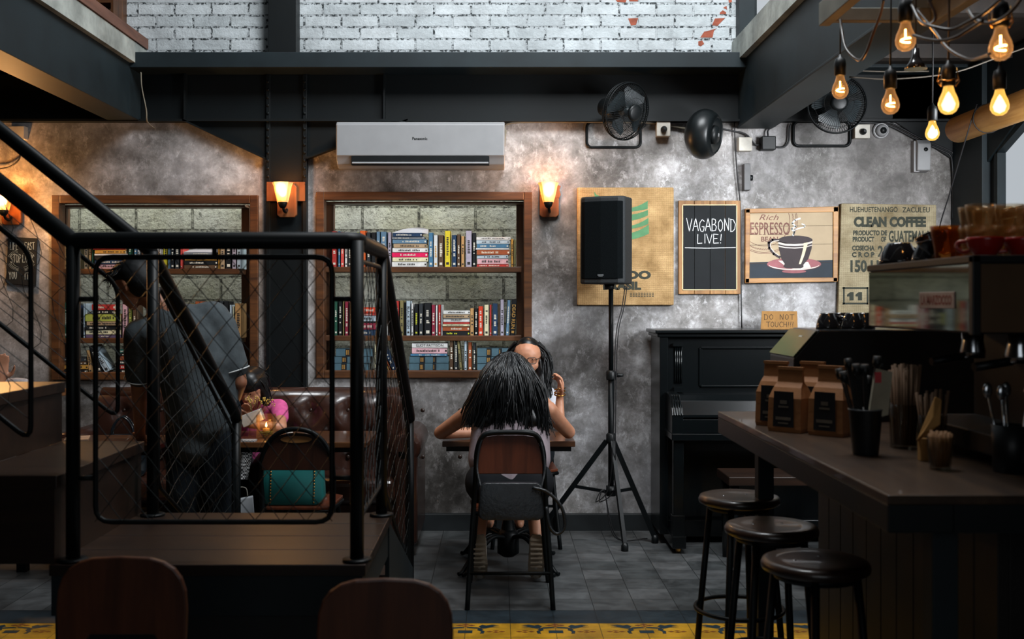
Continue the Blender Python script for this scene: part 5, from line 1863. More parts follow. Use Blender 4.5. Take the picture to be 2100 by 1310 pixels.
# ================================================================== espresso machine
t = thing('espresso_machine', 'large espresso machine with mirrored back panel on the counter, cups on top', 'coffee machine')
EX0, EX1, EY0, EY1, EZ0, EZ1 = 1.176, 1.72, 2.65, 3.40, 1.372, 1.567
STEEL = M('dark_mirror_steel', '#777a6c', .05, 1.0, .5, .12, 2)
BRST = M('brushed_bronze_steel', '#5a4430', .36, .35, .5, .2, 3)
MB().box(EX0 + .006, EX1, EY0 + .006, EY1, EZ0, EZ1 - .01).build('body', BLACK_P, t, bev=.004)
MB().box(EX0, EX0 + .006, EY0 + .02, EY1 - .005, EZ0 + .006, EZ1 - .022).build('mirror_panel', STEEL, t)
MB().box(EX0 + .018, EX1, EY0, EY0 + .006, EZ0 + .004, EZ1 - .022).build('end_panel', BRST, t)
MB().box(EX0 - .004, EX0 + .018, EY0 - .004, EY0 + .02, EZ0 - .004, EZ1).build('corner_post', BLACK_P, t, bev=.003)
mb = MB(); mb.box(EX0 - .004, EX1, EY0 - .004, EY1 + .004, EZ1 - .020, EZ1)
mb.build('cup_tray', BLACK_P, t, bev=.003)
MB().box(1.50, EX1, EY0 + .05, EY1 - .02, 1.08, EZ0).build('lower_body', BLACK_P, t, bev=.004)
MB().box(1.30, EX1, EY0 + .03, EY1 - .02, 1.045, 1.10).build('drip_tray', BLACK_P, t, bev=.004)
for a in (1.33, 1.66):
    for b in (EY0 + .08, EY1 - .08):
        MB().lathe([(.022, 0), (.018, .026)], 12, 0, (a, b, CZ)).build('foot', BLACK_P, t)
for b in (2.88, 3.16):
    g = MB().lathe([(.034, 0), (.036, .02), (.03, .05), (.03, .09)], 16, 0, (1.40, b, EZ0 - .085)).build('group_head', CHROME, t)
    MB().tube([(1.38, b, EZ0 - .08), (1.27, b - .02, EZ0 - .095)], .012, 8).build('portafilter_handle', BLACK_P, g)
mb = MB()
pa, pb, pz0, pz1 = 2.755, 2.985, EZ0 + .062, EZ0 + .106
mb.box(EX0 - .003, EX0, pa, pb, pz0, pz1)
pl = mb.build('name_plate', M('plate_pale', '#8f7a70', .5), t, bev=.0015)
mb = MB()
text2d(mb, 'LA MARZOCCO', .034, 0, 0, 0, 0, .0012, 1.0, width=.20, axis=lambda u, v: (EX0 - .0035, (pa + pb) / 2 - u, pz0 + .011 + v))
mb.build('lettering', M('plate_red', '#6a2422', .5), pl)

# glasses and cups on the machine
CLR = glassy('warm_lit_clear_glass', '#fdf8ee', .93, .05, None, 0, '#8a6a44')  # tan body colour mimics warm bulb light caught in the glass
DARKG = glassy('dim_glass', '#fbf7ee', .95, .05, None, 0, '#14110c')
AMB = glassy('amber_glass', '#f0c080', .80, .06, None, 0, '#7a4820')


def glass(label, x, y, z, h=.085, r=.036, mat=CLR, group='clear glasses on the espresso machine', proto=[None]):
    t = thing('drinking_glass', label, 'glass', (x, y, z), 0, group)
    mb = MB()
    pr = [(r * .62, 0), (r * .70, h * .12), (r * .74, h * .3), (r * .95, h * .8), (r, h), (r * .93, h), (r * .88, h * .8), (r * .66, h * .25), (0, h * .14)]
    mb.lathe(pr, 20); mb.build('glass_body', mat, t)
    return t


def cup(label, x, y, z, mat, r=.045, h=.055, rot=None, group=None, name='coffee_cup'):
    t = thing(name, label, 'cup', (x, y, z), 0, group, rot=rot)
    mb = MB()
    pr = [(r * .55, 0), (r * .60, .004), (r * .85, h * .45), (r * .98, h * .85), (r, h), (r * .93, h), (r * .9, h * .8), (r * .75, h * .4), (0, h * .12)]
    mb.lathe(pr, 24); mb.build('bowl', mat, t)
    mb = MB()
    mb.tube(smooth_path([(r * .86, 0, h * .8), (r * 1.3, 0, h * .78), (r * 1.42, 0, h * .5), (r * 1.15, 0, h * .25), (r * .74, 0, h * .3)], 5), .005, 8)
    mb.build('handle', mat, t)
    return t


BLKG = M('glazed_black', (.008, .008, .009), .10, 0, .6, .1, coat=.5)
REDG = M('glazed_red', '#8c1712', .25, 0, .5, .15, coat=.4)
ez = EZ1
cup('black glazed cup upside down at the far edge of the espresso machine top', 1.235, 3.30, ez + .066, BLKG, .060, .065, (PI, 0, .5))
cup('black glazed cup upside down beside the amber glass on the espresso machine', 1.255, 3.14, ez + .052, BLKG, .042, .05, (PI, 0, 1.0))
cup('black glazed cup upright, tilted on another cup by the amber glasses', 1.255, 3.075, ez + .03, BLKG, .040, .05, (0, -.5, .4))
glass('amber glass tumbler nearest the black cups on the espresso machine', 1.25, 2.995, ez + .001, .095, .040, AMB)
glass('second amber glass tumbler behind the first on the espresso machine', 1.335, 3.085, ez + .001, .095, .040, AMB)
k = 0
for row, (y, xs) in enumerate(((2.90, (1.285, 1.362, 1.439, 1.516)), (2.82, (1.268, 1.345, 1.422, 1.499)), (2.985, (1.36, 1.437, 1.514)))):
    for i, x in enumerate(xs):
        nm = ('front', 'middle', 'back')[(1, 0, 2)[row]]
        glass(f'clear glass in the {nm} row on the espresso machine, {ORD[i + 1]} from the mirrored side', x, y, ez + .001, .085, .037)
        if row < 2 or i < 2:
            glass(f'clear glass stacked on the {ORD[i + 1]} glass of the {nm} row on the machine', x, y, ez + .055, .085, .037)
for i, x in enumerate((1.232, 1.330, 1.428)):
    cup(('red cup at the near mirrored corner of the machine top', 'red cup between two other red cups on the machine', 'red cup farther along the near edge of the machine top')[i], x, 2.71 + .01 * i, ez + .001, REDG, .047, .046, (0, 0, 2.6 + .3 * i))

# slant-fronted box with black cups
t = thing('countertop_grinder', 'black slant-fronted countertop machine behind the coffee bags, black cups on top', 'machine')
gx0, gx1, gy0, gy1, gz1 = X_(1622, 3.90), 1.78, 3.86, 4.20, Z_(674, 4.0)
mb = MB(); mb.prism([(gx0, 1.20), (gx0 + .0, 1.25), (gx0 + .09, gz1), (gx1, gz1), (gx1, 1.021), (gx0 + .06, 1.021), (gx0 + .06, 1.18)], gy0, gy1); mb.build('body', M('gloss_black_body', (.007, .008, .009), .2, 0, .5, .2), t, bev=.006)
mb = MB(); mb.obox((gx0 + .040, (gy0 + gy1) / 2, (1.25 + gz1) / 2), (0, .17, 0), (.041, 0, (gz1 - 1.25) / 2 * .92), (-.002, 0, .0012)); mb.build('front_window', M('green_reflection_window', '#20291f', .12, 0, .6), t)  # greenish reflection put into the colour of the pane
mb = MB(); mb.obox((gx0 + .050, gy0 + .12, 1.30), (0, .022, 0), (.0125, 0, .026), (-.004, 0, .0022)); mb.build('sticker', M('pale_sticker', '#a7a79a', .6), t)
MB().tube([(gx0 + .07, gy0, 1.14), (gx0 + .07, gy0 - .03, 1.14)], .016, 12).build('dial', BLACK_P, t)
for i, px in enumerate((1697, 1722, 1748, 1771)):
    y = 3.95 + (.07 if i % 2 else 0)
    cup(('black glossy cup upside down at the left end of the slant-fronted machine', 'black glossy cup upside down, second on the slant-fronted machine', 'black glossy cup upside down, third on the slant-fronted machine', 'black glossy cup upside down beside the espresso machine mirror')[i].replace('left end', 'sloping end'),
        X_(px, y), y, gz1 + .060, BLKG, .042, .06, (PI, 0, .4 + i))

# coffee bags
KRAFT = M('kraft_paper', '#7c5230', .6, 0, .3, .15, 12, .2, 30)


def coffee_bag(label, x, y, rz, w=.115, d=.075, h=.21):
    t = thing('coffee_bag', label, 'coffee bag', (x, y, CZ), rz, 'coffee bags on the counter')
    hw, hd = w / 2, d / 2
    sec = [(0, hw * .96, hd), (.012, hw, hd * 1.05), (h * .55, hw * .97, hd * .95), (h * .72, hw * .82, hd * .55), (h * .80, hw * .76, hd * .16), (h, hw * .74, hd * .10)]
    vs = []
    for z, a, b in sec:
        vs += [(-a, -b, z), (-a * .5, -b * 1.06, z), (0, -b * 1.08, z), (a * .5, -b * 1.06, z), (a, -b, z), (a * .93, 0, z), (a, b, z), (0, b * 1.05, z), (-a, b, z), (-a * .93, 0, z)]
    fs = [tuple(range(10))[::-1], tuple(range(50, 60))]
    for j in range(5):
        for i in range(10):
            k = (i + 1) % 10
            fs.append((j * 10 + i, j * 10 + k, (j + 1) * 10 + k, (j + 1) * 10 + i))
    mb = MB(); mb.add(vs, fs); mb.build('bag', KRAFT, t, bev=.003)
    mb = MB(); mb.add([(-hw * .62, -hd * 1.13, .018), (hw * .62, -hd * 1.13, .018), (hw * .58, -hd * 1.05, h * .66), (-hw * .58, -hd * 1.05, h * .66),
                       (-hw * .62, -hd * 1.16, .018), (hw * .62, -hd * 1.16, .018), (hw * .58, -hd * 1.08, h * .66), (-hw * .58, -hd * 1.08, h * .66)], [(3, 2, 1, 0), (4, 5, 6, 7), (0, 1, 5, 4), (1, 2, 6, 5), (2, 3, 7, 6), (3, 0, 4, 7)])
    lb = mb.build('label_patch', M('black_bag_label', '#14161a', .45), t)
    mb = MB()
    for a, b, ww in ((.46, .012, .2), (.40, .006, .3), (.20, .010, .45), (.14, .004, .3)):
        z = h * a + .0
        yy = -hd * (1.165 - .08 * (z - .03) / (h * .6 - .03))
        mb.box(-hw * ww, hw * ww, yy - .0008, yy, z, z + b)
    mb.build('print', M('dim_gold_print', '#5a5348', .6), lb)
    MB().box(-hw * .75, hw * .75, -.008, .008, h, h + .010).build('fold_clip', KRAFT, t)
    return t


def on_counter(px, py):
    y = (EYE - CZ) * FPX / (py - CY)
    return X_(px, y), y


x, y = on_counter(1622, 884); coffee_bag('kraft coffee bag with black label, front one of the pair nearest the piano', x, y, -.8, .125, .085, .205)
x, y = on_counter(1592, 872); coffee_bag('kraft coffee bag half hidden behind the front bag nearest the piano', x, y, -.75, .12, .08, .215)
x, y = on_counter(1706, 892); coffee_bag('kraft coffee bag beside the black straw cup', x, y, -.8, .125, .085, .215)
x, y = on_counter(1672, 876); coffee_bag('kraft coffee bag half hidden between the two front bags', x, y + .03, -.75, .12, .08, .215)

# straw cup, straws, sticks, napkin
BAMB = M('paper_straw', '#604936', .7, 0, .3, .2)
x, y = on_counter(1775, 932)
t = thing('straw_cup', 'tall black cup holding black utensils on the counter', 'cup', (x, y, CZ))
mb = MB(); mb.lathe([(.034, 0), (.036, .005), (.046, .125), (.047, .13), (.043, .13), (.034, .01), (0, .01)], 24); mb.build('cup_body', BLACK_P, t)
mb = MB(); mb.tube([(.047 * math.cos(k * PI / 14), .047 * math.sin(k * PI / 14), .128) for k in range(28)], .0018, 6, 0, True); mb.build('rim', M('grey_rim', '#3c4044', .3), t)
rr = random.Random(3)
for i in range(9):
    a = i * 2.4
    ox, oy = .022 * math.cos(a), .022 * math.sin(a)
    l = rr.uniform(.20, .26)
    tx = ox * rr.uniform(1.6, 3.2) - .02
    mb = MB(); mb.bar((ox * .6, oy * .6, .014), (tx, oy * 2, l), .012, .004)
    mb.lathe([(.011, -.01), (.013, .0), (.011, .02)], 8, 0, (tx, oy * 2, l), (tx - ox * .6, oy, l))
    tag(mb.build('black_utensil', BLACK_P, None, (x, y, CZ)), 'black plastic utensil handle standing in the tall black cup', 'utensil', 'black utensils in the black cup')
mb = MB(); mb.prism([(-.006, .10), (.05, .115), (.062, .235), (.015, .245)], -.006, .006); mb.box(.012, .03, -.0075, -.006, .205, .235, 1)
tag(mb.build('paper_sachet', [M('pale_paper', '#8f8a78', .8), M('pink_mark', '#b03a40', .7)], None, (x + .005, y - .02, CZ)), 'pale paper sachet with a red mark sticking out of the black cup', 'sachet')


def bundle(name, label, cat, group, cx, cy, n, r, h0, h1, rad, spread, mat, seed, holder):
    rr = random.Random(seed)
    for i in range(n):
        a = i * 2.399
        q = r * math.sqrt((i + .5) / n)
        ox, oy = q * math.cos(a), q * math.sin(a)
        l = rr.uniform(h0, h1)
        mb = MB(); mb.tube([(ox * .8, oy * .8, holder), (ox * spread + rr.uniform(-.004, .004), oy * spread, l)], rad, 6)
        tag(mb.build(name, mat, None, (cx, cy, CZ)), label, cat, group)


x, y = on_counter(1856, 918)
t = thing('straw_glass', 'clear glass full of long paper straws under the espresso machine', 'glass', (x, y, CZ))
MB().lathe([(.042, 0), (.046, .13), (.043, .13), (.039, .008), (0, .008)], 24).build('glass_body', DARKG, t)
bundle('paper_straw', 'long brown paper straw in the clear glass under the espresso machine', 'straw', 'long paper straws', x, y, 34, .034, .225, .25, .0042, 1.35, BAMB, 1, .010)
x, y = on_counter(1905, 930)
t = thing('stick_glass', 'clear glass of shorter straws beside the folded napkin', 'glass', (x + .01, y, CZ))
MB().lathe([(.036, 0), (.040, .11), (.037, .11), (.034, .008), (0, .008)], 24).build('glass_body', DARKG, t)
bundle('short_straw', 'shorter brown straw in the glass beside the folded napkin', 'straw', 'shorter brown straws', x + .01, y, 20, .030, .15, .185, .0042, 1.5, BAMB, 2, .010)
x, y = on_counter(1928, 962)
t = thing('stirrer_cup', 'small clear cup of wooden stirrers at the counter front', 'cup', (x, y, CZ))
MB().lathe([(.026, 0), (.034, .085), (.032, .085), (.024, .006), (0, .006)], 24).build('cup_body', DARKG, t)
bundle('wooden_stirrer', 'wooden stirrer in the small clear cup at the counter front', 'stirrer', 'wooden stirrers', x, y, 30, .023, .088, .098, .0036, 1.3, M('pale_wood', '#7c5a3c', .7, 0, .3, .2), 4, .008)
x, y = on_counter(1902, 945)
mb = MB(); mb.add([(-.03, 0, .055), (-.022, .012, .05), (.035, .0, .10), (.045, .015, .165), (.02, .0, .175), (.012, -.012, .12), (-.02, -.012, .075), (.03, .02, .17)],
                  [(0, 6, 5, 4), (0, 4, 7, 1), (1, 7, 3, 2), (6, 2, 3, 5), (5, 3, 4), (0, 1, 2, 6), (4, 3, 7)])
mb.box(-.02, .03, -.004, .02, 0, .06)
tag(mb.build('folded_napkin', M('napkin_paper', '#a87c48', .8, 0, .2, .1), None, (x, y, CZ), bev=.002), 'folded brown paper napkin standing in front of the short straws', 'napkin')
x, y = 1.30, 2.72
t = thing('spoon_holder', 'dark holder with metal spoons behind the napkin', 'holder', (x, y, CZ))
MB().lathe([(.04, 0), (.045, .12), (.041, .12), (.036, .01), (0, .01)], 20).build('holder_body', BLACK_P, t)
for i in range(5):
    a = i * 1.3
    mb = MB(); mb.tube([(.02 * math.cos(a), .02 * math.sin(a), .02), (.05 * math.cos(a), .05 * math.sin(a), .19)], .003, 6); mb.ball((.052 * math.cos(a), .052 * math.sin(a), .205), (.013, .006, .02), 0, 10, 8)
    tag(mb.build('spoon', CHROME, None, (x, y, CZ)), 'metal spoon in the dark holder behind the napkin', 'spoon', 'spoons in the dark holder')

# ================================================================== bulbs over the bar
t = thing('hanging_ladder', 'wooden ladder hung flat under the ceiling, bulb cords wound round it', 'ladder')
LDW = M('weathered_ladder', '#6a6a62', .7, 0, .3, .25, 6)
ly0, ly1 = 2.0, 3.95
lx0, lx1 = X_(1690, 3.95), X_(1690, 3.95) + .40
lz = Z_(54, 3.95)
for xx in (lx0, lx1):
    MB().box(xx - .02, xx + .02, ly0, ly1, lz, lz + .085).build('rail', LDW, t, bev=.003)
for k in range(7):
    yy = ly1 - .012 - k * .31
    MB().box(lx0 + .02, lx1 - .02, yy - .022, yy + .012, lz + .012, lz + .06).build('rung', LDW, t, bev=.003)
for xx in (lx0, lx1):
    for yy in (2.3, 3.6):
        MB().tube([(xx, yy, lz + .08), (xx, yy, 2.93 if xx > 1.5 else 2.97)], .004, 6).build('hanger', BLACK, t)
t2 = thing('hanging_ladder', 'second pale wooden ladder hung under the ceiling towards the window', 'ladder')
for xx in (1.95, 2.33):
    MB().box(xx - .02, xx + .02, 2.2, 4.4, 2.70, 2.785).build('rail', LDW, t2, bev=.003)
for k in range(7):
    MB().box(1.97, 2.31, 2.35 + k * .31, 2.39 + k * .31, 2.715, 2.765).build('rung', LDW, t2, bev=.003)
for xx in (1.95, 2.33):
    for yy in (2.5, 4.1):
        MB().tube([(xx, yy, 2.78), (xx, yy, 2.93)], .004, 6).build('hanger', BLACK, t2)

GLOWG = glassy('lit_bulb_glass', '#ffd8a8', .80, .03, '#e0a060', .75, '#080604')
GLOWH = glassy('bright_bulb_glass', '#ffe6c0', .50, .05, '#ffbe58', 1.5, '#080604')


def bulb(label, px, py, wpx, bright, ztop=2.9, power=2.0, collar=False):
    y = FPX * .060 / wpx
    c = W(px, py, y)
    t = thing('pendant_bulb', label, 'light bulb', tuple(c), 0, 'bare bulbs hanging over the bar')
    mb = MB()
    pr = [(0, -.031), (.012, -.029), (.022, -.022), (.029, -.009), (.030, .003), (.026, .020), (.018, .038), (.0145, .052), (.0135, .060)]
    mb.lathe(pr, 24); mb.build('glass', GLOWH if bright else GLOWG, t)
    mb = MB()
    if bright:
        mb.lathe([(0, -.024), (.016, -.016), (.021, 0), (.013, .018), (.006, .032), (0, .04)], 14)
        mb.build('filament', emit('bright_core', (1.0, .95, .86), 4.5), t)
    else:
        mb.tube([(.013 * math.cos(k * .6), .013 * math.sin(k * .6), -.004 + .0012 * k) for k in range(11)], .0026, 6)
        mb.tube([(0, 0, .006), (0, 0, .035)], .0025, 6)
        mb.build('filament', FIL, t)
    mb = MB(); mb.lathe([(.016, .055), (.021, .058), (.022, .10), (.018, .118), (.008, .125), (.005, .135)], 18); mb.build('socket', BLACK_P, t)
    mb = MB(); mb.tube([(0, 0, .13), (.002, 0, .3), (0, 0, max(.35, ztop - c.z))], .0032, 6); mb.build('cord', CABLE, t)
    if collar:
        mb = MB(); mb.tube([(.027 * math.cos(k * PI / 8), .027 * math.sin(k * PI / 8), .072 + .003 * math.sin(k)) for k in range(16)], .002, 5, 0, True)
        mb.tube([(-.026, 0, .112), (-.03, 0, .085), (-.034, 0, .072), (-.022, 0, .055)], .002, 5); mb.tube([(.026, 0, .112), (.03, 0, .085), (.034, 0, .072), (.022, 0, .055)], .002, 5); mb.build('wire_collar', BRASS, t)
    point('bulb_light', (0, 0, -.002), power * (1.25 if bright else .8), t, (1.0, .58, .22), .028)
    return t


bulb('lit bulb hanging before the big girder, close to the caged fan', 1723, 186, 33, False)
bulb('lit bulb hanging over the pale socket, second from the girder', 1826, 216, 36, False)
bulb('lit bulb hanging high from the ladder end, above a dark shade', 1857, 84, 41, False, 2.9)
bulb('lit bulb with a copper wire collar, highest towards the window', 2052, 100, 47, False, 2.9, collar=True)
bulb('overexposed bulb with wire collar between the ladder and the blind', 1945, 214, 40, True, collar=True)
bulb('overexposed bulb hanging before the rolled bamboo blind', 2050, 218, 37, True)
bulb('small overexposed bulb hanging lowest, near the air freshener', 1912, 274, 28, True)
c = W(1878, 128, 3.9)
t = thing('pendant_lamp', 'small dark unlit shade hanging behind the upper bulb', 'lamp', tuple(c))
MB().lathe([(.040, -.025), (.025, .0), (.014, .02), (.012, .05)], 20).build('shade', M('smoked_shade', (.012, .012, .013), .12, 0, .6), t)
MB().tube([(0, 0, .05), (0, 0, 2.9 - c.z)], .003, 6).build('cord', CABLE, t)


def swag(label, pp, y0, y1, r=.0042, mat=CABLE):
    n = len(pp)
    cable('light_cord', label, [tuple(W(a, b, y0 + (y1 - y0) * i / (n - 1))) for i, (a, b) in enumerate(pp)], r, mat, 8, 'cord')


COPP = M('warm_black_cord', '#2a1d12', .35, 0, .5)
swag('dark cord looping down from the ladder corner near the girder bulb', [(1724, 40), (1726, 60), (1735, 100), (1760, 123), (1775, 110), (1790, 70), (1805, 30), (1812, 0)], 3.7, 3.2, .0045, COPP)
swag('dark cord sagging between the ladder bulb and the high window bulb', [(1873, 72), (1900, 80), (1930, 83), (1960, 76), (1990, 58), (2015, 42)], 3.0, 2.7, .0045, COPP)
swag('dark cord sagging lower towards the wire-collared window bulb', [(1880, 20), (1915, 62), (1945, 100), (1985, 121), (2010, 118), (2030, 110)], 3.1, 2.7, .004, COPP)
swag('dark cord sagging along the ladder bottom above the bulbs', [(1870, 10), (1885, 40), (1905, 52), (1950, 60), (1985, 45), (2020, 25), (2055, -5)], 3.0, 2.6, .0045, COPP)
swag('dark cord rising from the window bulb to the frame corner', [(1985, 20), (2000, 40), (2030, 47), (2060, 35), (2085, 10), (2100, -15)], 2.8, 2.5, .0045, COPP)
swag('dark cord knotted at the ladder rung above the shade', [(1905, 0), (1918, 30), (1915, 44), (1902, 52)], 2.9, 2.9, .004, COPP)


# ================================================================== people
def skin(name, base, dark):
    m, nt, b = new_mat(name)
    n = noise(nt, coords(nt), 14, 4)
    nt.links.new(ramp(nt, n, [(.35, C(dark)), (.65, C(base))]), b.inputs['Base Color'])
    b.inputs['Roughness'].default_value = .5
    b.inputs['Subsurface Weight'].default_value = .12
    b.inputs['Subsurface Radius'].default_value = (.01, .004, .002)
    return m


SKIN = skin('light_brown_skin', '#b98468', '#a87458')
SKIN2 = skin('tan_skin', '#8f5f45', '#7d5039')
HAIRM = M('black_hair', (.0032, .0038, .0044), .36, 0, .42, .3, 30)
HAIRR = M('dull_black_hair', (.004, .0045, .005), .6, 0, .25, .3, 40)
DENIM = M('dark_trousers', '#10161c', .8, 0, .2, .25, 30)


def V(*a): return Vector(a)


def hand(wrist, d, n, thumb, curl=.35, s=1.0, thumb_out=.8):
    """palm, four bent fingers and a thumb as tapered limbs; d: towards the fingers, n: the way the palm faces, thumb: side vector sign"""
    w, d, n = Vector(wrist), Vector(d).normalized(), Vector(n).normalized()
    n = (n - d * n.dot(d)).normalized()
    lat = d.cross(n) * thumb
    out = []
    for off, L in ((.027, .078), (.009, .083), (-.010, .080), (-.027, .072)):
        out.append((w + lat * off * .55 * s, .0150 * s, w + d * L * s + lat * off * s, .0115 * s))
    out.append((w - d * .01 * s, .020 * s, w + d * .045 * s, .0185 * s))
    for k, (off, L) in enumerate(((.028, .066), (.0095, .076), (-.010, .070), (-.028, .054))):
        p = w + d * (.078, .083, .080, .072)[k] * s + lat * off * s
        ang = curl * (.8 + .12 * k)
        dd = d * math.cos(ang) + n * math.sin(ang) + lat * off * 1.5
        for j, (fr, r0, r1) in enumerate(((.44, .0098, .0088), (.32, .0088, .0080), (.24, .0080, .0068))):
            q = p + dd.normalized() * L * fr * s
            out.append((p, r0 * s, q, r1 * s))
            p = q
            ang += curl
            dd = d * math.cos(ang) + n * math.sin(ang) + lat * off
    p = w + d * .022 * s + lat * .022 * s
    t1 = p + (d * .55 + lat * thumb_out + n * .25).normalized() * .042 * s
    t2 = t1 + (d * .85 + lat * .25 + n * .35).normalized() * .032 * s
    t3 = t2 + (d * .9 + n * .4).normalized() * .024 * s
    out += [(p, .013 * s, t1, .0115 * s), (t1, .0112 * s, t2, .0098 * s), (t2, .0098 * s, t3, .008 * s)]
    return out


def head_caps(c, fwd, s=1.0):
    """skull, jaw, nose, ears as limbs around centre c"""
    c, f = Vector(c), Vector(fwd).normalized()
    up = Vector((0, 0, 1))
    lat = f.cross(up).normalized()
    up = lat.cross(f)
    def P(a, b, h): return c + lat * a * s + f * b * s + up * h * s
    caps = [(P(0, -.02, .035), .083 * s, P(0, .012, .03), .082 * s), (P(0, .01, .0), .076 * s, P(0, .04, -.045), .050 * s),
            (P(-.035, .035, -.03), .034 * s, P(.035, .035, -.03), .034 * s), (P(0, .052, -.085), .024 * s, P(0, .05, -.07), .035 * s),
            (P(0, .082, .012), .010 * s, P(0, .097, -.022), .014 * s), (P(-.012, .086, -.026), .009 * s, P(.012, .086, -.026), .009 * s),
            (P(-.03, .068, .030), .015 * s, P(.03, .068, .030), .015 * s), (P(-.018, .078, -.052), .009 * s, P(.018, .078, -.052), .009 * s)]
    for sg in (-1, 1):
        caps.append((P(sg * .078, -.01, .012), .013 * s, P(sg * .074, -.005, -.028), .009 * s))
    return caps, P


def face(parent, P, s=1.0, lips='#8a4a40', brows=True):
    mb = MB()
    for sg in (-1, 1):
        mb.ball(P(sg * .032, .0735, .012), (.0135 * s, .008 * s, .0075 * s), 0, 12, 8)
        mb.ball(P(sg * .032, .080, .011), (.0062 * s, .004 * s, .0062 * s), 1, 10, 6)
    mb.build('eyes', [M('eye_white', '#b9b4ac', .3), M('eye_dark', '#120c09', .2)], parent)
    mb = MB()
    for sg in (-1, 1):
        mb.tube([P(sg * .014, .082, .032), P(sg * .032, .081, .039), P(sg * .052, .066, .032)], .0035 * s, 6)
    mb.build('eyebrows', HAIRM, parent)
    mb = MB(); mb.tube([P(-.022, .083, -.054), P(-.008, .091, -.052), (P(0, .090, -.053)), P(.008, .091, -.052), P(.022, .083, -.054)], [.003 * s, .006 * s, .0055 * s, .006 * s, .003 * s], 8)
    mb.build('lips', M('lips', lips, .45), parent)


def strands(mb, roots, ends, rnd, r=.0045, wav=.012, bulge=None):
    for a, b in zip(roots, ends):
        a, b = Vector(a), Vector(b)
        ph = rnd.uniform(0, 6.28)
        pts = []
        for k in range(9):
            t = k / 8
            p = a.lerp(b, t)
            if bulge:
                p += bulge(t, a, b)
            p += Vector((math.sin(ph + t * 7), math.cos(ph * 1.3 + t * 6), 0)) * wav * t
            pts.append(p)
        mb.tube(pts, [r * (1 - .65 * (k / 8) ** 2) for k in range(9)], 5, 0, False, False)


# ---- the woman with her back to the room
t = thing('person', 'seated woman seen from behind with long black hair, sleeveless pale top, elbows on table', 'person')
hd = V(.062, 5.50, 1.070)
hc, HP = head_caps(hd, (-.02, 1, -.25), 1.0)
neck = V(.075, 5.45, .955)
sL, sR = V(-.115, 5.455, .905), V(.255, 5.455, .905)
eL, eR = V(-.300, 5.665, .762), V(.378, 5.700, .762)
wL, wR = V(-.06, 5.80, .748), V(.205, 5.70, .985)
caps = hc + [(neck, .05, hd + V(0, -.01, -.05), .048), (V(.06, 5.39, .60), .125, V(.065, 5.42, .80), .118), (V(-.03, 5.43, .885), .062, V(.17, 5.43, .885), .062),
             (sL, .048, eL, .036), (eL, .036, wL, .024), (sR, .048, eR, .036), (eR, .037, wR, .024)]
caps += hand(wL, (1, .25, -.02), (0, 0, -1), -1, .15) + hand(wR, (-.55, -.05, .8), (-.7, -.2, -.5), 1, .5)
for hx, kx, ax in ((-.03, -.07, -.092), (.15, .205, .200)):
    caps += [(V(hx, 5.38, .535), .09, V(kx, 5.76, .515), .058), (V(kx, 5.76, .515), .056, V(ax, 5.62, .36), .048), (V(ax, 5.62, .36), .05, V(ax, 5.545, .24), .032), (V(ax, 5.545, .24), .03, V(ax, 5.60, .05), .028)]
body = blob('body', caps, SKIN, t, .0065, 5)
blob('sleeveless_top', [(V(.06, 5.39, .56), .142, V(.065, 5.42, .79), .132), (V(-.02, 5.43, .88), .068, V(.16, 5.43, .88), .068), (V(-.05, 5.40, .66), .10, V(-.05, 5.42, .80), .085), (V(.17, 5.40, .66), .10, V(.18, 5.42, .80), .085)], M('pale_mauve_cloth', '#8d8288', .85, 0, .2, .12, 20, .2, 60), t, .010, 6)
blob('shorts', [(V(-.03, 5.37, .535), .105, V(-.06, 5.66, .52), .078), (V(.15, 5.37, .535), .105, V(.19, 5.66, .52), .078), (V(-.05, 5.36, .55), .115, V(.17, 5.36, .55), .115)], M('black_shorts', (.007, .008, .010), .85, 0, .2), t, .011, 6)
for ax in (-.092, .200):
    sh = blob('sneaker', [(V(ax, 5.545, .225), .036, V(ax, 5.575, .10), .040), (V(ax, 5.575, .10), .041, V(ax, 5.615, .036), .034)], M('white_sneaker', '#a39c92', .8, 0, .2, .1), t, .007, 4)
    mb = MB()
    mb.add([(ax + a, y, z) for z, y, w in ((.255, 5.512, .022), (.235, 5.505, .033), (.17, 5.515, .034), (.10, 5.530, .042), (.05, 5.560, .040), (.012, 5.600, .022)) for a in (-w, w)]
           + [(ax + a, y + .014, z + .003) for z, y, w in ((.255, 5.512, .022), (.235, 5.505, .033), (.17, 5.515, .034), (.10, 5.530, .042), (.05, 5.560, .040), (.012, 5.600, .022)) for a in (-w, w)],
           [(2 * i, 2 * i + 1, 2 * i + 3, 2 * i + 2) for i in range(5)] + [(12 + 2 * i + 2, 12 + 2 * i + 3, 12 + 2 * i + 1, 12 + 2 * i) for i in range(5)]
           + [(2 * i, 2 * i + 2, 14 + 2 * i, 12 + 2 * i) for i in range(5)] + [(2 * i + 3, 2 * i + 1, 13 + 2 * i, 15 + 2 * i) for i in range(5)] + [(0, 12, 13, 1), (10, 11, 23, 22)])
    for k in range(9):
        z = .235 - k * .024
        y = 5.505 + max(0, (.17 - z)) * .32 + (.0 if z > .1 else (.1 - z) * .5)
        mb.box(ax - .030, ax + .030, y - .003, y + .012, z - .007, z + .002)
    mb.build('rubber_sole', M('tan_sole', '#8a7d6c', .8), sh)
face(t, HP)
rnd = random.Random(11)
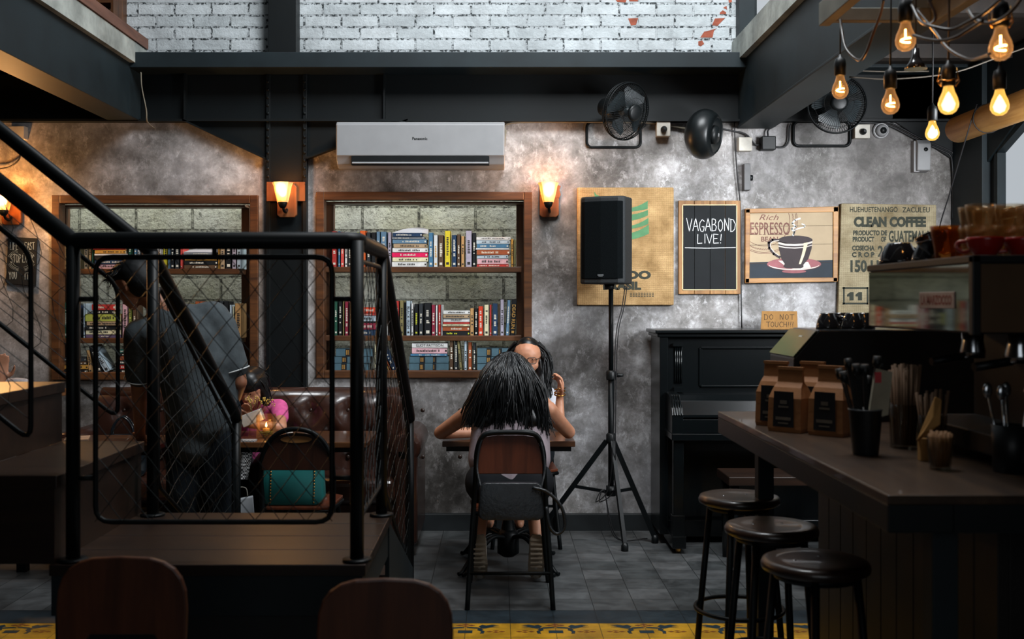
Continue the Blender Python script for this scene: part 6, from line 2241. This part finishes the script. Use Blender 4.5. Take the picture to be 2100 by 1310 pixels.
base = [(hd + V(0, -.010, .020), .098, hd + V(-.005, -.03, -.03), .092), (hd + V(-.005, -.03, -.04), .09, V(.055, 5.40, .93), .07),
        (V(.02, 5.40, .95), .06, V(-.055, 5.375, .865), .05), (V(.12, 5.40, .95), .06, V(.165, 5.375, .865), .05), (V(.0, 5.385, .90), .06, V(.11, 5.385, .90), .06),
        (V(-.06, 5.385, .87), .045, V(-.09, 5.375, .845), .03), (V(.18, 5.385, .87), .045, V(.205, 5.375, .84), .03)]
hair = blob('hair', base, HAIRM, t, .010, 8)
mb = MB()
roots, ends = [], []
for i in range(760):
    a = rnd.uniform(-1.75, 1.75)
    ph = rnd.uniform(.0, 1.25)
    rt = hd + V(0, -.010, .020) + V(math.sin(a) * math.sin(ph), -math.cos(a) * math.sin(ph), math.cos(ph)) * .106
    sx = math.sin(a)
    lay = rnd.random()
    ends.append((.052 + sx * (.185 + .03 * rnd.random()) + rnd.uniform(-.02, .02), 5.285 + .07 * abs(sx) + .05 * (1 - lay), .815 - .02 * sx + rnd.uniform(-.03, .03) + .05 * (1 - lay)))
    roots.append(rt)
def flow(t, a, b):
    w = (b.x - .052)
    return V(w * .06 * math.sin(PI * t) + .010 * math.sin(9 * t + b.x * 60) * t, -.040 * math.sin(PI * t) + .006 * math.sin(11 * t + b.x * 90), .050 * math.sin(PI * t) * (1 - .5 * t))


strands(mb, roots, ends, rnd, .0050, .012, flow)
mb.build('hair_locks', HAIRM, t)

# ---- the woman with glasses, facing the room
t = thing('person', 'woman with glasses and long black hair facing the room, raising a braceleted hand', 'person')
hd = V(.180, 6.42, 1.112)
fw = V(-.10, -1, -.12)
hc, HP = head_caps(hd, fw, 1.0)
eW, wW = V(.352, 6.09, .757), V(.356, 6.12, .912)
caps = hc + [(V(.165, 6.48, .96), .05, hd + V(0, .015, -.05), .048), (V(.165, 6.50, .60), .12, V(.165, 6.50, .80), .115), (V(.04, 6.49, .885), .058, V(.29, 6.49, .885), .058),
             (V(.335, 6.47, .875), .045, eW, .034), (eW, .034, wW, .022), (V(-.01, 6.47, .875), .045, V(-.08, 6.15, .757), .034), (V(-.08, 6.15, .757), .034, V(.06, 6.00, .748), .022)]
caps += hand(wW, (.10, .02, 1), (-.9, -.25, -.1), 1, .52) + hand(V(.06, 6.00, .748), (1, -.2, 0), (0, 0, -1), 1, .15)
for hx, kx, ax in ((.08, .03, -.045), (.25, .22, .125)):
    caps += [(V(hx, 6.48, .535), .085, V(kx, 6.20, .53), .055), (V(kx, 6.20, .53), .052, V(ax, 6.20, .25), .033), (V(ax, 6.20, .25), .033, V(ax, 6.10, .215), .03), (V(ax, 6.10, .215), .03, V(ax, 6.02, .205), .024)]
blob('body', caps, SKIN, t, .0065, 5)
blob('blouse', [(V(.165, 6.50, .55), .136, V(.165, 6.50, .80), .128), (V(.03, 6.49, .88), .066, V(.30, 6.49, .88), .066), (V(.32, 6.47, .875), .056, V(.335, 6.30, .82), .05), (V(.01, 6.47, .875), .056, V(-.03, 6.32, .82), .05)], M('white_blouse', '#a9acb4', .85, 0, .2, .1), t, .010, 6)
blob('trousers', [(V(.08, 6.48, .545), .10, V(.03, 6.20, .535), .068), (V(.25, 6.48, .545), .10, V(.22, 6.20, .535), .068), (V(.03, 6.20, .535), .066, V(-.035, 6.20, .30), .05), (V(.22, 6.20, .535), .066, V(.125, 6.20, .30), .05)], DENIM, t, .011, 6)
for ax in (-.045, .125):
    mb = MB(); mb.obox((ax, 6.07, .178), (.032, 0, 0), (0, .085, .006), (0, 0, .008)); mb.tube([(ax - .03, 6.07, .19), (ax, 6.05, .235), (ax + .03, 6.07, .19)], .006, 6); mb.build('sandal', BLACK_P, t)
face(t, HP)
mb = MB()
for sg in (-1, 1):
    mb.tube([HP(sg * .033 + a, .098 - abs(sg * .033 + a) * .16, b + .006) for a, b in rrect(-.025, .025, -.019, .017, .010, 4)], .0022, 6, 0, True)
    mb.tube([HP(sg * .057, .088, .014), HP(sg * .078, .06, .014), HP(sg * .080, -.01, .016)], .002, 6)
mb.tube([HP(-.009, .098, .012), HP(0, .101, .014), HP(.009, .098, .012)], .002, 6)
mb.build('glasses', M('dark_spectacles', '#17120f', .3), t)
hair = blob('hair', [(hd + V(.005, .035, .035), .092, hd + V(.005, .045, -.02), .088), (hd + V(.002, .005, .062), .074, hd + V(.005, .04, .03), .085),
                     (hd + V(.075, .02, .01), .030, V(.262, 6.40, .98), .036), (V(.262, 6.40, .98), .036, V(.30, 6.36, .87), .030), (hd + V(-.07, .03, .01), .028, V(.075, 6.41, .95), .03),
                     (hd + V(0, .06, -.04), .08, V(.17, 6.56, .90), .07)], HAIRM, t, .009, 6)
mb = MB()
roots, ends = [], []
for i in range(110):
    a = rnd.uniform(-1, 1)
    sgn = 1 if rnd.random() < .66 else -1
    roots.append(hd + V(sgn * rnd.uniform(.0, .08), rnd.uniform(-.03, .05), .095 + rnd.uniform(-.03, .008)))
    ends.append((.285 + rnd.uniform(-.04, .055), 6.36 + rnd.uniform(-.03, .06), .84 + rnd.uniform(-.03, .06)) if sgn > 0 else (.075 + rnd.uniform(-.02, .02), 6.40 + rnd.uniform(-.03, .06), .9 + rnd.uniform(-.05, .05)))
strands(mb, roots, ends, rnd, .0055, .008, lambda t, a, b: V((.055 if b.x > .2 else -.05) * math.sin(PI * min(1, t * 1.3)) * .8, .01, .045 * math.sin(PI * t)))
mb.build('hair_locks', HAIRM, t)
for k in range(3):
    z = .925 + k * .016
    mb = MB(); mb.tube([(.356 + .030 * math.cos(j * PI / 12), 6.120 + .030 * math.sin(j * PI / 12), z + .006 * math.sin(j * PI / 12 + k)) for j in range(24)], .004, 6, 0, True)
    mb.build('bracelet', BRASS, t)

# ---- the stooping man
t = thing('person', 'man in dark grey polo shirt stooping over a table beside the stairs, back turned', 'person')
MK = .966
def K(x, y, z): return V((-1.62 + (x + 1.62) * .90) * MK, y * MK, EYE + (z - EYE) * MK)
hd = K(-1.868, 5.45, 1.535)
hc, HP = head_caps(hd, (-.85, .35, -.45), 1.0)
sL, sR = K(-1.86, 5.50, 1.285), K(-1.425, 5.60, 1.33)
eL, wL = K(-1.905, 5.62, 1.00), V(-1.86, 5.58, .775)
eR, wR = K(-1.325, 5.62, 1.035), K(-1.43, 5.84, .865)
caps = hc + [(K(-1.70, 5.52, 1.40), .062, hd + V(.05, .02, -.04), .056), (K(-1.53, 5.62, .92), .145, K(-1.64, 5.56, 1.28), .14),
             (K(-1.80, 5.50, 1.31), .07, K(-1.46, 5.59, 1.36), .07), (sL, .056, eL, .042), (eL, .042, wL, .028), (sR, .058, eR, .043), (eR, .043, wR, .028)]
caps += hand(wL, (-.05, .6, -.75), (.3, .6, .4), -1, .3) + hand(wR, (-.4, .8, -.3), (0, 0, -1), -1, .3)
for hx, kx in ((-1.57, -1.58), (-1.405, -1.41)):
    caps += [(V(hx, 5.44, .88), .10, V(kx, 5.40, .48), .062), (V(kx, 5.40, .48), .06, V(kx, 5.44, .10), .042), (V(kx, 5.44, .06), .04, V(kx - .03, 5.57, .045), .036)]
blob('body', caps, SKIN2, t, .008, 5)
POLO = M('dark_grey_polo', '#41474a', .9, 0, .15, .25, 12, .3, 25)
blob('polo_shirt', [(K(-1.525, 5.62, .86), .180, K(-1.62, 5.57, 1.27), .172), (K(-1.80, 5.50, 1.30), .083, K(-1.47, 5.59, 1.37), .088), (K(-1.54, 5.60, 1.15), .17, K(-1.50, 5.62, 1.36), .095),
                    (K(-1.42, 5.62, .84), .07, K(-1.42, 5.62, 1.2), .10), (K(-1.57, 5.60, .72), .13, K(-1.55, 5.62, .9), .16), (sL, .078, sL.lerp(eL, .72), .072), (sR, .080, sR.lerp(eR, .72), .074), (K(-1.72, 5.52, 1.37), .075, K(-1.74, 5.51, 1.41), .068)], POLO, t, .011, 7)
for a, b in ((sL, eL), (sR, eR)):
    p, d = a.lerp(b, .80), (b - a).normalized()
    u = d.orthogonal().normalized(); v = d.cross(u)
    mb = MB(); mb.tube([p + (u * math.cos(k * PI / 14) + v * math.sin(k * PI / 14)) * .072 for k in range(28)], .0035, 6, 0, True); mb.build('sleeve_stripe', M('white_stripe', '#b9bcbc', .8), t)
blob('trousers', [(V(-1.57, 5.44, .86), .112, V(-1.58, 5.40, .48), .086), (V(-1.405, 5.44, .86), .112, V(-1.41, 5.40, .48), .086), (V(-1.58, 5.40, .48), .084, V(-1.58, 5.44, .10), .066), (V(-1.41, 5.40, .48), .084, V(-1.41, 5.44, .10), .066), (V(-1.56, 5.44, .90), .122, V(-1.42, 5.44, .90), .122)], DENIM, t, .012, 6)
for kx in (-1.58, -1.41):
    blob('shoe', [(V(kx, 5.43, .048), .046, V(kx - .03, 5.60, .040), .038)], M('dark_shoe', '#15120f', .5), t, .008, 3)
face(t, HP)
blob('hair', [(HP(0, -.035, .045), .092, HP(0, .01, .060), .083), (HP(0, -.05, .0), .083, HP(0, -.03, .03), .085), (HP(.0, .055, .085), .035, HP(0, .02, .085), .06)], HAIRR, t, .009, 4)
mb = MB()
roots, ends = [], []
for i in range(150):
    a, ph = rnd.uniform(0, 2 * PI), rnd.uniform(0, 1.15)
    q = V(math.sin(a) * math.sin(ph), math.cos(a) * math.sin(ph), math.cos(ph))
    roots.append(HP(q.x * .085, q.y * .085 - .01, .045 + q.z * .085)); ends.append(HP(q.x * .105 + rnd.uniform(-.02, .02), q.y * .11 + .03, .030 + q.z * .085 + rnd.uniform(-.02, .02)))
strands(mb, roots, ends, rnd, .005, .006)
mb.build('hair_locks', HAIRR, t)

# ---- the girl on the sofa
t = thing('person', 'girl in pink top leaning on the sofa table behind the candle jar', 'person')
hd = V(-1.405, 6.14, .950)
hc, HP = head_caps(hd, (-.25, -.9, -.35), .90)
sR_, eR_, wR_ = V(-1.275, 6.26, .835), V(-1.215, 6.03, .747), V(-1.385, 5.955, .775)
sL_, eL_, wL_ = V(-1.53, 6.26, .82), V(-1.56, 6.02, .747), V(-1.43, 5.96, .80)
caps = hc + [(V(-1.42, 6.24, .86), .042, hd + V(.01, .02, -.04), .042), (V(-1.41, 6.34, .54), .10, V(-1.41, 6.30, .76), .098), (V(-1.52, 6.27, .83), .045, V(-1.29, 6.27, .83), .045),
             (sR_, .040, eR_, .032), (eR_, .032, wR_, .021), (sL_, .040, eL_, .032), (eL_, .031, wL_, .021)]
caps += hand(wR_, (-.7, -.15, .6), (-.3, -.9, 0), 1, .4, .85) + hand(wL_, (.5, -.2, .8), (.3, -.9, 0), -1, .4, .85)
for hx in (-1.49, -1.33):
    caps += [(V(hx, 6.33, .52), .072, V(hx, 5.98, .50), .05), (V(hx, 5.98, .50), .048, V(hx, 5.96, .12), .035), (V(hx, 5.96, .06), .032, V(hx, 5.85, .04), .028)]
blob('body', caps, SKIN, t, .0065, 5)
blob('pink_top', [(V(-1.41, 6.34, .50), .115, V(-1.41, 6.30, .76), .112), (V(-1.52, 6.27, .83), .054, V(-1.29, 6.27, .83), .056), (sR_, .054, sR_.lerp(eR_, .5), .050), (sL_, .054, sL_.lerp(eL_, .5), .050)], M('pink_cotton', '#c4568c', .85, 0, .2, .2, 30), t, .009, 5)
blob('leggings', [(V(hx, 6.33, .53), .084, V(hx, 5.98, .505), .060) for hx in (-1.49, -1.33)] + [(V(hx, 5.98, .50), .058, V(hx, 5.96, .12), .044) for hx in (-1.49, -1.33)], M('black_leggings', (.007, .007, .009), .8), t, .010, 5)
face(t, HP, .9)
blob('hair', [(HP(0, -.03, .045), .092, HP(0, .015, .060), .080), (HP(.02, -.05, .0), .085, HP(.03, -.05, -.05), .07), (HP(-.07, -.01, .02), .03, HP(-.075, -.02, -.09), .03), (HP(.07, -.01, .02), .035, HP(.085, -.03, -.10), .04)], HAIRM, t, .009, 4)
mb = MB()
roots, ends = [], []
for i in range(120):
    a = rnd.uniform(-1, 1)
    roots.append(HP(a * .06, rnd.uniform(-.06, .03), .125 - abs(a) * .02)); ends.append(HP(a * .095 + rnd.uniform(-.015, .015), -.045 + rnd.uniform(-.05, .03), -.09 + rnd.uniform(-.04, .05)))
strands(mb, roots, ends, rnd, .0048, .008, lambda t, a, b: (a - hd).normalized() * .035 * math.sin(PI * t))
mb.build('hair_locks', HAIRM, t)

# ---- the person at the high table, mostly beyond the frame
t = thing('person', 'person at the high table, only a hand and white sleeved arm showing', 'person')
hd = V(-3.42, 6.22, 1.46)
hc, HP = head_caps(hd, (.2, -1, -.1), 1.0)
e1, w1_ = V(-2.93, 6.00, .993), V(-2.62, 5.885, 1.000)
e2, w2_ = V(-2.98, 5.88, .992), V(-2.705, 5.83, 1.02)
caps = hc + [(V(-3.41, 6.24, 1.31), .05, hd + V(0, .01, -.05), .048), (V(-3.42, 6.34, .78), .12, V(-3.41, 6.26, 1.10), .12), (V(-3.54, 6.24, 1.21), .06, V(-3.28, 6.22, 1.21), .06),
             (V(-3.22, 6.20, 1.19), .045, e1, .035), (e1, .035, w1_, .024), (V(-3.30, 6.14, 1.16), .045, e2, .035), (e2, .034, w2_, .024)]
caps += hand(w1_, (.9, -.3, .05), (0, 0, -1), 1, .45) + hand(w2_, (.12, .0, 1), (.4, -.9, 0), 1, .12)
for hx in (-3.50, -3.33):
    caps += [(V(hx, 6.33, .76), .09, V(hx, 6.24, .50), .06), (V(hx, 6.24, .50), .055, V(hx, 6.30, .10), .04), (V(hx, 6.30, .05), .036, V(hx, 6.16, .04), .03)]
blob('body', caps, SKIN, t, .008, 5)
WS = M('white_frilled_cotton', '#a8a2a2', .9, 0, .2, .15, 40, .5, 60)
blob('white_shirt', [(V(-3.42, 6.34, .76), .135, V(-3.41, 6.26, 1.10), .135), (V(-3.54, 6.24, 1.21), .068, V(-3.28, 6.22, 1.21), .068), (V(-3.22, 6.20, 1.19), .06, e1, .048), (e1, .046, w1_, .034), (w1_ + V(-.02, 0, 0), .040, w1_ + V(.03, -.01, 0), .036)], WS, t, .010, 4)
blob('trousers', [(V(hx, 6.33, .77), .105, V(hx, 6.24, .50), .075) for hx in (-3.50, -3.33)] + [(V(hx, 6.24, .50), .07, V(hx, 6.30, .12), .055) for hx in (-3.50, -3.33)], DENIM, t, .012, 5)
blob('hair', [(HP(0, -.03, .045), .094, HP(0, .01, .060), .084), (HP(0, -.05, .0), .088, HP(0, -.05, -.08), .08)], HAIRM, t, .010, 4)
face(t, HP)
t = thing('bar_stool', 'tall plain stool under the person at the high table', 'stool', (-3.42, 6.34, 0))
MB().lathe([(.15, .61), (.16, .63), (.15, .655), (0, .655)], 24).build('seat', STW, t)
for k in range(4):
    th = PI / 4 + k * PI / 2
    MB().tube([(.11 * math.cos(th), .11 * math.sin(th), .61), (.17 * math.cos(th), .17 * math.sin(th), 0)], .012, 8).build('leg', BLACK, t)
for i, (w, cc, nm) in enumerate(((.010, '#4a6a8a', 'blue'), (.012, '#9aa2a8', 'pale'))):
    mb = MB(); mb.box(-2.98, -2.58 - i * .06, 5.76 + i * .02, 5.93, .956 + i * .011, .965 + i * .011)
    tag(mb.build('menu_folder', M('folder_' + nm, cc, .5), bev=.002), f'{nm} flat menu folder lying on the high table beside the hand', 'menu')
mb = MB(); mb.ball((-2.506, 5.80, .985), (.028, .028, .030))
tag(mb.build('glass_ball', M('mirror_glass_ball', '#7a8a8a', .15, .6), bev=0), 'small shiny glass ball on the far corner of the high table', 'ornament')

# ================================================================== bags and table things
def handbag(label, loc, w, d, h, mat, rz=0, handles=True, studs=False, cat='handbag'):
    t = thing('handbag', label, cat, loc, rz)
    mb = MB()
    pts = rrect(-w / 2, w / 2, 0, h, min(w, h) * .18, 5)
    n = len(pts)
    vs = []
    for s, k in ((-d / 2, .96), (-d * .25, 1.0), (d * .25, 1.0), (d / 2, .96)):
        for a, b in pts:
            tap = 1 - .10 * (b / h)
            vs.append((a * k * (1.04 - .06 * b / h), s * (1.0 - .55 * (b / h)), b))
    fs = [tuple(range(n)), tuple(range(4 * n - 1, 3 * n - 1, -1))]
    for j in range(3):
        for i in range(n):
            fs.append((j * n + i, (j + 1) * n + i, (j + 1) * n + (i + 1) % n, j * n + (i + 1) % n))
    mb.add(vs, fs, 0, True); mb.build('bag_body', mat, t, bev=.004)
    if handles:
        for s in (-1, 1):
            hh = h * (.42 if not studs else .18)
            mb = MB(); mb.tube(smooth_path([(-w * .22, s * d * .24, h * .72), (-w * .20, s * d * .24, h + hh * .4), (0, s * d * .22, h + hh), (w * .20, s * d * .24, h + hh * .4), (w * .22, s * d * .24, h * .72)], 5), .006, 8)
            mb.build('handle', mat, t)
    if studs:
        mb = MB()
        for sx in (-.36, .36):
            for k in range(14):
                z = h * (.06 + .066 * k)
                mb.ball((w * sx, -d / 2 * (1.0 - .50 * z / h) - .002, z), .0045, 0, 8, 6)
        mb.build('studs', BRASS, t)
    return t


handbag('teal handbag with two rows of gold studs on the arched chair', (X_(603, 5.36), 5.365, .447), .30, .12, .225, M('teal_leather', '#195f5d', .4, 0, .5, .12), 0, True, True)
handbag('black glossy handbag with upright handles beside the stooping man', (X_(246, 6.15), 6.20, .45), .27, .14, .24, M('black_patent', (.008, .011, .014), .14, 0, .6, .2), .2)
t = handbag('black leather bag slung behind the seat of the woman\'s chair', (X_(1048, 5.02), 5.035, .435), .30, .08, .17, M('soft_black_leather', (.010, .012, .014), .32, 0, .5, .3, 20, .3, 60), 0, False)
MB().tube(smooth_path([(.10, -.02, .15), (.17, -.03, .13), (.235, -.03, .06), (.25, -.03, -.03), (.215, -.03, -.065), (.18, -.03, -.03), (.165, -.02, .06)], 6), .008, 8).build('strap', bpy.data.materials['soft_black_leather'], t)
MB().tube(smooth_path([(-.14, -.01, .14), (-.16, .04, .25), (-.12, .055, .392), (.0, .058, .402), (.12, .055, .392), (.16, .04, .25), (.14, -.01, .14)], 6), .006, 8).build('strap', bpy.data.materials['soft_black_leather'], t)

tz = .72
t = thing('candle_jar', 'square glass jar with a lit candle and leaves on the sofa table', 'candle', (X_(546, 5.80), 5.80, tz))
mb = MB(); mb.box(-.045, .045, -.045, .045, .001, .008); mb.box(-.045, .045, -.045, -.040, .008, .125); mb.box(-.045, .045, .040, .045, .008, .125); mb.box(-.045, -.040, -.040, .040, .008, .125); mb.box(.040, .045, -.040, .040, .008, .125)
mb.build('glass_jar', CLR, t)
MB().lathe([(.018, .009), (.018, .05), (0, .05)], 16).build('candle_wax', M('candle_wax', '#b98a3c', .6), t)
mb = MB(); mb.lathe([(0, .054), (.006, .062), (.004, .074), (0, .086)], 10); mb.build('flame', emit('candle_flame', (1.0, .55, .18), 12), t)
mb = MB()
for k in range(12):
    a = k * 2.4
    mb.obox((.026 * math.cos(a), .026 * math.sin(a), .018 + .0015 * k), (.010, .003, .002), (-.002, .006, .001), (0, 0, .0012))
mb.build('leaves', M('jar_leaves', '#4c5a24', .7), t)
point('candle_light', (0, 0, .08), .35, t, (1.0, .5, .16), .01)
c = V(X_(521, 5.90), 5.86, tz)
t = thing('flower_holder', 'white paper wrapped holder of dried yellow flowers in front of the girl', 'flowers', tuple(c), 0)
mb = MB(); mb.obox((0, 0, .10), (.055, 0, .022), (0, .03, 0), (-.012, 0, .030)); mb.build('paper_wrap', M('white_wrap_paper', '#a9a6a0', .8), t, bev=.004)
MB().lathe([(.022, .001), (.018, .03), (.018, .075)], 14).build('holder_foot', CLR, t)
mb = MB()
for k in range(16):
    a = rnd.uniform(-.9, .9)
    L = rnd.uniform(.05, .10)
    p = V(.02 + .03 * a, 0, .12); q = p + V(.06 * a + .02, rnd.uniform(-.03, .03), L)
    mb.tube([p, q], .0011, 4)
    for j in range(3):
        mb.ball(q + V(rnd.uniform(-.010, .010), rnd.uniform(-.01, .01), rnd.uniform(-.012, .01)), .0042, 1, 6, 5)
mb.build('dried_flowers', [M('dry_stem', '#6a5a2a', .8), M('dry_blossom', '#b39a4a', .8)], t)
mb = MB()
for k in range(7):
    mb.ball((rnd.uniform(-.022, .022), rnd.uniform(-.014, .014), .012 + rnd.uniform(0, .012)), (rnd.uniform(.010, .016), .012, .010), 0, 7, 5)
tag(mb.build('crumpled_tissue', M('tissue', '#a8a39c', .9), None, (X_(590, 5.85), 5.86, tz)), 'crumpled white tissue on the sofa table beside the girl\'s elbow', 'tissue')
t = thing('checked_cloth', 'black and white checked cloth hanging over the table edge by the man', 'cloth', (X_(508, 5.66), 5.64, .45))
mb = MB()
n = 9
vs, fs = [], []
for j in range(n):
    v = j / (n - 1)
    for i in range(5):
        u = i / 4 - .5
        vs.append((u * (.085 - .03 * v) - .02 * v, -.012 - .010 * math.sin(u * 9 + v * 3), .272 - .20 * v))
for j in range(n - 1):
    for i in range(4):
        fs.append((j * 5 + i, j * 5 + i + 1, j * 5 + i + 6, j * 5 + i + 5))
mb.add(vs, fs, 0, True)
mb.add([(a, b + .006, c) for a, b, c in vs], [f[::-1] for f in fs], 0, True)
mb.box(-.043, .043, -.02, .05, .270, .276)
mb.build('cloth', check_mat('checked_cotton', '#b5b5b5', '#141416', 110), t)
t = thing('paper_bag', 'white paper bag standing on the floor beside the stooping man', 'bag', (X_(498, 5.5), 5.48, 0), .2)
mb = MB(); mb.add([(-.09, -.05, 0), (.09, -.05, 0), (.09, .05, 0), (-.09, .05, 0), (-.06, -.02, .44), (.055, -.02, .46), (.055, .02, .46), (-.06, .02, .44)], [(3, 2, 1, 0), (4, 5, 6, 7), (0, 1, 5, 4), (1, 2, 6, 5), (2, 3, 7, 6), (3, 0, 4, 7)])
mb.build('bag_body', M('white_bag_paper', '#8f9296', .8, 0, .2, .1, 8), t, bev=.004)
mb = MB(); mb.tube(smooth_path([(-.03, 0, .44), (-.02, 0, .50), (.02, 0, .50), (.03, 0, .445)], 4), .003, 6); mb.build('handle', M('bag_string', '#77736a', .9), t)
mb = MB(); mb.box(-.06, .06, -.09, .09, 0, .008)
tag(mb.build('note_paper', M('note_cream', '#a68c74', .8), None, (-2.24, 5.72, .7202), .3), 'small cream paper on the table behind the railing post', 'paper')
